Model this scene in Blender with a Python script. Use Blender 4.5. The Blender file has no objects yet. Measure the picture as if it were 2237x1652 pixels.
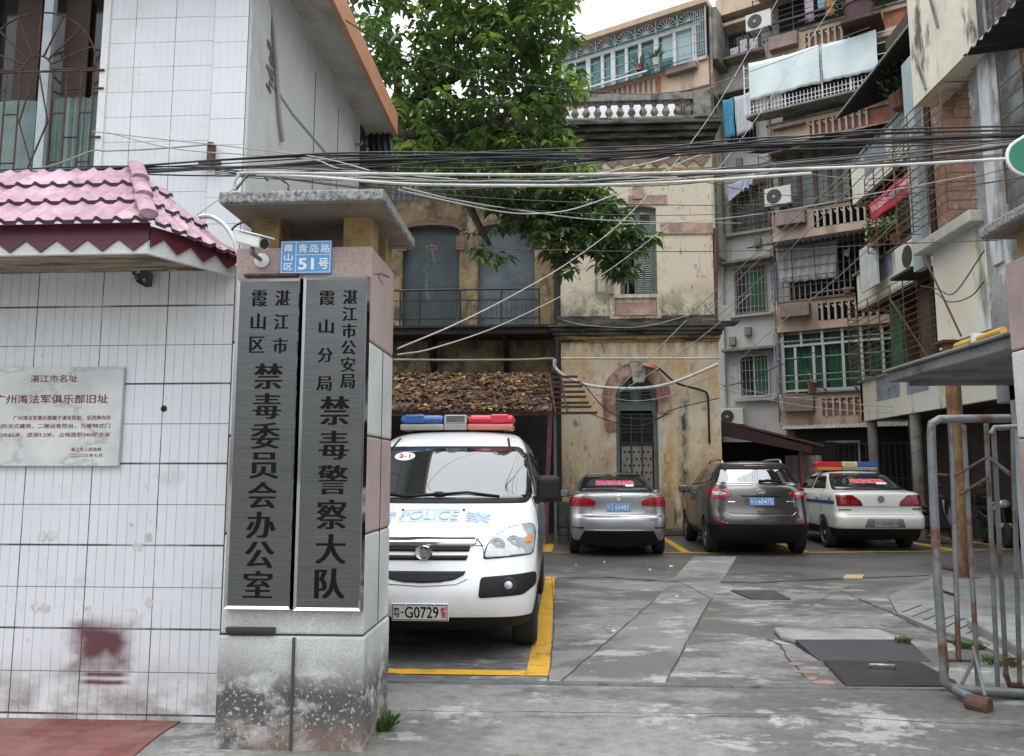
import bpy, bmesh, math, random
from mathutils import Vector, Matrix, noise
from mathutils.bvhtree import BVHTree
random.seed(7)
rnd = random.random
S = bpy.context.scene
COL = S.collection
R = math.radians
PI = math.pi

# ---------------------------------------------------------------- camera
CAM_H, PITCH, YAW, FPX = 1.5, R(6.83), R(3.3), 1735.0
cd = bpy.data.cameras.new('camera')
cd.sensor_width = 36.0
cd.lens = 36.0 * FPX / 2237.0
cd.clip_start, cd.clip_end = 0.05, 600.0
cam = bpy.data.objects.new('camera', cd)
cam.location = (0, 0, CAM_H)
cam.rotation_euler = (R(90) + PITCH, 0, YAW)
COL.objects.link(cam)
S.camera = cam

# ---------------------------------------------------------------- overcast sky + soft sun
SUN_EL, SUN_ROT = R(70), R(205)
world = bpy.data.worlds.new('World')
S.world = world
world.use_nodes = True
wn, wl = world.node_tree.nodes, world.node_tree.links
bg = wn['Background']
sky = wn.new('ShaderNodeTexSky')
sky.sky_type = 'NISHITA'
sky.sun_disc = False
sky.sun_elevation, sky.sun_rotation = SUN_EL, SUN_ROT
sky.air_density, sky.dust_density, sky.ozone_density = 1.0, 4.0, 1.0
wm = wn.new('ShaderNodeMix')
wm.data_type = 'RGBA'
wm.inputs[0].default_value = 0.9            # cloud cover: mostly even white
wl.new(sky.outputs[0], wm.inputs[6])
tcw = wn.new('ShaderNodeTexCoord'); sxw = wn.new('ShaderNodeSeparateXYZ'); wl.new(tcw.outputs['Generated'], sxw.inputs[0])
grd = wn.new('ShaderNodeMapRange'); grd.clamp = True                 # overcast dome, horizon dimmed to stand in for unseen buildings across the street
for i_, q_ in enumerate((0.0, 0.9, 0.26, 2.5)): grd.inputs[i_ + 1].default_value = q_
wl.new(sxw.outputs[2], grd.inputs[0])
ovc = wn.new('ShaderNodeVectorMath'); ovc.operation = 'SCALE'; ovc.inputs[0].default_value = (10.3, 10.75, 11.2)
wl.new(grd.outputs[0], ovc.inputs['Scale']); wl.new(ovc.outputs[0], wm.inputs[7])
wl.new(wm.outputs[2], bg.inputs[0])
bg.inputs[1].default_value = 0.10
sd = bpy.data.lights.new('sun', 'SUN')
sd.energy, sd.angle, sd.color = 0.6, R(40), (1.0, 0.97, 0.93)
so = bpy.data.objects.new('sun', sd)
so.rotation_euler = (R(20), 0, R(-25))
so.location = (0, 0, 30)
COL.objects.link(so)
vs = S.view_settings
vs.view_transform, vs.look, vs.gamma = 'Standard', 'None', 1.0
vs.use_curve_mapping = False
vs.exposure = 0.47

# ---------------------------------------------------------------- helpers
def ray(u, v):
    cx = (u - 1118.5) / FPX; cy = (826 - v) / FPX
    a = math.cos(PITCH) - cy * math.sin(PITCH); dz = math.sin(PITCH) + cy * math.cos(PITCH)
    return Vector((cx * math.cos(YAW) - a * math.sin(YAW), cx * math.sin(YAW) + a * math.cos(YAW), dz))
def P(u, v, Y=None, Z=None, X=None):
    """the point of the place that lies at a known depth (Y), height (Z) or side plane (X)"""
    d = ray(u, v)
    t = Y / d.y if Y is not None else ((Z - CAM_H) / d.z if Z is not None else X / d.x)
    return Vector((d.x * t, d.y * t, CAM_H + d.z * t))
WM = {}
def thing(name, label, cat, loc=(0, 0, 0), rotz=0.0, group=None):
    o = bpy.data.objects.new(name, None)
    o.location = loc; o.rotation_euler = (0, 0, rotz); o.empty_display_size = .1
    COL.objects.link(o)
    WM[o.name] = Matrix.Translation(Vector(loc)) @ Matrix.Rotation(rotz, 4, 'Z')
    return tag(o, label, cat, group)
def tag(o, label, cat, group=None):
    o['label'] = label; o['category'] = cat
    if group: o['group'] = group
    return o
def struct(o, kind='structure'):
    o['kind'] = kind; return o
class MB:
    def __init__(s): s.v = []; s.f = []; s.m = []
    def add(s, vs, fs, mi=0):
        n = len(s.v); s.v += [Vector(p) for p in vs]
        s.f += [tuple(i + n for i in f) for f in fs]; s.m += [mi] * len(fs); return s
    def box(s, x0, x1, y0, y1, z0, z1, mi=0, mat=None):
        vs = [Vector((x, y, z)) for z in (z0, z1) for y in (y0, y1) for x in (x0, x1)]
        if mat is not None: vs = [mat @ p for p in vs]
        return s.add(vs, [(0, 2, 3, 1), (4, 5, 7, 6), (0, 1, 5, 4), (2, 6, 7, 3), (0, 4, 6, 2), (1, 3, 7, 5)], mi)
    def beam(s, a, b, w, h, mi=0, up=(0, 0, 1)):
        a = Vector(a); b = Vector(b); d = (b - a).normalized()
        u = Vector(up)
        if abs(d.dot(u)) > .98: u = Vector((0, 1, 0))
        r = d.cross(u).normalized() * w / 2; u = r.cross(d).normalized() * h / 2
        vs = [p + i * r + j * u for p in (a, b) for i, j in ((-1, -1), (1, -1), (1, 1), (-1, 1))]
        return s.add(vs, [(0, 3, 2, 1), (4, 5, 6, 7), (0, 1, 5, 4), (1, 2, 6, 5), (2, 3, 7, 6), (3, 0, 4, 7)], mi)
    def tube(s, pts, r, n=8, mi=0, closed=False, flat=1.0):
        pts = [Vector(p) for p in pts]; N = len(pts)
        rs = r if isinstance(r, (list, tuple)) else [r] * N
        prev = None; vs = []
        for i, p in enumerate(pts):
            if closed: t = pts[(i + 1) % N] - pts[i - 1]
            else: t = pts[min(i + 1, N - 1)] - pts[max(i - 1, 0)]
            t.normalize()
            if prev is None:
                prev = Vector((0, 0, 1)) if abs(t.z) < .9 else Vector((1, 0, 0))
            a = (prev - t * prev.dot(t)).normalized(); prev = a; b = t.cross(a)
            for k in range(n):
                q = 2 * PI * k / n
                vs.append(p + rs[i] * (math.cos(q) * a * flat + math.sin(q) * b))
        fs = []
        for i in range(N if closed else N - 1):
            j = (i + 1) % N
            for k in range(n):
                l = (k + 1) % n
                fs.append((i * n + k, i * n + l, j * n + l, j * n + k))
        if not closed:
            fs.append(tuple(range(n))[::-1]); fs.append(tuple((N - 1) * n + k for k in range(n)))
        return s.add(vs, fs, mi)
    def prism(s, poly, vec, mi=0):
        n = len(poly); vec = Vector(vec); poly = [Vector(p) for p in poly]
        vs = poly + [p + vec for p in poly]
        fs = [tuple(range(n)), tuple(range(2 * n - 1, n - 1, -1))]
        fs += [(i, (i + 1) % n, n + (i + 1) % n, n + i) for i in range(n)]
        return s.add(vs, fs, mi)
    def ring(s, outer, inner, vec, mi=0, closed=True):
        """a frame: matching outer and inner outlines, extruded by vec"""
        n = len(outer); vec = Vector(vec)
        o = [Vector(p) for p in outer]; i_ = [Vector(p) for p in inner]
        vs = o + i_ + [p + vec for p in o] + [p + vec for p in i_]
        fs = []
        for k in range(n if closed else n - 1):
            l = (k + 1) % n
            fs += [(k, l, n + l, n + k), (2 * n + k, 3 * n + k, 3 * n + l, 2 * n + l), (k, 2 * n + k, 2 * n + l, l), (n + k, n + l, 3 * n + l, 3 * n + k)]
        if not closed:
            for k in (0, n - 1): fs.append((k, n + k, 3 * n + k, 2 * n + k))
        return s.add(vs, fs, mi)
    def lathe(s, prof, c=(0, 0, 0), n=16, mi=0, M=None):
        vs = []
        for r_, z in prof:
            for k in range(n):
                q = 2 * PI * k / n; vs.append(Vector((r_ * math.cos(q), r_ * math.sin(q), z)))
        M = Matrix.Translation(Vector(c)) @ (M if M is not None else Matrix())
        vs = [M @ p for p in vs]; fs = []
        for i in range(len(prof) - 1):
            for k in range(n):
                l = (k + 1) % n; fs.append((i * n + k, i * n + l, (i + 1) * n + l, (i + 1) * n + k))
        fs.append(tuple(range(n))[::-1]); fs.append(tuple((len(prof) - 1) * n + k for k in range(n)))
        return s.add(vs, fs, mi)
    def ball(s, c, r, n=12, mi=0, sc=(1, 1, 1)):
        prof = [(max(1e-4, math.sin(PI * i / n)), -math.cos(PI * i / n)) for i in range(n + 1)]
        return s.lathe(prof, c, n + 4, mi, Matrix.Diagonal((r * sc[0], r * sc[1], r * sc[2], 1)))
    def grid(s, fn, nu, nv, mi=0):
        vs = [fn(i / nu, j / nv) for j in range(nv + 1) for i in range(nu + 1)]
        fs = [(j * (nu + 1) + i, j * (nu + 1) + i + 1, (j + 1) * (nu + 1) + i + 1, (j + 1) * (nu + 1) + i) for j in range(nv) for i in range(nu)]
        return s.add(vs, fs, mi)
    def poly(s, pts, mi=0):
        return s.add(pts, [tuple(range(len(pts)))], mi)
    def build(s, name, mats, parent=None, smooth=False, bevel=0.0, seg=2, local=False, solid=0.0, recalc=True):
        mats = mats if isinstance(mats, (list, tuple)) else [mats]
        me = bpy.data.meshes.new(name); o = bpy.data.objects.new(name, me)
        loc = Vector((0, 0, 0)); vs = s.v
        if parent is not None:
            o.parent = parent; M = WM[parent.name]
            if not local: Mi = M.inverted(); vs = [Mi @ p for p in vs]
            WM[o.name] = M
        else:
            lo = [min(p[i] for p in vs) for i in range(3)]; hi = [max(p[i] for p in vs) for i in range(3)]
            loc = Vector(((lo[0] + hi[0]) / 2, (lo[1] + hi[1]) / 2, lo[2])); vs = [p - loc for p in vs]
            o.location = loc; WM[o.name] = Matrix.Translation(loc)
        me.from_pydata([tuple(p) for p in vs], [], s.f)
        for m in mats: me.materials.append(m)
        me.polygons.foreach_set('material_index', s.m)
        if recalc:
            b = bmesh.new(); b.from_mesh(me)
            bmesh.ops.recalc_face_normals(b, faces=b.faces[:]); b.to_mesh(me); b.free()
        if smooth is True: me.polygons.foreach_set('use_smooth', [True] * len(me.polygons))
        elif smooth:
            b = bmesh.new(); b.from_mesh(me)
            for e in b.edges: e.smooth = e.calc_face_angle(0.0) < smooth
            for f in b.faces: f.smooth = True
            b.to_mesh(me); b.free()
        if solid:
            q = o.modifiers.new('solid', 'SOLIDIFY'); q.thickness = solid; q.offset = -1
        if bevel:
            q = o.modifiers.new('bevel', 'BEVEL'); q.width = bevel; q.segments = seg; q.limit_method = 'ANGLE'; q.angle_limit = R(35)
        me.update(); COL.objects.link(o)
        return o
def rects(u0, v0, u1, v1, Y):
    a = P(u0, v1, Y=Y); b = P(u1, v0, Y=Y); return a.x, b.x, min(a.z, b.z), max(a.z, b.z)
def rpoly(pts, r, n=4):
    """round the corners of a 2-D outline"""
    out = []; N = len(pts)
    for i in range(N):
        p = Vector(pts[i]).to_2d(); a = Vector(pts[i - 1]).to_2d(); b = Vector(pts[(i + 1) % N]).to_2d()
        q = r[i] if isinstance(r, (list, tuple)) else r
        q = min(q, (a - p).length * .45, (b - p).length * .45)
        if q < 1e-5: out.append(p); continue
        A = p + (a - p).normalized() * q; B = p + (b - p).normalized() * q
        for k in range(n + 1):
            t = k / n; out.append((1 - t) ** 2 * A + 2 * t * (1 - t) * p + t * t * B)
    return out
def sag(a, b, drop, n=14):
    a = Vector(a); b = Vector(b)
    return [a.lerp(b, i / n) - Vector((0, 0, drop * 4 * (i / n) * (1 - i / n))) for i in range(n + 1)]
def spline(pts, n=8):
    pts = [Vector(p) for p in pts]; out = []
    q = [pts[0] * 2 - pts[1]] + pts + [pts[-1] * 2 - pts[-2]]
    for i in range(1, len(q) - 2):
        for k in range(n):
            t = k / n; a, b, c, d = q[i - 1:i + 3]
            out.append(.5 * ((2 * b) + (c - a) * t + (2 * a - 5 * b + 4 * c - d) * t * t + (3 * b - a - 3 * c + d) * t ** 3))
    return out + [pts[-1]]
_tc = {}
def glyphs(txt, bold=0.0):
    """outline of a word as flat (x, y) verts and faces, scaled to a unit box centred on 0"""
    k = (txt, bold)
    if k in _tc: return _tc[k]
    cu = bpy.data.curves.new('t', 'FONT'); cu.body = txt; cu.size = 1; cu.offset = bold; cu.resolution_u = 3
    o = bpy.data.objects.new('t', cu); COL.objects.link(o)
    dg = bpy.context.evaluated_depsgraph_get(); me = bpy.data.meshes.new_from_object(o.evaluated_get(dg))
    vs = [Vector((p.co.x, p.co.y)) for p in me.vertices]; fs = [tuple(p.vertices) for p in me.polygons]
    bpy.data.objects.remove(o); bpy.data.curves.remove(cu); bpy.data.meshes.remove(me)
    if not vs: _tc[k] = ([], []); return _tc[k]
    x0 = min(p.x for p in vs); x1 = max(p.x for p in vs); y0 = min(p.y for p in vs); y1 = max(p.y for p in vs)
    w = max(x1 - x0, 1e-3); h = max(y1 - y0, 1e-3)
    _tc[k] = ([Vector(((p.x - x0) / w - .5, (p.y - y0) / h - .5)) for p in vs], fs)
    return _tc[k]
def letters(mb, txt, c, w, h, A=(1, 0, 0), B=(0, 0, 1), bold=0.0, xs=(0,), out=(0, -1, 0), mi=0):
    """write txt in a w x h box centred at c on the plane spanned by A and B; xs: sideways copies that fatten upright strokes"""
    vs, fs = glyphs(txt, bold); A = Vector(A); B = Vector(B); c = Vector(c); out = Vector(out)
    for i, dx in enumerate(xs):
        mb.add([c + A * (p.x * w + dx) + B * p.y * h + out * (.0004 * i) for p in vs], fs, mi)

# ---------------------------------------------------------------- materials
class NT:
    def __init__(s, name):
        s.mat = bpy.data.materials.new(name); s.mat.use_nodes = True
        s.n = s.mat.node_tree.nodes; s.l = s.mat.node_tree.links; s.b = s.n['Principled BSDF']
        s.pos = s.n.new('ShaderNodeNewGeometry').outputs['Position']; s._xyz = None
    def new(s, t, **kw):
        n = s.n.new(t)
        for k, v in kw.items(): setattr(n, k, v)
        return n
    def put(s, sock, v):
        if hasattr(v, 'is_output'): s.l.new(v, sock)
        else: sock.default_value = v
    def math(s, op, a, b=None, clamp=False):
        n = s.new('ShaderNodeMath', operation=op, use_clamp=clamp); s.put(n.inputs[0], a)
        if b is not None: s.put(n.inputs[1], b)
        return n.outputs[0]
    def xyz(s, i):
        if s._xyz is None: n = s.new('ShaderNodeSeparateXYZ'); s.l.new(s.pos, n.inputs[0]); s._xyz = n
        return s._xyz.outputs[i]
    def vec(s, x, y, z):
        n = s.new('ShaderNodeCombineXYZ')
        for i, q in enumerate((x, y, z)): s.put(n.inputs[i], q)
        return n.outputs[0]
    def noise(s, scale, stretch=(1, 1, 1), detail=5, rough=.6, seed=0, vec=None):
        m = s.new('ShaderNodeMapping'); s.l.new(vec or s.pos, m.inputs[0])
        m.inputs[1].default_value = (seed * 3.7, seed * 1.3, seed * 7.1); m.inputs[3].default_value = stretch
        n = s.new('ShaderNodeTexNoise'); s.l.new(m.outputs[0], n.inputs[0])
        n.inputs['Scale'].default_value = scale; n.inputs['Detail'].default_value = detail; n.inputs['Roughness'].default_value = rough
        return n.outputs[0]
    def rng(s, x, a, b, c=0.0, d=1.0, smooth=False):
        n = s.new('ShaderNodeMapRange'); n.clamp = True
        if smooth: n.interpolation_type = 'SMOOTHSTEP'
        for i, q in enumerate((x, a, b, c, d)): s.put(n.inputs[i], q)
        return n.outputs[0]
    def mix(s, f, a, b, mode='MIX'):
        n = s.new('ShaderNodeMix', data_type='RGBA', blend_type=mode); s.put(n.inputs[0], f)
        for i, q in ((6, a), (7, b)): s.put(n.inputs[i], q if hasattr(q, 'is_output') else (*q, 1) if len(q) == 3 else q)
        return n.outputs[2]
    def line(s, x, period, off, width):
        q = s.math('FRACT', s.math('DIVIDE', s.math('ADD', x, off), period))
        return s.math('LESS_THAN', q, width / period)
    def cell(s, x, period, off): return s.math('FLOOR', s.math('DIVIDE', s.math('ADD', x, off), period))
    def bump(s, h, strength, dist=.01):
        n = s.new('ShaderNodeBump'); s.put(n.inputs['Height'], h); n.inputs['Strength'].default_value = strength; n.inputs['Distance'].default_value = dist
        s.l.new(n.outputs[0], s.b.inputs['Normal'])
    def layer(s, col, d):
        f = s.noise(d.get('s', 2), d.get('st', (1, 1, 1)), d.get('det', 6), d.get('ro', .65), d.get('seed', 1))
        f = s.rng(f, d.get('lo', .5), d.get('hi', .6), 0, d.get('amt', 1))
        if 'z' in d: f = s.math('MULTIPLY', f, s.rng(s.xyz(2), d['z'][0], d['z'][1], 1, 0))
        if 'x' in d: f = s.math('MULTIPLY', f, s.rng(s.xyz(0), d['x'][0], d['x'][1], 1, 0))
        return s.mix(f, col, d['c']), f
def pm(name, col, rough=.7, metal=0.0, var=.15, vs=3.0, fine=.08, fs=70.0, bump=0.0, bs=60.0, layers=(), coat=0.0, st=(1, 1, 1), trans=0.0, alpha=1.0, spec=.5, sub=0.0):
    t = NT(name)
    c = t.mix(t.rng(t.noise(vs, st, 5, .6, 2), .3, .7), [x * (1 - var) for x in col], [min(1, x * (1 + var)) for x in col])
    if fine: c = t.mix(t.rng(t.noise(fs, (1, 1, 1), 3, .6, 5), .3, .7, 0, 1), c, t.mix(1.0, c, (1 - fine * 2.5,) * 3, 'MULTIPLY'))
    r = rough
    for d in layers:
        c, f = t.layer(c, d)
        if 'r' in d:
            n = t.new('ShaderNodeMix', data_type='FLOAT'); t.put(n.inputs[0], f); t.put(n.inputs[2], r); t.put(n.inputs[3], d['r']); r = n.outputs[0]
    t.put(t.b.inputs['Base Color'], c); t.put(t.b.inputs['Roughness'], r)
    t.b.inputs['Metallic'].default_value = metal
    t.b.inputs['Specular IOR Level'].default_value = spec
    if coat: t.b.inputs['Coat Weight'].default_value = coat; t.b.inputs['Coat Roughness'].default_value = .05
    if trans: t.b.inputs['Transmission Weight'].default_value = trans
    if alpha < 1: t.b.inputs['Alpha'].default_value = alpha
    if bump: t.bump(t.noise(bs, (1, 1, 1), 4, .7, 9), bump)
    return t.mat
RUST = dict(c=(.13, .05, .025), s=9, lo=.5, hi=.62)
M = {}
M['black'] = pm('black_rubber', (.012, .012, .013), .55, var=.1, fine=0)
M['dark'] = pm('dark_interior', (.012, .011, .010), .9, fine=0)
M['dkmetal'] = pm('dark_metal', (.03, .03, .032), .5, var=.2, layers=[dict(c=(.09, .04, .02), s=12, lo=.55, hi=.7, amt=.6)])
M['rust'] = pm('rusty_iron', (.10, .045, .028), .8, var=.35, vs=8, bump=.2, layers=[dict(c=(.03, .02, .018), s=20, lo=.5, hi=.65)])
M['rustpipe'] = pm('rusty_painted_pipe', (.27, .15, .06), .6, var=.3, vs=6, layers=[dict(c=(.10, .04, .02), s=5, st=(1, 1, .4), lo=.45, hi=.62), dict(c=(.4, .27, .13), s=11, lo=.58, hi=.66, amt=.6)])
M['galv'] = pm('galvanised_pipe', (.17, .185, .19), .45, metal=.2, var=.25, vs=7, layers=[dict(c=(.13, .055, .035), s=4, lo=.52, hi=.62), dict(c=(.10, .10, .11), s=9, lo=.55, hi=.7, amt=.5)])
M['pvc'] = pm('white_conduit', (.56, .55, .51), .5, var=.15, layers=[dict(c=(.22, .20, .17), s=4, lo=.5, hi=.7, amt=.7)])
M['cable'] = pm('black_cable', (.014, .015, .018), .45, var=.1, fine=0)
M['cablegrey'] = pm('grey_cable', (.30, .29, .27), .6, var=.15, fine=0)
M['cablewhite'] = pm('pale_cable', (.36, .35, .32), .55, var=.15, fine=0)
M['white'] = pm('white_paint', (.72, .72, .71), .45, var=.06, layers=[dict(c=(.4, .38, .35), s=6, lo=.58, hi=.8, amt=.35)])
# ================================================================ GROUND
def ground_mat():
    t = NT('wet_concrete_ground')
    y = t.xyz(1); x = t.xyz(0)
    big = t.noise(.75, (.8, 1.15, 1), 9, .66, 3)
    patch = t.rng(big, .47, .56, 0, 1, True)
    fine = t.noise(13, (1, 1.1, 1), 8, .75, 4)
    dry = t.mix(t.rng(fine, .25, .75), (.115, .114, .106), (.29, .287, .272))
    wet = t.mix(t.rng(fine, .25, .75), (.05, .05, .047), (.115, .114, .108))
    wob = t.math('MULTIPLY', t.math('SUBTRACT', t.noise(.8, (1, 1, 1), 5, .6, 8), .5), 2.2)
    yy = t.math('ADD', y, wob)
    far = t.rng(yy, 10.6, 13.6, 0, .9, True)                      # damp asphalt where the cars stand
    frnt = t.rng(yy, 4.1, 5.6, 1, 0, True)
    f = t.math('MULTIPLY', patch, .75)
    f = t.math('ADD', f, t.math('MULTIPLY', frnt, .10), clamp=True)
    c = t.mix(f, t.mix(.30, wet, dry), dry)
    c = t.mix(frnt, c, t.mix(1.0, c, (1.12, 1.12, 1.08), 'MULTIPLY'))
    blot = t.rng(t.noise(1.9, (.75, 1.2, 1), 9, .74, 15), .55, .59, 0, .85)
    c = t.mix(blot, c, t.mix(t.rng(fine, .3, .7), (.24, .24, .228), (.39, .39, .375)))
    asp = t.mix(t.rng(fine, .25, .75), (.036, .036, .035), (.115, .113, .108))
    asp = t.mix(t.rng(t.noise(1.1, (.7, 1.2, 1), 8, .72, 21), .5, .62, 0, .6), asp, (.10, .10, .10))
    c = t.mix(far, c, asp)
    stain = t.rng(t.noise(3.2, (1, 2.2, 1), 5, .7, 12), .63, .74, 0, .6)
    c = t.mix(stain, c, (.09, .066, .045))
    spk = t.rng(t.noise(70, (1, 1, 1), 3, .6, 6), .60, .68, 0, .6)
    c = t.mix(spk, c, (.06, .06, .058))
    t.put(t.b.inputs['Base Color'], c)
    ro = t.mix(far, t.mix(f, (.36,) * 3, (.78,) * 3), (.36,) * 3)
    ro = t.mix(t.rng(big, .3, .5, 0, 1), t.mix(.5, ro, (.1,) * 3), ro)
    t.put(t.b.inputs['Roughness'], ro)
    t.bump(t.math('ADD', fine, t.math('MULTIPLY', t.noise(60, (1, 1, 1), 3, .6, 2), .4)), .35, .012)
    return t.mat
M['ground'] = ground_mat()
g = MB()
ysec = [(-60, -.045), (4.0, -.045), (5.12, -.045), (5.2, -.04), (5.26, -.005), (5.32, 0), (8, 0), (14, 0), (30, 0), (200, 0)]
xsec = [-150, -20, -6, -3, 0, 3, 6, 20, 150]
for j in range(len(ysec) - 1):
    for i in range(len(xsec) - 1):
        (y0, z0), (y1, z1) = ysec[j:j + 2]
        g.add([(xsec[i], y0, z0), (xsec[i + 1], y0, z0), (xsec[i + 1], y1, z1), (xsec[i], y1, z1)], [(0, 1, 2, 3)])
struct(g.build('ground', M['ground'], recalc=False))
def sheet(name, pts, mat, z=.004, kind='structure'):
    mb = MB(); mb.poly([(p[0], p[1], z) for p in pts]); o = mb.build(name, mat)
    return struct(o, kind)
def G(u, v, z=0.0): return P(u, v, Z=z)
# pale strip of newer concrete running back under the parked cars
M['strip'] = pm('pale_concrete', (.205, .203, .195), .6, var=.22, vs=1.5, bump=.15, layers=[dict(c=(.09, .09, .086), s=1.1, st=(.9, 1.1, 1), det=9, lo=.5, hi=.58, amt=.8), dict(c=(.33, .33, .315), s=1.9, st=(.8, 1.2, 1), det=9, ro=.74, lo=.54, hi=.58, amt=.85)])
sheet('path', [G(*p) for p in ((1226, 1489), (1455, 1493), (1552, 1312), (1610, 1216), (1515, 1216), (1432, 1310))], M['strip'])
M['crack'] = pm('joint_dirt', (.05, .05, .047), .9, fine=0)
def crack(pts, w=.02, jit=.012, name='pavement_joint'):
    pts = [Vector(p) for p in pts]; L = []
    for a, b in zip(pts, pts[1:]):
        n = max(2, int((b - a).length / .12))
        L += [a.lerp(b, i / n) for i in range(n)]
    L.append(pts[-1]); mb = MB(); vs = []
    for i, p in enumerate(L):
        d = (L[min(i + 1, len(L) - 1)] - L[max(i - 1, 0)]); d.z = 0; d.normalize(); nrm = Vector((-d.y, d.x, 0))
        p = p + nrm * (rnd() - .5) * jit; ww = w * .55 * (.5 + rnd())
        vs += [p - nrm * ww / 2, p + nrm * ww / 2]
    for q in vs: q.z = .0085
    mb.add(vs, [(2 * i, 2 * i + 1, 2 * i + 3, 2 * i + 2) for i in range(len(L) - 1)])
    return struct(mb.build(name, M['crack']))
crack([G(1432, 1310), G(1330, 1400), G(1226, 1489)], .022)
crack([G(1552, 1312), G(1500, 1405), G(1455, 1492)], .02)
crack([G(1215, 1263), G(1330, 1262), G(1480, 1272)], .10, .05)
crack([G(1215, 1276), G(1480, 1270), G(1560, 1312)], .018, .02)
crack([G(1570, 1271), G(1640, 1274), G(1800, 1266), G(2030, 1258)], .09, .05)
crack([G(1640, 1330), G(1700, 1322), G(1762, 1330), G(1830, 1290)], .012)
crack([G(1835, 1289), G(1860, 1302), G(1945, 1338), G(2010, 1372)], .03, .03)
crack([G(1680, 1398), G(1705, 1410), G(1735, 1455), G(1760, 1480)], .03, .04)
crack([G(1205, 1262), G(1212, 1350), G(1204, 1440), G(1198, 1492)], .015)
crack([G(840, 1556), G(1300, 1560), G(1700, 1563), G(2237, 1590)], .025, .03)
# dark joints drawn fan-wise on the raised ramp to the right
M['kerb'] = pm('weathered_kerb_concrete', (.25, .25, .24), .75, var=.25, vs=2, bump=.2, layers=[dict(c=(.12, .12, .11), s=3, lo=.5, hi=.64, amt=.75)])
k = MB()
kp = [G(1960, 1338, .035), G(2035, 1372, .035), G(2120, 1396, .035), G(2290, 1478, .035), G(2420, 1440, .035), G(2420, 1270, .035), G(2040, 1262, .035), G(1940, 1300, .035)]
k.prism([Vector((p.x, p.y, -.02)) for p in kp], (0, 0, .055))
for i in range(9):
    a = G(1975 + i * 24, 1340 + i * 9 - i * i * .2, .035); b = a + Vector((.42, .55, 0))
    k.beam(a + Vector((0, .05, .001)), b + Vector((0, 0, .001)), .02, .006, 1)
struct(k.build('kerb', [M['kerb'], M['crack']], bevel=.02))
kk = MB(); kk.prism([Vector((p_.x, p_.y, -.02)) for p_ in (G(2112, 1350, .13), G(2270, 1436, .13), G(2480, 1420, .13), G(2330, 1318, .13), G(2180, 1318, .13))], (0, 0, .15)); struct(kk.build('kerb', M['kerb'], bevel=.025))
# yellow parking bay lines
M['yellow'] = pm('yellow_road_paint', (.62, .33, .02), .6, var=.12, vs=4, layers=[dict(c=(.18, .13, .06), s=7, lo=.58, hi=.68, amt=.7), dict(c=(.14, .12, .09), s=5, det=9, ro=.75, lo=.57, hi=.61, amt=.8)])
def bay(pts): sheet('parking_line', pts, M['yellow'], .007)
bay([(-3.2, 6.12), (-.255, 6.12), (-.255, 6.27), (-3.2, 6.27)])
bay([(-.25, 6.12), (-.075, 6.12), (-.06, 11.8), (-.19, 11.8)])
bay([(-.1, 15.36), (2.42, 15.42), (5.0, 15.62), (5.0, 15.74), (2.42, 15.54), (-.1, 15.48)])
bay([(2.34, 15.55), (2.50, 15.55), (2.50, 19.2), (2.34, 19.2)])
bay([(4.62, 15.75), (4.80, 15.76), (4.80, 19.2), (4.64, 19.2)])
bay([(5.01, 15.62), (7.2, 16.0), (9.3, 16.6), (9.3, 16.74), (7.2, 16.12), (5.01, 15.74)])
bay([(7.62, 16.2), (7.82, 16.22), (7.6, 20.6), (7.42, 20.6)])
bay([(9.0, 16.9), (9.15, 16.9), (9.0, 21), (8.85, 21)])
bay([(-.30, 15.5), (-.13, 15.5), (-.10, 17.3), (-.27, 17.3)])
# sliding-gate rail and the shallow second groove
M['steel'] = pm('worn_rail_steel', (.30, .31, .34), .35, metal=.6, var=.2, layers=[dict(c=(.12, .07, .05), s=6, lo=.55, hi=.68, amt=.8)])
r_ = MB(); r_.box(-1.25, 4.2, 5.88, 5.915, .0, .016); r_.box(-1.25, 4.2, 5.945, 5.96, 0, .010)
tag(r_.build('gate_rail', M['steel']), 'worn steel sliding-gate track set across the concrete entrance', 'rail')
# brick pavement at far left
def pav_mat():
    t = NT('red_paving_bricks')
    b = t.new('ShaderNodeTexBrick'); t.l.new(t.vec(t.xyz(0), t.xyz(1), 0), b.inputs[0])
    b.inputs['Scale'].default_value = 1; b.inputs['Brick Width'].default_value = .22; b.inputs['Row Height'].default_value = .105
    b.inputs['Mortar Size'].default_value = .005; b.inputs['Color1'].default_value = (.145, .042, .036, 1); b.inputs['Color2'].default_value = (.19, .06, .05, 1); b.inputs['Mortar'].default_value = (.07, .04, .035, 1)
    c = t.mix(t.rng(t.noise(2.2, (1, 1, 1), 4, .6, 3), .42, .62), b.outputs[0], t.mix(.6, b.outputs[0], (.27, .145, .14)))
    c = t.mix(t.rng(t.noise(14, (1, 1, 1), 4, .7, 5), .6, .75, 0, .5), c, (.30, .26, .23))
    t.put(t.b.inputs['Base Color'], c); t.b.inputs['Roughness'].default_value = .7
    t.bump(b.outputs['Fac'], -.4, .01); return t.mat
pv = MB(); pp = [G(*p_, -.036) for p_ in ((-300, 1562), (398, 1572), (345, 1606), (280, 1660), (200, 1720), (-300, 1800))]
pv.prism([Vector((p.x, p.y, -.10)) for p in pp], (0, 0, .064))
struct(pv.build('pavement', pav_mat()))
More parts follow.
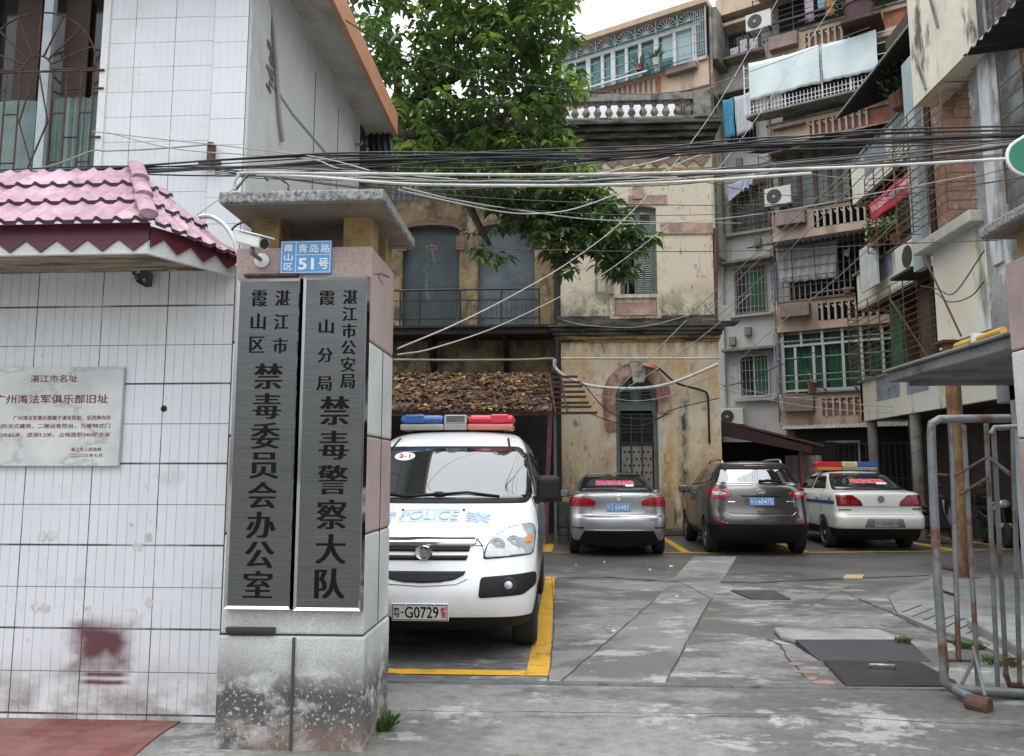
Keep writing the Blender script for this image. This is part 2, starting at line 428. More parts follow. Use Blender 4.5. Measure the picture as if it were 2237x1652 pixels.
# covers in the yard
M['plate'] = pm('dark_drain_plate', (.045, .046, .052), .45, var=.25, vs=5, layers=[dict(c=(.09, .07, .055), s=3, lo=.52, hi=.66, amt=.7)])
mh = MB(); mh.prism([G(*p) for p in ((1596, 1292), (1692, 1293), (1728, 1311), (1640, 1310))], (0, 0, .02))
tag(mh.build('manhole_cover', M['plate'], bevel=.006), 'small dark rectangular manhole cover in the middle of the yard', 'manhole cover')
dp = thing('drain_cover', 'large brown-black steel drain cover with a lifting handle beside the gate rail', 'drain cover', G(1880, 1470))
q = MB(); q.prism([G(*p, .004) for p in ((1798, 1447), (2010, 1452), (2090, 1494), (2090, 1503), (1850, 1502))], (0, 0, .02)); q.build('plate', pm('brown_drain_plate', (.034, .028, .027), .4, var=.25, vs=4), dp, bevel=.006)
q = MB(); a, b = G(1900, 1458, .03), G(1955, 1460, .03); q.tube([a, a + Vector((0, 0, .02)), b + Vector((0, 0, .02)), b], .011); q.build('handle', M['steel'], dp, smooth=True)
q = MB(); A, B, C, D = G(1738, 1411), G(1985, 1411), G(2035, 1446), G(1790, 1444)
q.add([A + Vector((0, 0, .055)), B + Vector((0, 0, .055)), C + Vector((0, 0, .005)), D + Vector((0, 0, .005)), A, B, C, D], [(0, 1, 2, 3), (4, 7, 6, 5), (0, 4, 5, 1), (1, 5, 6, 2), (2, 6, 7, 3), (3, 7, 4, 0)])
tag(q.build('ramp_mat', pm('dark_rubber_ramp', (.038, .039, .045), .6), bevel=.01), 'sloping dark grey rubber ramp strip behind the drain cover', 'ramp')
q = MB(); q.prism([G(*p) for p in ((1690, 1382), (1920, 1385), (1985, 1409), (1738, 1409), (1705, 1400))], (0, 0, .05))
struct(q.build('kerb', M['kerb'], bevel=.02))
rub = [((1738, 1452), .12, .07, 30), ((1762, 1470), .14, .08, -12), ((1800, 1492), .16, .08, 8), ((1775, 1484), .09, .06, 50), ((1824, 1502), .12, .07, -25)]
M['brick'] = pm('broken_red_brick', (.25, .165, .14), .85, var=.2, vs=6, bump=.3)
for i, ((u, v), w, d, a) in enumerate(rub):
    q = MB(); q.prism([Matrix.Translation(G(u, v)) @ Matrix.Rotation(R(a), 4, 'Z') @ Vector((w * .62 * math.cos(t_) * (.75 + .4 * rnd()), d * .7 * math.sin(t_) * (.75 + .4 * rnd()), -.02)) for t_ in [2 * PI * k_ / 7 for k_ in range(7)]], (0, 0, .03))
    tag(q.build('broken_brick', M['brick'], bevel=.006), 'broken salmon brick set in the cracked concrete beside the drain cover', 'brick', 'broken bricks edging the drain')
q = MB(); q.prism([G(1848, 1258, .002), G(1888, 1258, .002), G(1884, 1266, .002), G(1842, 1266, .002)], (0, 0, .02)); tag(q.build('wood_offcut', pm('pale_wood', (.45, .33, .2), .8)), 'pale wooden board offcut lying in the yard left of the gate', 'board')
lit = [(1466, 1238), (1478, 1304), (1320, 1228), (1340, 1380), (1258, 1235), (1420, 1245)]
for u, v in lit:
    q = MB(); c = G(u, v, .006); s = .012 + .016 * rnd(); q.box(-s, s, -s * .6, s * .6, -.008, .012, mat=Matrix.Translation(c) @ Matrix.Rotation(rnd() * 6, 4, 'Z') @ Matrix.Rotation(.3, 4, 'X'))
    tag(q.build('litter_scrap', M['white']), 'tiny white paper scrap on the wet ground behind the parked cars', 'litter', 'paper scraps littering the yard')

# ================================================================ tiled walls
def tile_mat(name, base, pw, ow, ph, oh, strips, grout, jw=.007, jh=.010, axis=0, thick2=True, layers=(), faint=.35, red=None):
    t = NT(name); x = t.xyz(axis); z = t.xyz(2)
    tone = t.noise(1.1, (1, 1, 1), 4, .6, 2)
    c = t.mix(t.rng(tone, .3, .7), [v * .92 for v in base], base)
    # every strip a little different
    cx = t.cell(x, pw / strips, ow); cz = t.cell(z, ph, oh)
    wn_ = t.new('ShaderNodeTexWhiteNoise'); t.l.new(t.vec(cx, cz, 0), wn_.inputs[0])
    c = t.mix(t.math('MULTIPLY', wn_.outputs[0], .16), c, t.mix(1.0, c, (.80, .82, .85), 'MULTIPLY'))
    for d in layers: c, _ = t.layer(c, d)
    if red:                                                   # sprayed patch of dark red paint
        rx, rz, rw, rh = red
        n1 = t.math('SUBTRACT', t.noise(9, (1, 1, 1), 4, .6, 4), .5); n2 = t.math('SUBTRACT', t.noise(3.5, (1, 1, 1.6), 3, .6, 14), .5)
        dx = t.math('ABSOLUTE', t.math('DIVIDE', t.math('SUBTRACT', x, rx), rw)); dz = t.math('ABSOLUTE', t.math('DIVIDE', t.math('SUBTRACT', z, rz), rh))
        dd = t.math('ADD', t.math('MAXIMUM', dx, dz), t.math('ADD', t.math('MULTIPLY', n1, .25), t.math('MULTIPLY', n2, 1.25)))
        f = t.rng(dd, 1.2, .35, 0, .96, True)
        hole = t.math('ADD', t.math('ABSOLUTE', t.math('DIVIDE', t.math('SUBTRACT', x, rx + .03), .11)), t.math('ABSOLUTE', t.math('DIVIDE', t.math('SUBTRACT', z, rz - .09), .07)))
        f = t.math('MULTIPLY', f, t.rng(t.math('ADD', hole, n2), .1, 1.1, .5, 1))
        bx = t.rng(t.math('ABSOLUTE', t.math('SUBTRACT', x, rx + .03)), .1, .19, 1, 0)
        z_ = t.math('ADD', z, t.math('MULTIPLY', n1, .015))
        for zo in (.178, .226):
            bz = t.rng(t.math('ABSOLUTE', t.math('SUBTRACT', z_, rz - zo)), .006, .022, .9, 0)
            f = t.math('MAXIMUM', f, t.math('MULTIPLY', bx, bz))
        c = t.mix(f, c, (.085, .013, .017))
    thin = t.line(x, pw / strips, ow, .0035)
    brk = t.rng(t.noise(7, (1, 1, .5), 3, .6, 7), .36, .52, .15, 1)
    c = t.mix(t.math('MULTIPLY', t.math('MULTIPLY', thin, faint), brk), c, grout)
    vj = t.line(x, pw, ow, jw); hj = t.line(z, ph, oh, jh * .55)
    hj2 = t.line(z, ph * 2, oh, jh * 1.25) if thick2 else hj
    j = t.math('MAXIMUM', t.math('MULTIPLY', t.math('MAXIMUM', vj, hj2), t.rng(t.noise(2.1, (1, 1, 1), 3, .6, 17), .33, .5, .35, 1)), t.math('MULTIPLY', hj, .8))
    c = t.mix(j, c, grout)
    t.put(t.b.inputs['Base Color'], c)
    t.put(t.b.inputs['Roughness'], t.rng(tone, .3, .7, .28, .5))
    t.bump(t.math('MAXIMUM', j, t.math('MULTIPLY', thin, .4)), -.5, .006)
    return t.mat
rc = P(222, 1410, Y=5.05)
M['walltile'] = tile_mat('white_strip_wall_tiles', (.64, .655, .68), .45, 3.49 + .45 * 6 - .002, .261, .01 + .261 * 4, 7, (.055, .055, .06), faint=.64, red=(rc.x, rc.z, .23, .165),
    layers=[dict(c=(.22, .19, .15), s=4, st=(1, 1, 1.4), lo=.38, hi=.62, z=(.05, .38), amt=.85), dict(c=(.30, .30, .29), s=2.3, lo=.6, hi=.72, amt=.35), dict(c=(.16, .15, .13), s=16, lo=.66, hi=.72, amt=.5), dict(c=(.5, .47, .4), s=1.4, lo=.55, hi=.7, amt=.35)])
w = thing('boundary_wall', 'white strip-tiled street wall with a sprayed dark red paint patch near its foot', 'wall', (-4.5, 5.15, 0))
q = MB(); q.box(-9, -2.135, 5.05, 5.32, -.2, 2.87); q.build('wall_body', M['walltile'], w)
q = MB(); q.box(-2.13, -1.96, 5.22, 5.4, -.2, 2.6); q.build('wall_return', M['walltile'], w)
q = MB(); c = P(358, 893, Y=5.049); q.lathe([(.022, 0), (.018, .003), (.012, .006)], (0, 0, 0), 10, 0, Matrix.Translation(c) @ Matrix.Rotation(R(90), 4, 'X')); q.build('drill_hole', M['dark'], w)
spots = [(370, 880), (372, 900), (295, 1180), (335, 1190), (325, 1135), (530, 1150), (145, 1216), (205, 1222), (540, 1280), (595, 1240), (315, 780), (265, 765), (560, 880), (505, 905)]
M['smudge'] = pm('glue_smudge', (.50, .49, .465), .6, var=.2, vs=18, layers=[dict(c=(.62, .63, .65), s=25, lo=.45, hi=.6)])
for i, (a, b) in enumerate([((92, 1172), 14), ((112, 1171), 15), ((324, 1175), 0), ((300, 1195), 0), ((195, 1334), 0), ((291, 1337), 0), ((325, 1317), 0), ((76, 1327), 0), ((99, 1329), 0)]):
    q = MB(); c = P(a[0] if a[0] < 500 else 330, a[1], Y=5.0485); rr = .027 + .009 * rnd()
    pts = [c + Vector((math.cos(t_) * rr * (.8 + .4 * rnd()), 0, math.sin(t_) * rr * (.8 + .4 * rnd()))) for t_ in [2 * PI * k_ / 14 for k_ in range(14)]]
    q.prism(pts, (0, .0015, 0)); q.build('glue_smudge', M['smudge'], w)
# torn dark rag under the soffit
q = MB(); zz = lambda a, b: (a * .605 / 1.831, (1000 + b * .605) / 1.831)
pts = [P(*zz(a, b), Y=5.02 - .02 * (i % 3)) for i, (a, b) in enumerate(((885, 60), (905, 75), (960, 60), (985, 90), (978, 140), (1005, 165), (998, 240), (960, 245), (905, 215), (868, 140)))]
q.prism(pts, (0, .012, 0)); tag(q.build('torn_flap', pm('torn_dark_felt', (.06, .055, .05), .9, layers=[dict(c=(.55, .54, .5), s=18, lo=.56, hi=.6)])), 'torn dark flap hanging from the soffit onto the tiled wall', 'rag')
# marble plaque
def marble():
    t = NT('grey_veined_marble')
    n = t.noise(2.6, (1, 1, 1.3), 7, .65, 3); v = t.math('ABSOLUTE', t.math('SUBTRACT', t.noise(1.7, (1, 1, 1.6), 6, .6, 9), .5))
    c = t.mix(t.rng(n, .35, .65), (.42, .44, .44), (.60, .61, .60)); c = t.mix(t.rng(v, 0, .03, .55, 0), c, (.26, .28, .28))
    t.put(t.b.inputs['Base Color'], c); t.b.inputs['Roughness'].default_value = .3; return t.mat
pl = thing('marble_plaque', 'grey marble plaque with faded red carved writing on the tiled wall', 'plaque', (-3.4, 5.03, 1.55))
q = MB(); q.box(-3.80, -2.845, 5.018, 5.049, 1.545, 2.195); q.build('slab', marble(), pl, bevel=.004)
M['redink'] = pm('faded_red_paint', (.20, .045, .05), .8, var=.25, vs=40)
Yp = 5.0165
def line_at(u, v, txt, wpx, hpx, bold=.012):
    q = MB(); c = P(u, v, Y=Yp); s = 5.0 / 1735
    letters(q, txt, c, wpx * s, hpx * s, bold=bold); q.build('carved_line', M['redink'], pl)
line_at(118, 827, '湛江市名址', 112, 17); line_at(112, 872, '广州湾法军俱乐部旧址', 268, 21, .016)
line_at(135, 913, '广州湾法军俱乐部建于清末民初，坐西南向东', 230, 11); line_at(108, 931, '偏北的法式建筑，二楼设有阳台，为哥特式门', 285, 11)
line_at(108, 950, '面宽19.63米，进深9.2米，占地面积340平方米', 285, 11); line_at(188, 982, '湛江市人民政府', 72, 9); line_at(189, 995, '二〇〇三年七月', 72, 8)

# ================================================================ pink tiled canopy over the wall
cn = thing('tiled_canopy', 'pink-purple ribbed tile canopy with a maroon zigzag fringe along the top of the white wall', 'canopy', (-4.5, 4.75, 2.8))
M['pinktile'] = pm('glossy_pink_roof_tile', (.36, .195, .255), .42, var=.3, vs=11, coat=.06, layers=[dict(c=(.62, .44, .48), s=3, lo=.5, hi=.7, amt=.5), dict(c=(.14, .06, .08), s=7, st=(1.5, .7, .7), lo=.56, hi=.72, amt=.75), dict(c=(.10, .09, .085), s=14, lo=.64, hi=.72, amt=.7)])
M['stepshade'] = pm('tile_step_shade', (.035, .012, .018), .6)  # step shadow under each tile row put into the riser colour
M['maroon'] = pm('maroon_glazed_tile', (.115, .02, .035), .35, var=.2, vs=9)
EA, EB, AP = Vector((-2.40, 4.38, 2.965)), Vector((-2.10, 5.06, 2.90)), Vector((-2.87, 5.06, 3.56))
def prof(w_):
    f = w_ % 1.0
    return (.019 * math.sin(PI * f / .42) if f < .42 else -.003)
rows = 3
q = MB(); e = MB()
upn = Vector((0, -.6, .65)).normalized()
for rI in range(rows):
    def fn(a, b, rI=rI):
        x = -9 + a * (9 - 2.36); tt = (rI + b * 1.0) / rows
        y = EA.y + (AP.y - EA.y) * tt; z = EA.z + (AP.z - EA.z) * tt
        x_end = EA.x + (AP.x - EA.x) * tt + .02
        xx = min(x, x_end) + (tt * .12)
        return Vector((min(xx, x_end), y, z)) + upn * (prof(xx / .118) + .022 * (1 - b))
    q.grid(fn, 520, 5)
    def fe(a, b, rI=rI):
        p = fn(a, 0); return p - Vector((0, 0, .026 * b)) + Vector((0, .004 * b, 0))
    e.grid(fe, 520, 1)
q.build('front_tiles', M['pinktile'], cn, smooth=R(50)); e.build('tile_edge', M['stepshade'], cn)
q = MB(); e = MB(); sn = (EB - EA).cross(AP - EA).normalized()
if sn.z < 0: sn = -sn
for rI in range(rows):
    def fn(a, b, rI=rI):
        t0 = (rI + b) / rows
        p0 = EA.lerp(AP, t0); p1 = EB.lerp(Vector((AP.x + .35, AP.y, AP.z - .28)).lerp(AP, t0), t0) if False else EB.lerp(AP, t0)
        p = p0.lerp(p1, a); L = (EB - EA).length
        return p + sn * (prof((p - EA).dot((EB - EA).normalized()) / .115) + .028 * (1 - b))
    q.grid(fn, 120, 5)
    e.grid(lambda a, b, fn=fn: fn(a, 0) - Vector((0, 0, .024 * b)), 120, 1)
q.build('side_tiles', M['pinktile'], cn, smooth=R(50)); e.build('tile_edge', M['stepshade'], cn)
q = MB()
for rI in range(3):
    a = EA.lerp(AP, rI / 3 + .0) + sn * .04; b = EA.lerp(AP, (rI + 1.08) / 3) + sn * .02
    q.tube([a + Vector((.0, -.01, .012)), b + Vector((0, -.01, .004))], .052, 14, flat=.55)
q.build('hip_ridge', M['pinktile'], cn, smooth=R(40))
# fringe
zb = 2.80
q = MB(); q.box(-9, -2.43, 4.47, 4.50, zb, 2.97); d_ = (EB - EA).normalized()
a = Vector((-2.43, 4.475, zb)); b = Vector((-2.145, 5.05, zb + .05)); q.beam(a + Vector((0, 0, .08)), b + Vector((0, 0, .03)), .03, .17)
q.build('fascia', M['white'], cn)
q = MB()
def zig(a, b, n, z0, zt, out):
    pts = []
    for i in range(n + 1):
        p = a.lerp(b, i / n); pts.append(Vector((p.x, p.y, z0 + (.072 if i % 2 else 0))))
    top = [Vector((a.x, a.y, zt)), Vector((b.x, b.y, zt))]
    for i in range(n):
        p, r2 = pts[i], pts[i + 1]; q.prism([p, r2, Vector((r2.x, r2.y, zt)), Vector((p.x, p.y, zt))], out)
a = Vector((-9.0, 4.468, 0)); zig(a, Vector((-2.42, 4.468, 0)), 69, zb + .012, 2.985, (0, -.012, 0))
zig(Vector((-2.415, 4.462, 0)), Vector((-2.115, 5.05, 0)), 7, zb + .03, 2.955, (.012, -.006, 0))
q.build('zigzag_fringe', M['maroon'], cn)
q = MB(); q.prism([(-9, 4.5, zb), (-2.45, 4.5, zb), (-2.16, 5.05, zb + .04), (-9, 5.05, zb + .04)], (0, 0, .03))
q.build('soffit', pm('peeling_soffit', (.30, .24, .17), .9, var=.3, vs=4, layers=[dict(c=(.10, .075, .05), s=3, st=(.6, 2.4, 1), lo=.5, hi=.58), dict(c=(.45, .40, .31), s=5, st=(.6, 2, 1), lo=.58, hi=.63)]), cn)
q = MB(); q.tube(spline([P(u, v, Y=4.98 + .006 * i) for i, (u, v) in enumerate(((436, 474), (462, 474), (490, 492), (510, 522), (522, 560)))]), .026, 8, flat=.6)
q.build('white_rib', pm('white_mosaic_rib', (.66, .67, .66), .5, layers=[dict(c=(.1, .1, .1), s=25, lo=.62, hi=.66)]), cn, smooth=True)

# ================================================================ gate pillar
def pebble(name, base, mold=1.0, z0=.15, z1=.75):
    return pm(name, base, .85, var=.14, vs=2.5, fine=.14, fs=95, bump=.55, bs=110, layers=[
        dict(c=[x * .55 for x in base], s=1.6, lo=.5, hi=.68, amt=.55), dict(c=(.028, .030, .028), s=4.2, st=(1, 1, 1.3), lo=.34, hi=.50, z=(.26, .52), amt=.9 * mold), dict(c=(.5, .5, .48), s=38, lo=.56, hi=.62, z=(.2, .5), amt=.8),
        dict(c=(.25, .155, .125), s=3, lo=.35, hi=.5, z=(.04, .16), amt=.5)])
M['pebble'] = pebble('white_pebbledash', (.60, .60, .585)); M['pebblepink'] = pebble('pinkish_pebbledash', (.44, .335, .305), .0)
M['capstone'] = pm('granite_chip_concrete', (.36, .36, .345), .85, fine=.3, fs=45, bump=.7, bs=55, layers=[dict(c=(.06, .055, .05), s=32, lo=.55, hi=.62, amt=.8), dict(c=(.12, .10, .08), s=1.5, lo=.56, hi=.7, amt=.5)])
M['post'] = pm('yellowed_concrete', (.33, .22, .09), .85, var=.3, vs=4, bump=.2, layers=[dict(c=(.09, .07, .045), s=5, lo=.52, hi=.62, amt=.85)])
def pillar(name, label, x0, x1, mirror=False):
    t = thing(name, label, 'gate pillar', ((x0 + x1) / 2, 4.95, 0))
    y0, y1 = 4.60, 5.26
    bands = [(-.15, .575, M['pebble'], .008), (.585, 1.145, M['pebble'], .0), (1.153, 1.715, M['pebblepink'], .0), (1.723, 2.275, M['pebble'], .0), (2.283, 2.86, M['pebblepink'], .0)]
    for za, zb_, m, g_ in bands:
        q = MB(); q.box(x0 - g_, x1 + g_, y0 - g_, y1, za, zb_); q.build('cladding_band', m, t, bevel=.012)
    q = MB(); q.box(x0 + .01, x1 - .01, y0 + .01, y1 - .01, -.1, 2.84)
    xm = (x0 + x1) / 2 + .02; q.box(xm - .007, xm + .007, y0 - .023, y0 + .01, -.1, .57)
    for yy in (4.95,): q.box(x0 - .003, x1 + .003, yy - .005, yy + .005, .6, 2.27)
    q.build('core', M['crack'], t)
    for px in (x0 + .16, x1 - .10):
        for py in (y0 + .13, y1 - .12):
            q = MB(); q.box(px - .09, px + .09, py - .09, py + .09, 2.86, 3.07); q.build('short_post', M['post'], t, bevel=.008)
    q = MB(); a = x0 - (.02 if not mirror else .10); b = x1 + (.12 if not mirror else .05)
    q.box(a, b, 4.36, 5.36, 3.06, 3.13); q.build('cap_slab', M['capstone'], t, bevel=.012)
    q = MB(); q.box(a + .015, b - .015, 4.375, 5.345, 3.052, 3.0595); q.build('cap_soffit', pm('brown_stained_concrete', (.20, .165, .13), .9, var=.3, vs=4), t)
    return t
gp = pillar('gate_pillar', 'pebbledash gate pillar carrying two steel name boards, black mould at its foot', -1.945, -1.11)
pillar('gate_pillar', 'pebbledash gate pillar at the right edge beside the folded pipe gate', 2.93, 3.78, True)
q = MB(); q.box(-1.90, -1.62, 4.565, 4.60, .605, .625); q.box(-1.90, -1.62, 4.575, 4.60, .59, .605); q.build('bracket', M['dkmetal'], gp)
q = MB(); q.box(-1.88, -1.55, 4.57, 4.602, 2.675, 2.69); q.build('bracket', M['rust'], gp)
q = MB(); a = P(818, 600, Y=4.57); q.tube(spline([a, a + Vector((.05, -.02, .0)), a + Vector((.09, .0, -.02)), a + Vector((.03, -.03, -.01)), a + Vector((.05, 0, -.06))]), .003, 5); q.build('wire_tie', M['rust'], gp)
# ---------------------------------------------------------------- steel name boards
def brushed():
    t = NT('brushed_stainless_steel')
    n = t.noise(4, (1, 1, 90), 3, .6, 2); z = t.xyz(2)
    c = t.mix(t.rng(n, .3, .7), (.11, .114, .117), (.18, .18, .176))
    t.put(t.b.inputs['Base Color'], c); t.b.inputs['Metallic'].default_value = .92
    t.put(t.b.inputs['Roughness'], t.rng(t.noise(1.5, (1, 1, 3), 3, .5, 3), .3, .7, .26, .38)); t.b.inputs['Anisotropic'].default_value = .5
    return t.mat
M['brushed'] = brushed(); M['mirror'] = pm('polished_steel', (.45, .46, .46), .06, metal=1.0, fine=0, var=.05)
M['signblack'] = pm('black_enamel_lettering', (.004, .004, .005), .7, fine=0, spec=.15)
def board(label, x0, x1, z0, z1, cols, bend=.0):
    t = thing('name_board', label, 'sign', ((x0 + x1) / 2, 4.58, z0), 0, None)
    fw = .022; y = 4.545
    q = MB(); q.box(x0 + fw, x1 - fw, y + .012, y + .03, z0 + fw, z1 - fw); q.build('steel_panel', M['brushed'], t)
    o = [Vector(p) for p in ((x0, y + .045, z0), (x1, y + .045, z0), (x1, y + .045, z1), (x0, y + .045, z1))]
    b = .022; q = MB()
    i1 = [Vector((x0 + .008, y, z0 + .008)), Vector((x1 - .008, y, z0 + .008)), Vector((x1 - .008, y, z1 - .008)), Vector((x0 + .008, y, z1 - .008))]
    i2 = [Vector((x0 + b, y + .011, z0 + b)), Vector((x1 - b, y + .011, z0 + b)), Vector((x1 - b, y + .011, z1 - b)), Vector((x0 + b, y + .011, z1 - b))]
    for k_ in range(4):
        l_ = (k_ + 1) % 4
        q.add([o[k_], o[l_], i1[l_], i1[k_], i2[l_], i2[k_]], [(0, 1, 2, 3), (3, 2, 4, 5)])
    q.build('polished_rim', M['mirror'], t)
    for chars, pts, w_, h_ in cols:
        for ch, (u, v) in zip(chars, pts):
            q = MB(); c = P(u, v, Y=y + .0105); letters(q, ch, c, w_, h_, bold=.0, xs=(-.0042 * w_ / .1, 0, .0042 * w_ / .1)); q.build('character', M['signblack'], t)
    return t
def run(u0, v0, u1, v1, n): return [(u0 + (u1 - u0) * i / (n - 1), v0 + (v1 - v0) * i / (n - 1)) for i in range(n)]
board('left steel name board, brushed panel with three small then eight large black characters', -1.915, -1.517, .725, 2.66,
      [('湛江市', run(617, 651, 612, 755, 3), .082, .094), ('霞山区', run(567, 652, 561, 753, 3), .085, .098), ('禁毒委员会办公室', run(586, 822, 563, 1277, 8), .160, .152)])
board('right steel name board, brushed panel ending in the characters for police brigade', -1.512, -1.112, .72, 2.665,
      [('湛江市公安局', run(765, 649, 759, 833, 6), .082, .086), ('霞山分局', run(715, 651, 708, 838, 4), .085, .085), ('禁毒警察大队', run(731, 897, 720, 1275, 6), .164, .168)])
# ---------------------------------------------------------------- blue house number plate
hp = thing('house_number_plate', 'sky-blue enamel street plate with white characters and 51 above the steel boards', 'number plate', P(668, 597, Y=4.59))
M['blue'] = pm('blue_enamel', (.10, .33, .66), .4, var=.06); M['signwhite'] = pm('white_enamel', (.75, .77, .80), .5, var=.03, fine=0)
x0, x1, z0, z1 = rects(614, 597, 723, 527, 4.585)
q = MB(); q.box(x0, x1, 4.583, 4.598, z0, z1); q.build('plate', M['blue'], hp, bevel=.003)
q = MB(); W = x1 - x0; H = z1 - z0; yy = 4.5815
xa = x0 + W * .30
for b_ in ((x0 + .006, x1 - .006, z0 + .006, z0 + .009), (x0 + .006, x1 - .006, z1 - .009, z1 - .006), (x0 + .006, x0 + .009, z0 + .009, z1 - .009), (x1 - .009, x1 - .006, z0 + .009, z1 - .009), (xa, xa + .003, z0 + .009, z1 - .009), (xa + .003, x1 - .009, z0 + H * .56, z0 + H * .56 + .003)):
    q.box(b_[0], b_[1], yy, yy + .002, b_[2], b_[3])
q.build('ruled_border', M['signwhite'], hp)
for i, ch in enumerate('霞山区'): q = MB(); letters(q, ch, (x0 + W * .16, yy, z1 - H * (.22 + .28 * i)), W * .17, H * .21, bold=.015); q.build('character', M['signwhite'], hp)
for i, ch in enumerate('青岛路'): q = MB(); letters(q, ch, (xa + W * (.14 + .22 * i), yy, z1 - H * .24), W * .18, H * .26, bold=.012); q.build('character', M['signwhite'], hp)
q = MB(); letters(q, '51', (xa + W * .21, yy, z0 + H * .29), W * .31, H * .36, bold=.03); q.build('numerals', M['signwhite'], hp); q = MB(); letters(q, '号', (xa + W * .55, yy, z0 + H * .29), W * .20, H * .34, bold=.02); q.build('character', M['signwhite'], hp)
# ---------------------------------------------------------------- security camera
sc = thing('security_camera', 'white bullet security camera on the upper left corner of the gate pillar', 'camera', P(572, 585, Y=4.6))
a = P(528, 520, Y=4.30); b = P(577, 533, Y=4.18); up = Vector((0, 0, 1)); d_ = (b - a).normalized()
q = MB(); q.beam(a, b, .075, .065); q.build('housing', M['white'], sc, bevel=.012, seg=3)
q = MB(); q.beam(a + up * .042 - d_ * .01, b + up * .042 + d_ * .035, .095, .008); q.build('sun_shield', M['white'], sc, bevel=.004)
q = MB(); q.tube([b - d_ * .002, b + d_ * .006], .028, 14); q.build('lens', M['black'], sc)
q = MB(); m_ = P(573, 570, Y=4.595); q.tube([(a + b) / 2 - up * .03, (a + b) / 2 - up * .07, m_ + Vector((0, -.05, 0)), m_], .013, 8); q.build('bracket_arm', M['galv'], sc, smooth=True)
q = MB(); q.lathe([(.045, 0), (.045, .012), (.03, .022), (.015, .03)], (0, 0, 0), 16, 0, Matrix.Translation(m_) @ Matrix.Rotation(R(90), 4, 'X')); q.build('wall_mount', M['white'], sc, smooth=R(40))
# ---------------------------------------------------------------- tufts of weeds at the pillar foot and in the joints
def tuft(name, label, c, rad, n, h):
    q = MB()
    for i in range(n):
        a = rnd() * 6.28; r0 = rad * rnd() ** .5; p = c + Vector((math.cos(a) * r0, math.sin(a) * r0, 0)); d = Vector((math.cos(a), math.sin(a), 0)) * (.3 + rnd()) * h * .7
        s = Vector((-math.sin(a), math.cos(a), 0)) * .006; hh = h * (.5 + rnd() * .6)
        q.add([p - s, p + s, p + d * .5 + s * 1.4 + Vector((0, 0, hh * .8)), p + d + Vector((0, 0, hh)), p + d * .5 - s * 1.4 + Vector((0, 0, hh * .8))], [(0, 1, 2, 3, 4)])
    o = q.build(name, M['weed'], recalc=False); o['kind'] = 'stuff'; tag(o, label, 'weeds')
M['weed'] = pm('weed_leaf', (.07, .12, .03), .6, var=.35, vs=30, fine=0)
tuft('weeds', 'small green weeds at the right foot of the gate pillar', G(838, 1575) + Vector((0, 0, -.04)), .06, 160, .08)
tuft('weeds', 'bright green clover in the corner behind the gate bars', G(2120, 1415), .12, 260, .05)
tuft('weeds', 'weeds along the joint behind the gate at the right edge', G(2190, 1450), .14, 160, .05)
tuft('weeds', 'weeds in the joint above the drain cover', G(1972, 1402, .05), .06, 60, .04)
# ================================================================ white tiled house behind the wall (left)
M['bldtile'] = tile_mat('white_facade_tiles', (.68, .70, .72), .39, 3.21 + .39 * 12, .246, .1, 6, (.11, .11, .115), faint=.28, thick2=False, jw=.006, jh=.008,
    layers=[dict(c=(.5, .47, .42), s=1.2, lo=.55, hi=.75, amt=.4), dict(c=(.25, .23, .2), s=7, lo=.66, hi=.72, amt=.4)])
M['bldtile2'] = tile_mat('white_corner_tiles', (.68, .70, .72), .34, 3.21 + .34 * 12, .252, .02, 5, (.11, .11, .115), faint=.22, thick2=False, jw=.003, jh=.008,
    layers=[dict(c=(.25, .23, .2), s=9, lo=.68, hi=.72, amt=.4)])
M['sideplaster'] = pm('grimy_white_plaster', (.50, .50, .49), .85, var=.12, vs=.8, fine=.05, bump=.1, layers=[dict(c=(.22, .21, .19), s=.9, st=(1, 1, .5), lo=.56, hi=.72, amt=.6), dict(c=(.30, .27, .23), s=1.5, st=(1, 3, .25), lo=.60, hi=.72, amt=.6)])
M['soffit'] = pm('stained_concrete_soffit', (.44, .41, .36), .9, var=.2, vs=1.5, layers=[dict(c=(.24, .20, .15), s=1.4, lo=.5, hi=.65, amt=.7)])
M['terracotta'] = pm('faded_orange_fascia', (.55, .26, .13), .7, var=.12, vs=2, layers=[dict(c=(.55, .45, .36), s=3, lo=.56, hi=.7, amt=.6), dict(c=(.12, .08, .06), s=8, lo=.66, hi=.72)])
lb = thing('tiled_house', 'white tiled house behind the street wall with a barred window and orange eave edge', 'house', (-6, 9, 0))
wx = -4.235; YF = 6.9
q = MB(); q.box(wx, -3.215, YF, YF + .3, 0, 8.4); q.box(-12, wx, YF, YF + .3, 0, 4.2); q.box(-12, wx, YF, YF + .3, 7.0, 8.4); q.build('front_wall', M['bldtile'], lb)
q = MB(); q.box(-3.213, -2.885, YF - .025, YF + .3, 0, 8.4); q.build('corner_pilaster', M['bldtile2'], lb)
q = MB(); q.box(-3.1, -2.88, YF + .302, 11.05, 0, 6.62); q.build('side_wall', M['sideplaster'], lb)
q = MB(); q.box(-2.878, -2.85, YF - .02, YF + .45, 0, 6.62); q.build('corner_render', M['sideplaster'], lb)
q = MB(); q.box(-12, -2.455, 6.3, 11.35, 6.62, 6.72); q.build('soffit', M['soffit'], lb)
q = MB(); q.box(-2.452, -2.40, 6.25, 11.42, 6.60, 6.92); q.box(-12, -2.453, 11.36, 11.42, 6.6, 6.92); q.build('fascia', M['terracotta'], lb)
q = MB(); q.box(-12, -2.46, 6.3, 11.35, 6.73, 6.9); q.build('roof', M['soffit'], lb)
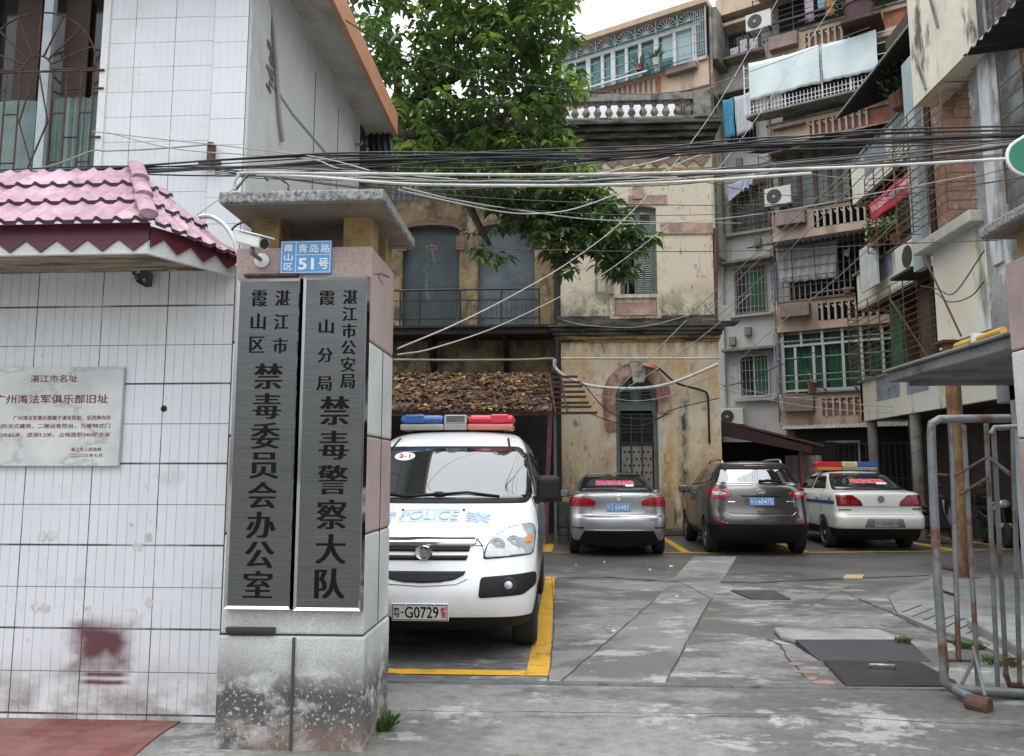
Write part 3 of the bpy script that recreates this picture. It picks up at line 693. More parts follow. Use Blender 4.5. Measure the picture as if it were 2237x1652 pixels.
# drainpipe and crack down the flank
q = MB(); q.tube(spline([P(u, v, X=-2.85) for u, v in ((585, -20), (596, 40), (604, 150), (612, 260), (618, 310))]), .022, 7); q.build('hanging_cable', M['cablegrey'], lb, smooth=True)
q = MB()
for i in range(14):
    p = P(585 + rnd() * 12, 95 + i * 8, X=-2.848); q.box(-2.85, -2.843, p.y - .03 - .04 * rnd(), p.y + .03, p.z - .02, p.z + .02)
q.build('spalled_edge', pm('spalled_plaster', (.13, .11, .09), .95, var=.4, vs=30), lb)
q = MB(); L = [P(u, v, X=-2.876) for u, v in ((545, 130), (610, 205), (640, 250), (700, 320), (760, 390))]
for a, b in zip(L, L[1:]): q.beam(a, b, .004, .035)
q.build('repair_line', pm('grey_filler', (.22, .22, .22), .9), lb)
for yy in (8.9, 9.9):
    q = MB(); q.box(-2.879, -2.876, yy - .008, yy + .008, 2.9, 6.3); q.build('render_joint', M['crack'], lb)
# window with grille
wf = MB(); wf.box(wx - .07, wx, YF - .02, YF + .1, 4.2, 7); wf.box(-12, wx, YF - .03, YF + .2, 4.14, 4.2)
win = wf.build('window', M['white'], lb)
q = MB(); q.box(-12, wx - .07, YF + .29, YF + .31, 4.2, 7); q.build('dark_glass', pm('dark_window_glass', (.02, .018, .016), .08, var=.4, vs=1.2), win)
q = MB()
def cur(x0, x1, z0, z1, Y, amp=.02, n=60, k=9):
    q.grid(lambda a, b: Vector((x0 + (x1 - x0) * a, Y + amp * math.sin(a * k * 6.28) + .3 * amp * math.sin(a * k * 17), z0 + (z1 - z0) * b)), n, 1)
zc = P(100, 222, Y=YF + .22).z
cur(-12, -5.06, 4.2, zc, YF + .2); cur(-5.0, wx - .1, 4.2, zc + .02, YF + .2)
q.build('net_curtain', pm('grey_green_curtain', (.22, .30, .29), .8, var=.2, vs=3), win)
q = MB()
for x in (-4.92, -5.7): q.box(x - .045, x + .045, YF + .08, YF + .14, 4.2, 7)
q.build('mullion', pm('pale_blue_frame', (.50, .58, .62), .5), win)
q = MB()
for x0_, x1_ in ((-4.85, -4.6), (-5.35, -5.1)):
    q.box(x0_, x1_, YF + .24, YF + .26, 4.6, 6.2)
q.build('brown_panel', pm('brown_wood_panel', (.06, .035, .025), .7, var=.3), win)
gr = MB(); yb = YF - .03; rr = .009
def bar(p, r_): gr.tube([Vector((p_[0], yb, p_[1])) for p_ in p], r_, 6)
cxw = P(90, 100, Y=YF).x; zmid = P(100, 160, Y=YF).z
bar([(-12, zmid), (wx - .02, zmid)], .012)
for i in range(-3, 9):
    x = cxw + .36 + (i - 4) * .15 * 1.0
step = [(-.62, 0), (-.44, 1), (-.30, 0), (-.16, 1), (.16, 1), (.30, 0), (.44, 1), (.56, 0)]
for dx, s in step: bar([(cxw + dx, 4.1), (cxw + dx, zmid)], rr)
for x in (-5.6, -5.8, -6.0): bar([(x, 4.1), (x, zmid)], rr)
for i in range(4):
    z = zmid - .18 - i * .24
    for a, b in ((-.62, -.44), (-.30, -.16), (.16, .30), (.44, .56)) if i % 2 else ((-.44, -.30), (.30, .44), (.56, .66)): bar([(cxw + a, z), (cxw + b, z)], rr)
for sgn in (-1, 1):
    bar([(cxw + sgn * .02, zmid), (cxw + sgn * .14, zmid - .5), (cxw - sgn * .02, zmid - .95), (cxw + sgn * .13, zmid - 1.3), (cxw - sgn * .02, 4.1)], rr)
for k_ in range(9):
    a = PI * k_ / 8; bar([(cxw + .14 * math.cos(a), zmid + .02 + .14 * math.sin(a)), (cxw + .58 * math.cos(a), zmid + .02 + .58 * math.sin(a))], rr)
for R_ in (.14, .58): bar([(cxw + R_ * math.cos(PI * k_ / 16), zmid + .02 + R_ * math.sin(PI * k_ / 16)) for k_ in range(17)], rr)
gr.build('window_grille', M['rust'], win)
# corrugated dark sheets at the rear corner
def corr(q, o, A, B, n, amp=.018, per=.09):
    """corrugated sheet: corner o, ridge-wise edge A, slope edge B"""
    o = Vector(o); A = Vector(A); B = Vector(B); nn = A.cross(B).normalized(); L = A.length
    q.grid(lambda a, b: o + A * a + B * b + nn * amp * math.sin(a * L / per * 6.283), n, 2)
M['darkcorr'] = pm('blackened_corrugated_sheet', (.022, .023, .026), .6, var=.3)
q = MB(); a = P(800, 272, Y=11.45); corr(q, a, P(855, 274, Y=11.45) - a, P(806, 338, Y=11.2) - a, 50); q.box(-3.0, -2.86, 11.06, 11.3, 3.5, 6.6)
q.build('corrugated_screen', M['darkcorr'], lb, solid=.004)
q = MB(); a = P(853, 408, Y=12.2); corr(q, a, P(918, 408, Y=12.2) - a, P(850, 440, Y=12.0) - a, 50)
q.build('corrugated_awning', M['darkcorr'], lb, solid=.004)
q = MB(); p = P(776, 316, X=-2.88); q.tube([p, p + Vector((.10, 0, 0)), p + Vector((.10, 0, .05))], .018, 8); q.build('overflow_pipe', M['galv'], lb)
q = MB(); a = P(462, 330, Y=6.84); q.box(a.x - .025, a.x + .025, 6.80, 6.874, a.z - .12, a.z + .07); q.box(a.x - .10, a.x + .10, 6.8, 6.84, a.z - .14, a.z - .11); q.build('cable_bracket', M['rust'], lb)

# ================================================================ old colonial house: tower and balcony wing
def stucco():
    t = NT('weathered_yellow_stucco'); z = t.xyz(2)
    c = t.mix(t.rng(t.noise(.9, (1, 1, 1), 6, .65, 2), .35, .65), (.58, .45, .29), (.68, .585, .43))
    c = t.mix(t.rng(z, 5.2, 5.6, 0, .55), c, (.66, .59, .46))
    c, _ = t.layer(c, dict(c=(.52, .30, .10), s=1.1, st=(1.6, 1.6, .7), lo=.46, hi=.64, amt=.8, seed=4, z=(5.0, 5.4)))
    c, _ = t.layer(c, dict(c=(.62, .58, .50), s=1.7, st=(1.4, 1.4, .8), lo=.54, hi=.62, amt=.8, seed=6))
    c, _ = t.layer(c, dict(c=(.45, .43, .40), s=2.4, lo=.60, hi=.66, amt=.7, seed=11))
    c, _ = t.layer(c, dict(c=(.10, .075, .04), s=5, st=(1.5, 1.5, .6), lo=.58, hi=.68, amt=.7, seed=13))
    for za, zb_, am in ((5.05, 4.2, .9), (9.9, 8.9, .9)):           # streaks running down from the cornices
        f = t.math('MULTIPLY', t.rng(t.noise(3.2, (1.6, 1.6, .16), 5, .6, 17), .38, .62, 0, am), t.math('MULTIPLY', t.rng(z, zb_, za, 0, 1), t.math('LESS_THAN', z, za + .05)))
        c = t.mix(f, c, (.05, .038, .025))
    for za, zb_ in ((0.2, 2.2), (5.3, 6.4)):                          # mould rising from the foot of each storey
        f = t.math('MULTIPLY', t.rng(t.noise(2.6, (1, 1, .8), 6, .7, 19), .40, .56, 0, .92), t.math('MULTIPLY', t.rng(z, za, zb_, 1, 0), t.math('GREATER_THAN', z, za - .3)))
        c = t.mix(f, c, (.055, .045, .032))
    sk = t.math('MULTIPLY', t.rng(t.math('ABSOLUTE', t.math('SUBTRACT', t.xyz(0), t.math('ADD', 3.02, t.math('MULTIPLY', t.noise(2, (0, 0, 1), 2, .5, 3), .2)))), .02, .16, 1, 0), t.rng(z, 3.4, 3.0, 0, 1))
    c = t.mix(t.math('MULTIPLY', sk, t.rng(t.noise(4, (1, 1, .5), 4, .7, 8), .35, .55)), c, (.07, .06, .04))
    t.put(t.b.inputs['Base Color'], c); t.b.inputs['Roughness'].default_value = .9
    t.bump(t.noise(14, (1, 1, 1), 6, .7, 3), .35, .02); return t.mat
M['stucco'] = stucco()
M['cornice'] = pm('black_stained_cornice', (.13, .115, .09), .9, var=.3, vs=3, bump=.2, layers=[dict(c=(.02, .02, .018), s=2.4, st=(.5, 1, 2), lo=.40, hi=.58), dict(c=(.38, .35, .29), s=3, st=(.5, 1, 2.5), lo=.63, hi=.7, amt=.75)])
M['cornwarm'] = pm('ochre_stained_cornice', (.35, .22, .10), .9, var=.25, vs=3, layers=[dict(c=(.05, .04, .03), s=2.5, st=(.5, 1, 2.5), lo=.5, hi=.62)])
M['balust'] = pm('grey_cast_baluster', (.25, .235, .20), .9, var=.25, vs=6, layers=[dict(c=(.06, .055, .05), s=5, lo=.5, hi=.64)])
def bricky(name, c1, c2, mort, bw=.22, bh=.07, axis=0, ms=.006, layers=()):
    t = NT(name); b = t.new('ShaderNodeTexBrick'); t.l.new(t.vec(t.xyz(axis), t.xyz(2), 0), b.inputs[0])
    b.inputs['Scale'].default_value = 1; b.inputs['Brick Width'].default_value = bw; b.inputs['Row Height'].default_value = bh; b.inputs['Mortar Size'].default_value = ms
    for k_, v in (('Color1', c1), ('Color2', c2), ('Mortar', mort)): b.inputs[k_].default_value = (*v, 1)
    c = b.outputs[0]; c = t.mix(t.rng(t.noise(8, (1, 1, 1), 5, .7, 3), .3, .7, 0, .5), c, t.mix(1.0, c, (.55, .5, .5), 'MULTIPLY'))
    for d in layers: c, _ = t.layer(c, d)
    t.put(t.b.inputs['Base Color'], c); t.b.inputs['Roughness'].default_value = .9
    t.bump(b.outputs['Fac'], -.5, .01); return t.mat
M['pinkbrick'] = bricky('faded_pink_brick', (.33, .19, .16), (.38, .245, .205), (.42, .32, .26), layers=[dict(c=(.55, .44, .33), s=2.5, lo=.46, hi=.62, amt=.75)])
M['greenpaint'] = pm('grey_green_door_paint', (.12, .155, .14), .6, var=.2, vs=4, fine=.06, layers=[dict(c=(.06, .07, .065), s=4, st=(1, 1, .4), lo=.52, hi=.66, amt=.6), dict(c=(.25, .25, .22), s=9, lo=.62, hi=.7, amt=.5)])
oh = thing('colonial_house', 'old yellow-stucco colonial house with an arched door tower, cornices and a balcony wing', 'house', (0, 22, 0))
TY = 20.0
tx0, tx1 = .03, 4.05
dcx = (P(1391, 900, Y=TY).x); dw = (P(1437, 950, Y=TY).x - P(1345, 950, Y=TY).x) / 2; zsp = P(1391, 872, Y=TY).z; ztop = P(1391, 822, Y=TY).z
# tower wall with real openings (door arch and window)
w0, w1, wz0, wz1 = rects(1352, 643, 1437, 458, TY)
wxc = (w0 + w1) / 2
q = MB(); dep = .45
arc = [Vector((dcx - dw * math.cos(PI * i / 16), 0, zsp + (ztop - zsp) * math.sin(PI * i / 16))) for i in range(17)]
def wallp(pts): q.prism([(p[0], TY, p[1]) for p in pts], (0, dep, 0))
wallp([(tx0, 0), (dcx - dw, 0), (dcx - dw, zsp), (tx0, zsp)]); wallp([(dcx + dw, 0), (tx1, 0), (tx1, zsp), (dcx + dw, zsp)])
wallp([(tx0, zsp)] + [(p.x, p.z) for p in arc] + [(tx1, zsp), (tx1, 5.0), (tx0, 5.0)])
t0, t1 = tx0 + .06, tx1 - .07
wallp([(t0, 5.0), (t1, 5.0), (t1, wz0), (t0, wz0)]); wallp([(t0, wz0), (w0, wz0), (w0, wz1), (t0, wz1)]); wallp([(w1, wz0), (t1, wz0), (t1, wz1), (w1, wz1)])
warc = [Vector((wxc - (w1 - w0) / 2 * math.cos(PI * i / 10), 0, wz1 + .09 * math.sin(PI * i / 10))) for i in range(11)]
wallp([(t0, wz1)] + [(p.x, p.z) for p in warc] + [(t1, wz1), (t1, 10.6), (t0, 10.6)])
q.box(t1 - .25, t1, TY + dep, 25, 0, 10.6); q.box(t0, t0 + .25, TY + dep, 25, 0, 10.6); q.box(t0 + .25, t1 - .25, TY + 1.6, TY + 1.8, 0, 10.6)
q.build('tower_wall', M['stucco'], oh)
def cornice(name, zlist, x0, x1, mat, y=TY, par=oh):
    q = MB()
    for za, zb_, pr in zlist: q.box(x0 - pr, x1 + pr * .6, y - pr, y + .3, za, zb_)
    return q.build(name, mat, par, bevel=.012)
cornice('lower_cornice_moulding', [(4.86, 4.96, .08), (4.80, 4.858, .04)], tx0, tx1, M['cornwarm'])
cornice('lower_cornice', [(4.965, 5.06, .14), (5.063, 5.16, .20), (5.163, 5.19, .25)], tx0, tx1, M['cornice'])
cornice('lower_cornice_blocking', [(5.193, 5.47, .05)], tx0 + .03, tx1 - .03, M['cornice'])
cornice('upper_cornice', [(9.97, 10.10, .10), (10.103, 10.25, .22), (10.253, 10.40, .32), (10.403, 10.52, .42)], t0, t1, M['cornice'])
cornice('upper_frieze', [(9.62, 9.967, .03)], t0, t1, M['cornwarm'])
# diamond frieze
q = MB(); za, zb_ = P(1400, 367, Y=TY).z, P(1400, 337, Y=TY).z
n = 10; ws = (t1 - t0 - .1) / n
for i in range(n):
    cx = t0 + .05 + (i + .5) * ws; q.prism([(cx, TY, za), (cx + ws * .48, TY, (za + zb_) / 2), (cx, TY, zb_), (cx - ws * .48, TY, (za + zb_) / 2)], (0, -.04, 0))
q.build('diamond_frieze', pm('greyed_pink_plaster', (.27, .19, .15), .9, var=.25, vs=5, layers=[dict(c=(.09, .07, .06), s=3, lo=.5, hi=.65, amt=.7)]), oh)
cornice('frieze_band', [(za - .16, za - .03, .06)], t0, t1, M['cornwarm'])
bz0, bz1 = P(1500, 512, Y=TY).z, P(1500, 487, Y=TY).z
for xa_, xb_ in ((w1 + .1, t1 + .02), (t0 - .02, w0 - .1)):
    q = MB(); q.box(xa_, xb_, TY - .03, TY + .1, bz0, bz1); q.build('string_course', M['pinkbrick'], oh)
# balustrade
bu = [1222 + i * 25.0 for i in range(-1, 13)]
zb0, zb1 = 10.522, P(1400, 208, Y=TY - .3).z
q = MB(); q.box(-4.6, 3.98, TY - .42, TY - .16, zb1 - .20, zb1); q.build('balustrade_rail', M['balust'], oh, bevel=.015)
q = MB(); q.box(-4.6, 3.98, TY - .40, TY - .18, zb0, zb0 + .07); q.build('balustrade_plinth', M['balust'], oh, bevel=.015)
q = MB(); q.box(3.52, 3.95, TY - .46, TY - .10, zb0, zb1 + .03); q.build('balustrade_pier', M['balust'], oh, bevel=.02)
hb = zb1 - .2 - (zb0 + .07)
prof_b = [(.07, 0), (.07, .06), (.045, .08), (.055, .14), (.095, .30), (.10, .38), (.08, .50), (.045, .66), (.04, .74), (.06, .78), (.06, .86), (.075, .9), (.075, 1.0)]
bx = 3.42
bmesh0 = None
for i in range(18):
    x = bx - i * .292
    if bmesh0 is None:
        q = MB(); q.lathe([(r_ * 1.05, z * hb) for r_, z in prof_b], (0, 0, 0), 10); bmesh0 = q.build('baluster', M['balust'], oh, smooth=R(45), local=True)
        o = bmesh0
    else:
        o = bmesh0.copy(); COL.objects.link(o); o.parent = oh
    o.location = (Vector((x, TY - .29, zb0 + .07)) - Vector((0, 22, 0)))
# white sheet drying behind the balusters
q = MB(); q.grid(lambda a, b: Vector((.2 + 3.0 * a, TY + .28 + .03 * math.sin(a * 23), zb0 + .05 + b * (.80 - .28 * (1 - min(1, a * 1.6))))), 40, 4)
tag(q.build('drying_sheet', pm('white_bed_sheet', (.78, .80, .84), .8, var=.05, fine=0), smooth=True), 'long white sheet drying on the roof terrace behind the stone balusters', 'sheet')
# arched brick surround, keystone
oarc = lambda f, n=20: [Vector((dcx - (dw + f) * math.cos(PI * i / n), TY - .045, zsp + (ztop - zsp + f) * math.sin(PI * i / n))) for i in range(n + 1)]
leg = .80
o_ = [Vector((dcx - dw - .26, TY - .045, zsp - leg))] + oarc(.34) + [Vector((dcx + dw + .34, TY - .045, zsp - .35))]
i_ = [Vector((dcx - dw, TY - .045, zsp - leg))] + oarc(0) + [Vector((dcx + dw, TY - .045, zsp - .35))]
q = MB(); q.ring(o_, i_, (0, .2, 0), closed=False); q.build('door_arch', bricky('red_arch_brick', (.25, .10, .09), (.31, .155, .135), (.36, .25, .20), bw=.12, bh=.5, layers=[dict(c=(.52, .41, .28), s=2.2, lo=.48, hi=.62, amt=.8), dict(c=(.10, .07, .05), s=3, lo=.58, hi=.68, amt=.6)]), oh)
q = MB(); kx0, kx1, kz0, kz1 = rects(1374, 836, 1416, 788, TY - .08); q.prism([(kx0, TY - .12, kz1), (kx1, TY - .12, kz1), (kx1 - .1, TY - .12, kz0), (kx0 + .1, TY - .12, kz0)], (0, .25, 0)); q.build('keystone', pm('pale_keystone', (.48, .45, .38), .9, var=.2, layers=[dict(c=(.12, .11, .09), s=5, lo=.52, hi=.62, amt=.8)]), oh, bevel=.02)
# the door
dy = TY + .16
door = MB(); fr = .12
o_ = [Vector((dcx - dw, dy, 0))] + [Vector((p.x, dy, p.z)) for p in arc] + [Vector((dcx + dw, dy, 0))]
i_ = [Vector((dcx - dw + fr, dy, 0))] + [Vector((dcx - (dw - fr) * math.cos(PI * i / 16), dy, zsp + (ztop - zsp - fr) * math.sin(PI * i / 16))) for i in range(17)] + [Vector((dcx + dw - fr, dy, 0))]
door.ring(o_, i_, (0, .1, 0), closed=False); door.box(dcx - dw + fr, dcx + dw - fr, dy, dy + .09, zsp - .28, zsp - .12); door.box(dcx - .07, dcx + .07, dy - .01, dy + .06, zsp - .12, ztop - .1)
dr = door.build('door', M['greenpaint'], oh)
q = MB()
for sx in (-1, 1):
    pts = [Vector((dcx + sx * (.075 + (dw - fr - .075) * a), dy + .03, zsp - .12 + b)) for a, b in ((0, 0), (1, 0), (.98, .28), (.8, .56), (.5, .78), (0, .88))]
    q.prism(pts, (0, .03, 0))
q.build('fanlight_board', M['greenpaint'], dr)
q = MB()
for sx in (-1, 1):
    for i in range(5):
        z = zsp - .02 + i * .085; q.box(min(dcx + sx * .14, dcx + sx * .52), max(dcx + sx * .14, dcx + sx * .52), dy + .005, dy + .032, z, z + .045)
q.build('fanlight_slot', M['dark'], dr)
gz0, gz1 = P(1391, 973, Y=dy).z, P(1391, 905, Y=dy).z
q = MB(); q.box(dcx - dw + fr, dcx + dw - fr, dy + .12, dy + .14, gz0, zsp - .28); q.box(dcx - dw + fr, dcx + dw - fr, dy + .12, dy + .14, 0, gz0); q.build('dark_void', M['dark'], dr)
q = MB(); ww = dw - fr
for i in range(25):
    x = dcx - ww + .04 + i * (2 * ww - .08) / 24; q.tube([(x, dy + .02, gz0), (x, dy + .02, gz1)], .009, 5)
for x in (dcx - ww, dcx - ww / 3, dcx + ww / 3, dcx + ww): q.box(x - .02, x + .02, dy, dy + .04, 0, gz1)
for z in (gz0, gz0 + .06, gz1, (gz0 + gz1) / 2 + .02, (gz0 + gz1) / 2 - .06): q.box(dcx - ww, dcx + ww, dy + .002, dy + .038, z - .015, z + .015)
for i in range(6):
    x = dcx - ww + (i + .5) * 2 * ww / 6; q.tube([(x + .08 * math.cos(a), dy + .02, gz0 + .09 + .05 * math.sin(a)) for a in [PI * k_ / 8 + PI for k_ in range(9)]], .008, 5)
q.build('door_grille', M['dkmetal'], dr)
q = MB(); q.box(dcx - ww, dcx + ww, dy + .015, dy + .035, .1, gz0 - .02); q.build('kick_panel', pm('scuffed_grey_sheet', (.25, .235, .20), .6, var=.25, vs=4, layers=[dict(c=(.20, .08, .05), s=3, lo=.56, hi=.68, amt=.8), dict(c=(.07, .06, .05), s=2, lo=.55, hi=.7, z=(.2, 1.2))]), dr)
for r_ in range(7):
    for i in range(6):
        x = dcx - ww + .1 + (i + (.5 if r_ % 2 else 0)) * (2 * ww - .1) / 6; z = gz0 - .16 - r_ * .17
        if x < dcx + ww - .04: q = MB(); q.ball((x, dy + .012, z), .028, 6); q.build('stud', M['dkmetal'], dr)
for i in range(6):
    q = MB(); z = gz1 + .10 + i * .07; q.box(dcx - ww + .02, dcx + ww - .02, dy + .03, dy + .05, z, z + .02); q.build('transom_slat', M['dkmetal'], dr)
# upper window
wy = TY + .12
wn_o = MB(); f_ = .09
o_ = [Vector((w0, wy, wz0))] + [Vector((p.x, wy, p.z)) for p in warc] + [Vector((w1, wy, wz0))]
i_ = [Vector((w0 + f_, wy, wz0))] + [Vector((wxc - ((w1 - w0) / 2 - f_) * math.cos(PI * i / 10), wy, wz1 - f_ + .08 * math.sin(PI * i / 10))) for i in range(11)] + [Vector((w1 - f_, wy, wz0))]
wn_o.ring(o_, i_, (0, .08, 0), closed=False)
zt = P(1400, 488, Y=TY).z; wn_o.box(w0 + f_, w1 - f_, wy, wy + .07, zt - .16, zt); wn_o.box(w0 - .05, w1 + .05, TY - .05, wy + .1, wz0 - .05, wz0)
wnd = wn_o.build('shuttered_window', M['greenpaint'], oh)
def louv(q, x0, x1, z0, z1, y, n):
    for i in range(n):
        z = z0 + (z1 - z0) * (i + .5) / n; h_ = (z1 - z0) / n
        q.add([(x0, y - .005, z - h_ * .38), (x1, y - .005, z - h_ * .38), (x1, y + .04, z + h_ * .30), (x0, y + .04, z + h_ * .30), (x0, y + .004, z - h_ * .44), (x1, y + .004, z - h_ * .44), (x1, y + .05, z + h_ * .24), (x0, y + .05, z + h_ * .24)], [(0, 1, 2, 3), (4, 7, 6, 5), (0, 4, 5, 1), (2, 6, 7, 3), (1, 5, 6, 2), (3, 7, 4, 0)])
M['louvre'] = pm('pale_louvre', (.42, .44, .40), .7, var=.15, vs=6)
q = MB()
for a, b in ((w0 + f_ + .06, wxc - .07), (wxc + .07, w1 - f_ - .06)): louv(q, a, b, zt + .06, wz1 - .13, wy + .03, 6)
q.build('transom_louvres', M['louvre'], wnd)
q = MB()
for x in (wxc - .07, w0 + f_, w1 - f_ - .06): q.box(x, x + (.14 if x == wxc - .07 else .06), wy + .01, wy + .07, zt, wz1 - .02)
q.build('transom_frame', M['greenpaint'], wnd)
sx0, sx1 = P(1387, 600, Y=TY).x, w1 - f_
q = MB(); zm = wz0 + (zt - wz0) * .5
for x in (sx0, (sx0 + sx1) / 2 - .03, sx1 - .07): q.box(x, x + .06, wy + .0, wy + .05, wz0 + .02, zt - .17)
for z in (wz0 + .02, zm - .1, zt - .25): q.box(sx0, sx1, wy + .001, wy + .049, z, z + .10)
sh = q.build('shutter', M['greenpaint'], wnd)
q = MB()
for a, b in ((sx0 + .06, (sx0 + sx1) / 2 - .03), ((sx0 + sx1) / 2 + .03, sx1 - .07)):
    for za_l, zb_l in ((wz0 + .12, zm - .1), (zm, zt - .25)): q = MB(); louv(q, a, b, za_l, zb_l, wy + .0, 13); q.build('louvre_panel', M['louvre'], sh)
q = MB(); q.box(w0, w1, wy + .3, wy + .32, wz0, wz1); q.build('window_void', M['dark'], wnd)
q = MB(); xx0, xx1, zz0, zz1 = rects(1300, 643, 1341, 572, TY - .1)
for x in (xx0, (xx0 + xx1) / 2 + .04, xx1 - .07): q.box(x, x + .06, TY - .13, TY - .08, zz0, zz1)
for z in (zz0, zz1 - .08): q.box(xx0, xx1, TY - .129, TY - .081, z, z + .07)
q.build('open_casement', pm('grey_casement', (.22, .23, .22), .7), wnd)
q = MB(); q.box(w0 + f_, w0 + f_ + .05, wy + .1, wy + .14, wz0, zt - .16); q.box((w0 + sx0) / 2, (w0 + sx0) / 2 + .05, wy + .1, wy + .14, wz0, zt - .16)
for z in (wz0 + .5, wz0 + 1.0): q.box(w0 + f_, sx0, wy + .1, wy + .14, z, z + .04)
q.build('glazing_bars', M['greenpaint'], wnd)
# lintel blocks, niche panel
q = MB(); lx0, lx1, lz0, lz1 = rects(1372, 452, 1440, 428, TY); q.box(lx0, lx1 + .2, TY - .03, TY + .05, wz1 + .12, lz1); q.box(wxc - .12, wxc + .16, TY - .06, TY - .02, lz1 - .1, lz1 + .22); q.build('window_lintel', M['pinkbrick'], oh)
nx0, nx1, nz0, nz1 = rects(1342, 693, 1435, 652, TY)
q = MB(); q.ring([(nx0 - .12, TY - .06, nz0 - .04), (nx1 + .12, TY - .06, nz0 - .04), (nx1 + .12, TY - .06, nz1 + .09), (nx0 - .12, TY - .06, nz1 + .09)], [(nx0, TY - .06, nz0 + .02), (nx1, TY - .06, nz0 + .02), (nx1, TY - .06, nz1), (nx0, TY - .06, nz1)], (0, .1, 0)); q.build('panel_frame', M['stucco'], oh)
q = MB(); q.box(nx0 + .02, nx1 - .02, TY - .03, TY + .02, nz0 + .05, nz1 - .12); q.build('brick_panel', M['pinkbrick'], oh)
# drainpipes on the tower
q = MB(); p = [P(1562, v, Y=TY + .1) for v in (500, 560, 640, 720)]; q.tube(p, .07, 10); q.build('drainpipe', pm('rusty_drainpipe', (.13, .06, .045), .7, var=.3, vs=5), oh, smooth=R(40))
q = MB(); q.box(.0, 4.2, 19.55, 20.0, 0, .16); q.box(.0, 1.0, 19.7, 20.0, .163, .8); q.box(3.1, 4.1, 19.8, 20.0, .163, .55); q.build('stone_plinth', pm('mossy_plinth', (.10, .09, .07), .95, var=.4, vs=3, bump=.3), oh, bevel=.03)
q = MB(); c = P(1440, 1102, Y=19.5); q.box(c.x - .02, c.x + .36, 19.56, 19.78, .165, c.z + .12); tag(q.build('carton', pm('brown_carton', (.35, .24, .14), .8), bevel=.004), 'tan carton standing between the silver saloon and the tower wall', 'box')
# ---- wing
M['dirtybrick'] = bricky('dirty_brown_brick', (.19, .11, .09), (.23, .145, .115), (.22, .16, .12), layers=[dict(c=(.30, .22, .13), s=3, lo=.48, hi=.62, amt=.7), dict(c=(.06, .05, .04), s=3, lo=.55, hi=.66, amt=.8)])
WY = 21.0; bzs = P(1000, 727, Y=WY).z
q = MB(); doors = [(P(878, 650, Y=WY).x, P(1003, 650, Y=WY).x), (P(1043, 650, Y=WY).x, P(1168, 650, Y=WY).x)]
zd = P(940, 505, Y=WY).z; za_ = P(940, 492, Y=WY).z
def ww_(pts): q.prism([(p[0], WY, p[1]) for p in pts], (0, .4, 0))
xs = [-12, doors[0][0], doors[0][1], doors[1][0], doors[1][1], .08]
for i in (0, 2, 4): ww_([(xs[i], bzs), (xs[i + 1], bzs), (xs[i + 1], zd), (xs[i], zd)])
top = [(-12, zd)]
for d0, d1 in doors: top += [(d0 + (d1 - d0) * (.5 - .5 * math.cos(PI * i / 8)), zd + (za_ - zd) * math.sin(PI * i / 8)) for i in range(9)]
ww_(top + [(.08, zd), (.08, 10.6), (-12, 10.6)])
ww_([(-12, 0), (.08, 0), (.08, bzs), (-12, bzs)])
q.build('wing_wall', pm('dirty_ochre_stucco', (.33, .24, .13), .9, var=.3, vs=1.5, bump=.2, layers=[dict(c=(.10, .075, .045), s=3, st=(1, 1, .6), lo=.48, hi=.62, amt=.8), dict(c=(.46, .40, .30), s=2.5, lo=.56, hi=.64, amt=.7), dict(c=(.05, .05, .035), s=2, lo=.5, hi=.64, amt=.7)]), oh)
for k_, (d0, d1) in enumerate(doors):
    q = MB(); q.box(d0, d1, WY + .18, WY + .22, bzs, za_ + .05)
    for z in (bzs + 1.3, bzs + 2.0): q.box(d0, d1, WY + .175, WY + .182, z, z + .012)
    q.build('boarded_door', pm('slate_green_board', (.060, .085, .088) if not k_ else (.14, .175, .195), .7, var=.25, vs=1.4, fine=.12, layers=[dict(c=(.025, .03, .028), s=1.5, lo=.48, hi=.72, amt=.6), dict(c=(.22, .24, .24), s=2.5, st=(1, 1, .3), lo=.6, hi=.7, amt=.5)]), oh)
    q = MB(); n = 10
    o_ = [Vector((d0 + (d1 - d0) * (.5 - .56 * math.cos(PI * i / n)), WY - .03, zd - .05 + (za_ - zd + .22) * math.sin(PI * i / n))) for i in range(n + 1)]
    i_ = [Vector((d0 + (d1 - d0) * (.5 - .5 * math.cos(PI * i / n)), WY - .03, zd + (za_ - zd) * math.sin(PI * i / n))) for i in range(n + 1)]
    q.ring(o_, i_, (0, .1, 0), closed=False); mx = (d0 + d1) / 2; q.box(mx - .1, mx + .14, WY - .05, WY + .02, za_ + .1, za_ + .42); q.build('brick_arch', M['dirtybrick'], oh)
    for xx in (d0 - .02, d1 + .02):
        q = MB(); q.box(xx - .17, xx + .17, WY - .02, WY + .05, bzs + 2.2, bzs + 2.55) if False else q.box(xx - .12, xx + .12, WY - .025, WY + .05, zd - .55, zd - .15); q.build('impost_band', M['dirtybrick'], oh)
cornice('wing_cornice', [(9.97, 10.25, .2), (10.253, 10.52, .42)], -12, -.45, M['cornice'], TY + .02)
q = MB(); q.box(-12, -.02, TY + .32, WY, 9.9, 10.5); q.build('wing_eave', M['cornice'], oh)
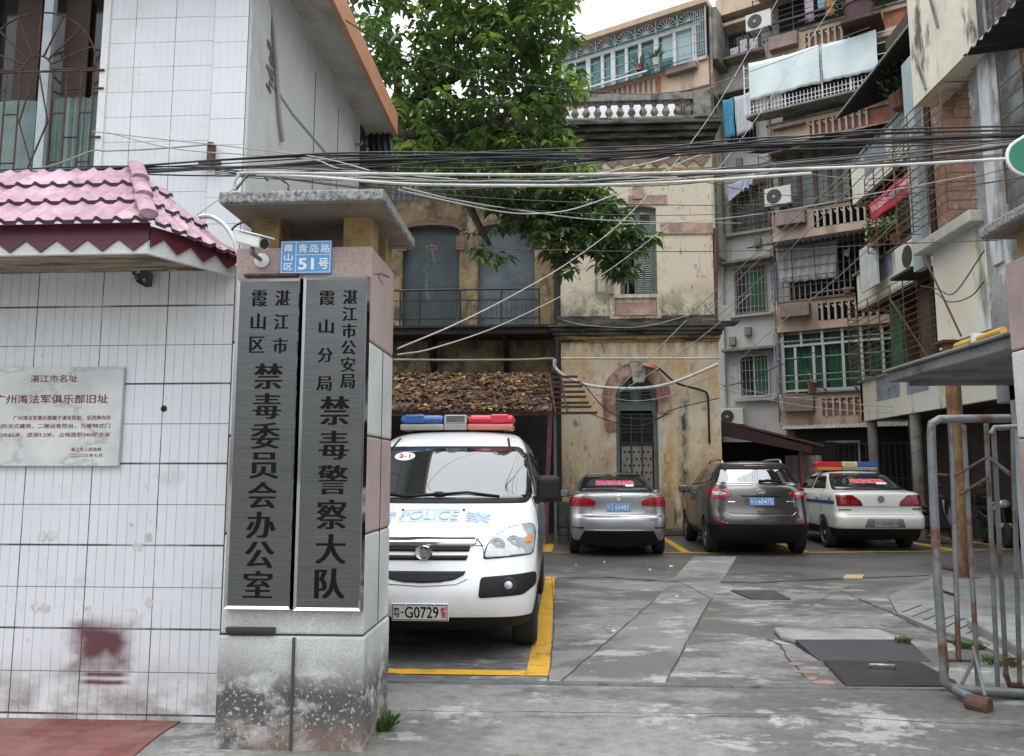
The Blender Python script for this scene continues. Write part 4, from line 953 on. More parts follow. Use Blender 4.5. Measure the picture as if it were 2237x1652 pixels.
# balcony slab with brackets, dark wall under it
q = MB(); q.box(-12, -.1, TY - .05, WY, bzs - .22, bzs - .06); q.box(-12, -.08, TY - .12, WY, bzs - .06, bzs); q.build('balcony_slab', pm('black_balcony_slab', (.035, .032, .028), .9, var=.3), oh)
for u in (942, 1000, 1128, 1178): pass
for i, x in enumerate((-3.3, -1.35)):
    q = MB(); q.prism([(x - .06, TY + .1, bzs - .22), (x - .06, WY, bzs - .22), (x - .06, WY, bzs - 1.1), (x - .06, WY - .12, bzs - 1.1)], (.12, 0, 0)); q.build('bracket', M['dark'], oh)
rl = MB(); ry = TY - .02; rz = P(1000, 633, Y=ry).z; x0r, x1r = P(872, 640, Y=ry).x, P(1178, 640, Y=ry).x
rl.tube([(-12, ry, rz), (x1r, ry, rz)], .028, 8); rl.tube([(x1r, ry, rz), (x1r, ry, bzs)], .028, 8)
for zf in (.70, .20): rl.tube([(-12, ry, bzs + (rz - bzs) * zf), (x1r, ry, bzs + (rz - bzs) * zf)], .014, 6)
for u in (874, 916, 1005, 1095):
    x = P(u, 680, Y=ry).x; rl.tube([(x, ry, bzs), (x, ry, rz)], .026, 7)
for i in range(34):
    x = x1r - .06 - i * .13
    rl.tube([(x, ry, bzs + .2 * (rz - bzs)), (x, ry, bzs + .7 * (rz - bzs))], .006, 4)
    for zf, s in ((.76, 1), (.14, -1)): rl.tube([(x + .05 * math.cos(a), ry, bzs + (rz - bzs) * zf - s * .05 * math.sin(a)) for a in [PI * k_ / 6 for k_ in range(7)]], .006, 4)
rl.build('balcony_railing', M['dkmetal'], oh)
q = MB(); q.tube([(.02, TY + .05, 0), (.02, TY + .05, 10)], .09, 10); q.build('drainpipe', M['black'], oh, smooth=R(40))
# ================================================================ lean-to garage roof heaped with dead leaves
lt = thing('garage_lean_to', 'open lean-to garage with a corrugated roof on reddish posts against the old house', 'lean-to', (-4, 18.5, 0))
LA, LB = Vector((-12, 17.0, 2.82)), Vector((-12, 20.0, 3.98)); xe = -.12
q = MB(); per = .15
q.grid(lambda a, b: Vector((-12 + (12 + xe) * a, LA.y + (LB.y - LA.y) * b, LA.z + (LB.z - LA.z) * b + .022 * math.sin((12 + xe) * a / per * 6.283))), 640, 1)
q.build('corrugated_roof', pm('rusty_corrugated_roof', (.115, .07, .055), .8, var=.3, vs=2), lt, smooth=True, solid=.006)
q = MB()
for f in (0.02, .5, .98):
    p = LA.lerp(LB, f); q.box(-12, xe - .02, p.y - .03, p.y + .03, p.z - .11, p.z - .03)
q.build('purlin', M['rust'], lt)
for x, lean in ((-.28, .12), (-4.6, 0)):
    q = MB(); q.beam((x, 17.2, 0), (x + lean, 17.1, 2.8), .10, .10); q.build('post', pm('red_oxide_post', (.17, .05, .055), .7, var=.25, vs=5), lt, bevel=.005)
q = MB(); q.beam((-.06, 17.3, 0), (-.06, 17.3, 2.8), .07, .07); q.build('post', pm('grey_steel_post', (.14, .16, .16), .6), lt)
q = MB(); q.box(-12, -.05, 20.4, 20.5, 0, 3.9); q.box(-.1, -.04, 17.6, 20.4, 0, 1.6) if False else None; q.build('back_wall', pm('shaded_garage_wall', (.06, .055, .05), .9, var=.4, vs=1), lt)  # shade inside the open garage put into the wall colour
q = MB(); q.box(-3.2, -2.6, 19.5, 20.3, 0, 1.5); q.box(-2.2, -1.4, 19.7, 20.3, 0, .9); q.box(-1.1, -.5, 19.6, 20.3, 0, 1.9); q.build('stored_junk', pm('dim_clutter', (.07, .065, .06), .8, var=.5, vs=2), lt)  # junk coloured dark for the same garage shade
lv = MB(); cols = 5
def leaf(mb, c, L, W, yaw, tilt, roll, mi, pre=0.0):
    Mx = Matrix.Translation(c) @ Matrix.Rotation(pre, 4, 'X') @ Matrix.Rotation(yaw, 4, 'Z') @ Matrix.Rotation(tilt, 4, 'Y') @ Matrix.Rotation(roll, 4, 'X')
    mb.add([Mx @ Vector(p) for p in ((-L / 2, 0, 0), (-.1 * L, W / 2, .15 * W), (L * .25, W * .36, .12 * W), (L / 2, 0, -.1 * L), (L * .25, -W * .36, .12 * W), (-.1 * L, -W / 2, .15 * W), (0, 0, 0))], [(0, 6, 1), (1, 6, 2), (2, 6, 3), (3, 6, 4), (4, 6, 5), (5, 6, 0)], mi)
for i in range(5000):
    b = rnd() ** .9; x = -5.2 + (5.2 + xe) * rnd()
    if x > -.7 and rnd() < .55: continue
    p = LA.lerp(LB, b); clump = noise.noise(Vector((x * 1.2, b * 4, 0)))
    if clump < -.12 and rnd() < .82: continue
    L = .13 + .12 * rnd()
    leaf(lv, Vector((x, p.y, p.z + .03 + .03 * rnd())), L, L * .45, rnd() * 6.28, (rnd() - .5) * .7, (rnd() - .5) * .8, random.choices(range(5), (50, 25, 18, 4.5, 2.5))[0], R(21))
lm = [pm('dead_leaf_%s' % n_, c, .8, var=.25, vs=9, fine=0) for n_, c in (('brown', (.125, .06, .034)), ('dark', (.06, .035, .025)), ('tan', (.27, .155, .065)), ('yellow', (.48, .31, .06)), ('olive', (.26, .23, .07)))]
o = lv.build('leaf_litter', lm, recalc=False); o['kind'] = 'stuff'; tag(o, 'dead brown and yellow leaves heaped on the corrugated lean-to roof', 'leaves')
# rusty bars poking out beyond the lean-to roof
rk = thing('bar_rack', 'rack of rusty iron bars sticking out of the lean-to roof beside the tower', 'rack', (.4, 18, 2.8))
for i, (ua, ub, v, va) in enumerate(((1195, 1262, 824, 0), (1180, 1268, 836, 0), (1176, 1273, 845, 0), (1172, 1278, 857, 0), (1180, 1281, 868, 0), (1186, 1286, 881, 0), (1195, 1292, 890, 0), (1200, 1305, 903, 0))):
    Yb = 18.9 - i * .26; q = MB(); q.beam(P(ua, v, Y=Yb), P(ub, v - 1, Y=Yb), .05, .055); q.build('bar', M['rust'], rk)
for u in (1206, 1232):
    q = MB(); q.beam(P(u - 6, 822, Y=18.95), P(u + 8, 904, Y=17.05), .04, .03); q.build('cross_bar', M['rust'], rk)
# orange enamel lamp on a gooseneck cable by the arch
la = thing('wall_lamp', 'orange dish lamp on a black cable beside the arched door keystone', 'lamp', P(1418, 806, Y=19.8))
q = MB(); c = P(1420, 803, Y=19.75); q.lathe([(.19, -.02), (.185, 0), (.16, .06), (.08, .10), (.02, .11)], (0, 0, 0), 16, 0, Matrix.Translation(c) @ Matrix.Rotation(R(18), 4, 'Y') @ Matrix.Diagonal((1.25, 1, 1, 1))); q.build('shade', pm('orange_enamel', (.38, .15, .07), .5), la, smooth=R(40))
q = MB(); q.tube(spline([c + Vector((.2, 0, 0)), P(1470, 832, Y=19.8), P(1492, 842, Y=19.85), P(1530, 852, Y=19.93), P(1545, 862, Y=19.93), P(1548, 900, Y=19.95), P(1550, 968, Y=19.95)]), .028, 6); q.build('cord', M['cable'], la, smooth=True)
# ================================================================ peach apartment block (its own axes: s along the front, t into the house, z up)
AO = Vector((6.95, 26.0, 0)); ATH = R(-29)
AM = Matrix.Translation(AO) @ Matrix.Rotation(ATH, 4, 'Z')
def AL(u, v, t=0.0):
    d = ray(u, v); o = Vector((0, 0, CAM_H)); n = Vector((-math.sin(ATH), math.cos(ATH), 0)); p0 = AO + n * t
    k_ = (p0 - o).dot(n) / d.dot(n); w_ = AM.inverted() @ (o + d * k_); return w_.x, w_.z
class AB(MB):
    """mesh builder that takes apartment coordinates"""
    def build(s, name, mats, parent=None, **kw):
        s.v = [AM @ p for p in s.v]; return MB.build(s, name, mats, parent, **kw)
def hbar(q, s0, s1, t, z, r_=.012): q.box(s0, s1, t - r_, t + r_, z - r_, z + r_)
def vbar(q, s, t, z0, z1, r_=.012): q.box(s - r_, s + r_, t - r_, t + r_, z0, z1)
M['peach'] = pm('faded_peach_render', (.58, .44, .335), .9, var=.12, vs=1.2, fine=.05, layers=[dict(c=(.14, .10, .075), s=1.5, st=(1, 1, .18), lo=.53, hi=.70, amt=.75), dict(c=(.36, .26, .20), s=2.5, lo=.55, hi=.7, amt=.6)])
M['greywall'] = pm('pale_grey_render', (.54, .54, .53), .9, var=.08, vs=1, layers=[dict(c=(.16, .15, .14), s=1.4, st=(1, 1, .2), lo=.53, hi=.72, amt=.65), dict(c=(.3, .27, .22), s=3, lo=.56, hi=.7, amt=.5)])
M['ledge'] = pm('grimy_concrete_ledge', (.24, .22, .19), .9, var=.25, vs=2, layers=[dict(c=(.06, .055, .05), s=2, lo=.5, hi=.65, amt=.8)])
M['planter'] = pm('mauve_grey_planter', (.27, .20, .18), .9, var=.2, vs=3, layers=[dict(c=(.12, .09, .08), s=3, lo=.55, hi=.7, amt=.6)])
M['balrail'] = pm('pale_balcony_baluster', (.52, .48, .42), .85, var=.15)
M['orangebrick'] = pm('orange_brick_infill', (.40, .17, .10), .9, var=.25, vs=4, layers=[dict(c=(.2, .1, .07), s=4, lo=.5, hi=.65, amt=.6)])
M['alframe'] = pm('white_window_frame', (.66, .67, .68), .45, var=.05)
M['greencurt'] = pm('green_curtain', (.016, .085, .038), .5, var=.4, vs=4, fine=0)
M['tealcurt'] = pm('teal_curtained_glass', (.05, .17, .18), .12, var=.35, vs=2.5, fine=0)
M['glassdark'] = pm('dark_room_glass', (.03, .035, .035), .08, var=.3)
M['tarp'] = pm('pale_blue_grey_tarpaulin', (.60, .68, .68), .7, var=.08, vs=2, fine=.03, layers=[dict(c=(.35, .40, .40), s=1.6, lo=.55, hi=.75, amt=.5)])
M['bars'] = pm('grey_security_bars', (.33, .34, .34), .5, var=.2)
M['barsrust'] = pm('rusty_security_bars', (.14, .085, .05), .8, var=.3, vs=6)
M['blackawn'] = pm('black_awning_sheet', (.015, .015, .017), .7, var=.3)
ap = thing('apartment_block', 'peach and grey five-storey apartment block with cluttered balconies at the back of the yard', 'apartment block', AO)
WM[ap.name] = Matrix.Translation(AO)
q = AB(); q.box(-8, 7, 1.4, 6, 0, 18.3); q.build('recessed_wall', M['greywall'], ap)
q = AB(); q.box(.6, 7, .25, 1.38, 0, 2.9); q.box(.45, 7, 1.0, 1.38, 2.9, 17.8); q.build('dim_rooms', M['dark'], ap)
for k_ in range(1, 6):
    zb = 3.0 + 3.03 * (k_ - 1); zt = zb + 1.03
    q = AB(); q.box(.2, 1.5, 0, .12, zb, zt - .08); q.box(1.5, 7, 0, .12, zb, zb + .26); q.box(1.5, 7, .0, .12, zt - .22, zt - .08); q.box(.2, .32, .121, 1.4, zb, zt - .08)
    q.build('balcony_parapet', M['peach'], ap)
    q = AB(); q.box(1.35, 7, -.06, .16, zt - .08, zt); q.box(.12, 1.349, -.03, .15, zt - .08, zt - .02); q.build('balcony_coping', M['ledge'], ap, bevel=.008)
    q = AB(); q.box(.2, 7, .122, 1.4, zb - .1, zb + .05); q.build('balcony_floor', M['ledge'], ap)
    brickfill = k_ in (1, 4, 5)
    q = AB(); q.box(1.5, 7, .10 if brickfill else .5, .115 if brickfill else .52, zb + .26, zt - .22); q.build('baluster_infill', M['orangebrick'] if brickfill else M['dark'], ap)
    for i in range(9 if k_ < 5 else 12):
        s = 1.62 + i * .20
        q = AB(); q.box(s - .032, s + .032, -.02, .09, zb + .26, zt - .22); q.prism([(s - .032, -.02, zt - .40), (s - .10, -.02, zt - .32), (s - .10, -.02, zt - .27), (s - .032, -.02, zt - .32)], (0, .1, 0)); q.build('baluster', M['balrail'], ap)
    if k_ in (1, 2, 3, 5):
        q = AB(); q.box(.38, 1.3, -.32, -.001, zb + .42, zb + .88 if k_ != 2 else zb + .84); q.build('planter', M['planter'], ap, bevel=.02)
    elif k_ == 4:
        q = AB(); q.box(.38, 1.4, -.25, -.001, zb + .72, zb + .8); q.build('planter', M['planter'], ap)
# first floor: green-curtained window band
zb, zt = 4.05, 6.0
q = AB(); q.box(.30, 7, .30, .32, zb, zt); q.build('back_glass', M['glassdark'], ap)
q = AB()
q.grid(lambda a, b: Vector((.42 + 6 * a, .27 + .022 * math.sin(a * 190) + .012 * math.sin(a * 67), zb + .1 + b * (zt - zb - .1))), 300, 1); q.build('green_curtain', M['greencurt'], ap, smooth=True)
q = AB()
for s in (.34, .72, 1.28, 1.58, 2.16, 2.7, 3.3): q.box(s - .04, s + .04, .12, .20, zb, zt - .48)
for s in (.34, .92, 1.56, 2.16, 2.7, 3.3): q.box(s - .035, s + .035, .12, .20, zt - .48, zt)
for z in (zb + .03, zt - .46): q.box(.3, 7, .115, .21, z, z + .07)
q.build('window_frame', M['alframe'], ap)
q = AB()
for z in (zb + .35, zb + .55, zb + 1.1, zt - .30): hbar(q, .1, 7, -.05, z, .014)
vbar(q, .12, -.05, zb, zt, .02); q.box(1.1, 7, -.09, .1, zb - .04, zb)
q.build('window_grille', M['bars'], ap)
q = AB(); q.box(.17, .22, -.02, .10, zb, zt); q.build('downpipe', pm('blue_downpipe', (.25, .36, .45), .5), ap)
# second floor: open dark balcony with bars
q = AB()
for i in range(22): vbar(q, .45 + i * .17, .05, 7.05, 9.0, .016)
for z in (7.5, 8.6): hbar(q, .4, 6, .05, z, .012)
q.build('balcony_bars', M['bars'], ap)
q = AB(); vbar(q, .24, -.02, 7.0, 9.0, .03); q.build('awning_post', pm('blue_post', (.12, .25, .38), .5), ap)
q = AB()
for i, (s0, z0) in enumerate(((-.45, 8.95),)):
    q.grid(lambda a, b: Vector((-.1 - .35 * b + 5 * a, -.02 - .85 * b, 9.02 - .28 * b + .018 * math.sin(a * 5 / .1 * 6.28))), 260, 1)
q.build('black_awning', M['blackawn'], ap, solid=.01)
# third floor: brown windows, glass, black awning
q = AB(); q.box(.4, 7, .30, .32, 10.08, 12.1); q.build('window_glass', pm('greenish_window_glass', (.16, .21, .20), .15, var=.5, vs=1.5), ap)
q = AB()
for s in (.45, 1.05, 1.55, 2.0, 2.3, 2.9): q.box(s - .06, s + .06, .2, .28, 10.08, 12.1)
q.box(.4, 7, .2, .28, 11.5, 11.6); q.build('window_frame', pm('brown_frame', (.15, .085, .055), .6, var=.2), ap)
q = AB()
for i in range(9): hbar(q, -.1, 7, -.30, 10.3 + i * .20, .009)
for s in (-.1, .9, 1.9, 2.9): vbar(q, s, -.30, 10.1, 12.0, .012)
for c in (.5, 1.5, 2.5):
    for a in range(9): q.beam((c, -.3, 11.55), (c + .42 * math.cos(PI * a / 8), -.3, 11.55 + .42 * math.sin(PI * a / 8)), .012, .012)
q.build('window_grille', M['barsrust'], ap)
q = AB(); q.grid(lambda a, b: Vector((-.35 * b + 5 * a, -.02 - .9 * b, 12.14 - .22 * b + .0 * a)), 4, 1); q.build('black_awning', M['blackawn'], ap, solid=.012)
# fourth floor: cage on a curved slab
q = AB(); q.prism([(.2, 0, 13.26), (-.30, -.10, 13.26), (-.42, -.45, 13.26), (-.2, -.62, 13.26), (6, -.62, 13.26), (6, 0, 13.26)], (0, 0, .09)); q.build('curved_slab', M['ledge'], ap, bevel=.02)
q = AB()
for i in range(44): vbar(q, -.35 + i * .115, -.56, 13.36, 13.75, .012)
for z in (13.45, 13.6, 14.3, 14.65, 15.0): hbar(q, -.4, 5, -.56, z, .010)
for s in (-.4, .9, 2.05, 2.9): vbar(q, s, -.56, 13.36, 15.12, .018)
q.build('balcony_cage', M['alframe'], ap)
for c, zz in ((1.5, 14.55), (2.55, 14.6)):
    q = AB()
    for a in range(7): q.beam((c, -.585, zz), (c + .5 * math.cos(PI * a / 6), -.585, zz + .42 * math.sin(PI * a / 6)), .014, .014)
    q.build('fan_grille', M['bars'], ap)
# fifth floor
q = AB(); q.grid(lambda a, b: Vector((-.4 + 2.0 * a, -.6 + .6 * b, 17.45 + .35 * b + .015 * math.sin(a * 126))), 120, 1); q.build('corrugated_awning', M['tarp'], ap, solid=.01)
q = AB()
for i in range(8): hbar(q, -.1, 2.6, -.28, 16.05 + i * .2, .008)
hbar(q, -.2, 5, -.30, 16.45, .03)
for s in (-.1, .5, 1.2): vbar(q, s, -.28, 16.0, 17.5, .012)
q.build('balcony_bars', M['dkmetal'], ap)
q = AB(); q.box(-.1, 7, -.15, 1.4, 17.95, 18.3); q.build('roof_slab', M['peach'], ap)
q = AB(); q.box(-2.4, -.1, .9, 1.39, 17.6, 17.72); q.box(-1.7, -.1, .75, 1.398, 17.95, 18.6); q.build('eave_ledge', M['peach'], ap)
# --- recessed grey wall: windows with hoods and sills
def rwin(name, s0, s1, z0, z1, hood, sill, curtain, fr=True, bars=None):
    q = AB(); q.ring([(s0, 1.36, z0), (s1, 1.36, z0), (s1, 1.36, z1), (s0, 1.36, z1)], [(s0 + .06, 1.36, z0 + .06), (s1 - .06, 1.36, z0 + .06), (s1 - .06, 1.36, z1 - .06), (s0 + .06, 1.36, z1 - .06)], (0, .06, 0))
    q.box((s0 + s1) / 2 - .03, (s0 + s1) / 2 + .03, 1.365, 1.41, z0 + .06, z1 - .06)
    w_ = q.build('window', M['alframe'] if fr else M['ledge'], ap)
    q = AB(); q.box(s0 + .05, s1 - .05, 1.385, 1.398, z0 + .05, z1 - .05); q.build('glass', M['glassdark'], w_)
    if curtain:
        q = AB(); a0, a1 = curtain; q.grid(lambda a, b: Vector((s0 + (s1 - s0) * (a0 + (a1 - a0) * a), 1.378 + .006 * math.sin(a * 40), z0 + .08 + b * (z1 - z0 - .16))), 40, 1); q.build('curtain', M['greencurt'], w_)
    q = AB(); n = 8
    for i in range(n + 1): vbar(q, s0 + (s1 - s0) * i / n, 1.30, z0, z1, .008)
    for i in range(4): hbar(q, s0, s1, 1.30, z0 + (z1 - z0) * (i + .5) / 4, .008)
    q.build('grille', bars or M['bars'], w_)
    if hood: q = AB(); q.box(hood[0], hood[1], .95, 1.4, z1 + .12, z1 + .21); q.build('hood', M['ledge'], w_, bevel=.01)
    if sill: q = AB(); q.box(s0 - .18, s1 + .2, 1.2, 1.4, z0 - .14, z0 - .05); q.build('sill', pm('pale_sill_%d' % int(z0), (.42, .41, .39), .8), w_, bevel=.01)
rwin('w', -1.48, -.42, 4.1, 5.58, (-1.95, -.15), True, (.5, .98))
rwin('w', -1.52, -.42, 7.05, 8.7, (-1.95, -.12), True, (.35, .98), False)
rwin('w', -1.55, -.2, 10.0, 11.85, None, True, None, False, M['barsrust'])
rwin('w', -1.65, -.5, 13.1, 14.95, (-1.8, -.3), False, None, True, M['bars'])
rwin('w', -1.5, -.3, 16.4, 17.5, None, False, None, False, M['dkmetal'])
q = AB()
for i in range(10): hbar(q, -1.7, -.1, .95, 10.0 + i * .19, .008)
for i in range(10):
    z = 10.0 + i * .19; q.beam((-1.7, .95, z), (-1.95, 1.38, z - .05), .014, .014); q.beam((-.1, .95, z), (-.1, 1.38, z), .014, .014)
for s in (-1.7, -1.2, -.7, -.1): vbar(q, s, .95, 9.95, 11.8, .012)
q.build('cage_window', M['barsrust'], ap)
q = AB(); q.box(-1.75, -.1, .8, 1.4, 16.28, 16.36); q.build('goods_ledge', M['ledge'], ap)
for a_, b_ in ((.18, .6), (-2.6, -2.1)): q = AB(); q.box(a_, b_, .8, 1.38, 0, 2.92); q.build('ground_pier', M['ledge'], ap)
# --- left balcony block
L0, L1 = -8.2, -1.78
q = AB(); q.box(L0, L1, 0, .12, 15.1, 16.02); q.box(L1 - .12, L1, .121, 1.4, 15.1, 16.02); q.box(L0, L1, .12, 1.4, 14.95, 15.1); q.build('upper_parapet', M['peach'], ap)
q = AB(); q.box(L1 - .3, L1 + .04, -.06, 1.4, 16.02, 18.0) if False else q.box(L1 + .0, L1 + .28, .15, 1.39, 16.05, 18.0); q.build('side_wall', M['ledge'], ap)
q = AB(); q.box(L0, L1, .02, .14, 16.021, 16.08); q.box(L1 - .35, L1, -.1, .3, 16.02, 16.14); q.build('sill_band', pm('cream_sill', (.55, .47, .35), .8), ap)
q = AB(); q.box(L0, L1 + .06, -.25, 1.4, 18.03, 18.26); q.build('roof_edge', pm('tan_roof_edge', (.50, .37, .26), .9, var=.15), ap, bevel=.01)
q = AB(); q.grid(lambda a, b: Vector((-7.4 + 5.0 * a, -.01 - .42 * b, 16.24 - .22 * b + .012 * math.sin(a * 330))), 260, 1); q.build('sill_awning', pm('grey_corrugated_strip', (.20, .19, .18), .8, var=.2), ap, solid=.008)
q = AB(); q.beam((-7.4, -.45, 15.98), (-3.9, -.45, 15.98), .06, .05); q.build('awning_lip', M['white'], ap)
for i in range(19):
    s = -7.6 + i * .21
    q = AB(); q.box(s - .05, s + .05, -.025, .05, 15.22, 15.85); q.build('baluster', M['balrail'], ap)
q = AB(); q.box(-7.75, -3.55, -.008, .0, 15.2, 15.88); q.build('baluster_infill', M['orangebrick'], ap)
q = AB(); q.box(-3.3, -2.15, -.28, -.001, 15.72, 15.98); q.build('planter', M['planter'], ap, bevel=.03)
q = AB(); q.box(L0, L1 - .1, .22, .24, 16.08, 18.0); q.build('teal_glass', M['tealcurt'], ap)
q = AB(); q.box(-3.0, -2.45, .205, .218, 16.1, 17.5); q.box(-3.55, -3.05, .205, .218, 16.6, 17.5); q.build('pale_pane', pm('painted_sky_pane', (.35, .48, .50), .05, var=.1, vs=2), ap)  # pale sky reflection put into the pane colour
q = AB()
for s in (-7.7, -7.15, -6.55, -5.95, -5.5, -4.95, -4.4, -3.75, -3.05, -2.3): q.box(s - .06, s + .06, .10, .2, 16.08, 17.5)
for s in (-6.55, -5.5, -3.75, -2.3): q.box(s - .09, s + .09, .09, .2, 16.08, 17.5)
q.box(L0, L1 - .3, .095, .205, 17.46, 17.56); q.build('window_frame', M['alframe'], ap)
q = AB()
for i in range(7):
    c = -7.35 + i * .82
    for a in range(9): q.beam((c, -.12, 17.58), (c + .37 * math.cos(PI * a / 8), -.12, 17.58 + .38 * math.sin(PI * a / 8)), .02, .02)
    for a in range(12):
        p, r2 = PI * a / 12, PI * (a + 1) / 12; q.beam((c + .37 * math.cos(p), -.12, 17.58 + .38 * math.sin(p)), (c + .37 * math.cos(r2), -.12, 17.58 + .38 * math.sin(r2)), .016, .016)
    vbar(q, c - .41, -.12, 17.5, 18.0, .014)
for z in (16.35, 16.7, 17.05, 17.45, 17.58): hbar(q, L0, L1, -.12, z, .009)
vbar(q, L1 - .02, -.12, 16.0, 18.05, .022)
for i in range(6): vbar(q, L1 - .06 - i * .08, -.1, 16.2, 17.9, .012)
q.build('security_grille', M['bars'], ap)
# storey below the left block
q = AB(); q.box(L0, L1, 0, .12, 11.9, 12.95); q.box(L1 - .12, L1 + .02, .121, 1.4, 9, 14.2); q.box(L0, L1, .3, .4, 9, 15); q.build('lower_side_wall', pm('mossy_cream_wall', (.48, .46, .30), .9, var=.2, vs=1.2, layers=[dict(c=(.35, .40, .43), s=1.2, lo=.5, hi=.6), dict(c=(.08, .08, .07), s=1.8, lo=.55, hi=.7, amt=.8)]), ap)
q = AB(); q.grid(lambda a, b: Vector((-5.5 + 4.1 * a, -.02 - .75 * b, 14.9 - .5 * b)), 8, 1); q.build('black_awning', M['blackawn'], ap, solid=.012)
q = AB()
for i in range(40): vbar(q, -6 + i * .1, .0, 14.0, 14.7, .008)
q.build('balcony_bars', M['dkmetal'], ap)
# ground floor: corrugated strip, dim grilles
q = AB(); q.grid(lambda a, b: Vector((.3 + 6 * a, -.12 - .2 * b, 3.0 - .12 * b + .012 * math.sin(a * 380))), 300, 1); q.build('corrugated_strip', pm('pale_corrugated_strip', (.38, .36, .33), .8, var=.2), ap, solid=.006)
q = AB()
for i in range(30): vbar(q, .6 + i * .16, .1, .6, 2.4, .012)
for z in (.7, 1.35, 2.4): hbar(q, .55, 6, .1, z, .02)
q.box(.5, 7, -.1, .3, 0, .62); q.build('ground_grille', M['dkmetal'], ap)
q = AB(); q.ring([(1.5, .2, 1.2), (2.5, .2, 1.2), (2.5, .2, 2.5), (1.5, .2, 2.5)], [(1.56, .2, 1.26), (2.44, .2, 1.26), (2.44, .2, 2.44), (1.56, .2, 2.44)], (0, .05, 0)); q.build('ground_window_frame', M['bars'], ap)
# pipes, meter boxes and brackets on the fronts
for s_, t_, z0_, z1_, r_, m_ in ((-.12, 1.33, 3.2, 15.5, .045, 'ledge'), (-1.92, 1.33, 3.8, 17.5, .04, 'pvc'), (-1.70, .1, 9, 18, .045, 'ledge')):
    q = AB(); q.tube([(s_, t_, z0_), (s_, t_, z1_)], r_, 8); q.build('drainpipe', M[m_], ap, smooth=True)
for k_ in range(1, 6):
    zb = 3.0 + 3.03 * (k_ - 1)
    q = AB(); q.tube([(.24, -.05, zb + .3), (.24, -.05, zb + 1.0), (.24, .1, zb + 1.02)], .022, 6); q.build('overflow_pipe', M['pvc'], ap, smooth=True)
    if k_ != 4:
        for i in range(3): q = AB(); q.box(1.62 + i * .9, 1.66 + i * .9, -.45, .0, zb + 1.06, zb + 1.09); q.build('drying_bracket', M['barsrust'], ap)
        q = AB(); q.tube([(1.4, -.42, zb + 1.10), (4, -.42, zb + 1.10)], .012, 5); q.build('drying_rail', M['bars'], ap)
for i, (s_, z_) in enumerate(((-1.75, 5.95), (-1.2, 6.25), (-.75, 9.35), (-1.3, 12.4))):
    q = AB(); q.box(s_, s_ + .22, 1.25, 1.399, z_, z_ + .3); q.build('meter_box', M['ledge'], ap, bevel=.01)
q = AB()
for i in range(6): hbar(q, .1, 3.2, -.18, 7.15 + i * .3, .008)
for s_ in (.15, .8, 1.5, 2.2, 2.9): vbar(q, s_, -.18, 7.05, 8.75, .010)
q.build('rusty_cage', M['barsrust'], ap)
# --- things on the balconies
def aunit(label, s, z, t, w=.82, h=.56, rot=0, col='aircon', off=0):
    o = thing('air_conditioner', label, 'air conditioner', AM @ Vector((s + w / 2, t + .15, z)))
    q = AB(); q.box(s, s + w, t, t + .30, z, z + h); q.build('casing', M[col], o, bevel=.015)
    q = AB(); c = AM.inverted() @ Vector((0, 0, 0)); q.lathe([(h * .40, 0), (h * .40, .012), (h * .34, .014), (.01, .014)], (s + w * .36, t, z + h * .5), 20, 0, Matrix.Rotation(R(90), 4, 'X')); q.build('fan_grille', M['dkmetal'], o)
    q = AB(); q.lathe([(h * .09, .013), (h * .09, .02), (.01, .02)], (s + w * .36, t, z + h * .5), 10, 0, Matrix.Rotation(R(90), 4, 'X')); q.build('fan_hub', M['bars'], o)
    q = AB(); q.box(s + .05, s + .09, t - .02, t + .4, z - .05, z); q.box(s + w - .1, s + w - .06, t - .02, t + .4, z - .05, z); q.build('mounting_bracket', M['rust'], o)
    return o
M['aircon'] = pm('off_white_casing', (.62, .61, .56), .5, var=.06)
aunit('off-white air conditioner with a black fan ring on the third peach balcony', .08, 10.16, -.42, .84, .60)
aunit('white air conditioner with a blue label high on the fifth-floor balcony', -.32, 16.36, -.42, .84, .60)
aunit('grey-white air conditioner on the grey wall above the red shed roof', -2.12, 3.16, 1.0, .84, .56)
o = thing('air_conditioner', 'small half-hidden air conditioner beside the tower drainpipe', 'air conditioner', P(1560, 680, Y=21.5))
q = MB(); a = P(1562, 668, Y=21.2); q.box(a.x, a.x + .4, 21.2, 21.6, a.z - .42, a.z); q.build('casing', M['aircon'], o, bevel=.01); q = MB(); q.box(a.x - .3, a.x + .6, 21.1, 21.7, a.z - .48, a.z - .43); q.build('shelf', M['dkmetal'], o)
def cloth(name, label, cat, corners, mat, t, n=24, amp=.025, k=5, ragged=0, group=None):
    """a hung cloth: corners (s,z) top-left, top-right, bottom-right, bottom-left"""
    a0, b0, c0, d0 = corners; q = AB()
    def fn(a, b):
        s = (a0[0] * (1 - a) + b0[0] * a) * (1 - b) + (d0[0] * (1 - a) + c0[0] * a) * b
        z = (a0[1] * (1 - a) + b0[1] * a) * (1 - b) + (d0[1] * (1 - a) + c0[1] * a) * b
        return Vector((s + ragged * math.sin(b * 9 + a * 31) * .3, t + amp * math.sin(a * k * 6.28 + b * 1.5) * (.3 + b), z - .05 * math.sin(PI * a) * (1 - b) + ragged * b * math.sin(a * 37)))
    q.grid(fn, n * 2, 10); return tag(q.build(name, mat, smooth=True, solid=.004), label, cat, group)
cloth('sun_sheet', 'large pale blue-grey tarpaulin stretched over the fourth-floor balcony cage', 'tarpaulin', [(-.22, 15.1), (2.02, 15.08), (2.02, 13.80), (-.22, 13.78)], M['tarp'], -.66, amp=.03, k=2, ragged=.012)
cloth('sun_sheet', 'right-hand pale tarpaulin past the dark seam on the fourth-floor cage', 'tarpaulin', [(2.10, 15.08), (3.7, 15.08), (3.7, 13.75), (2.10, 13.8)], M['tarp'], -.66, amp=.02, k=2, ragged=.012)
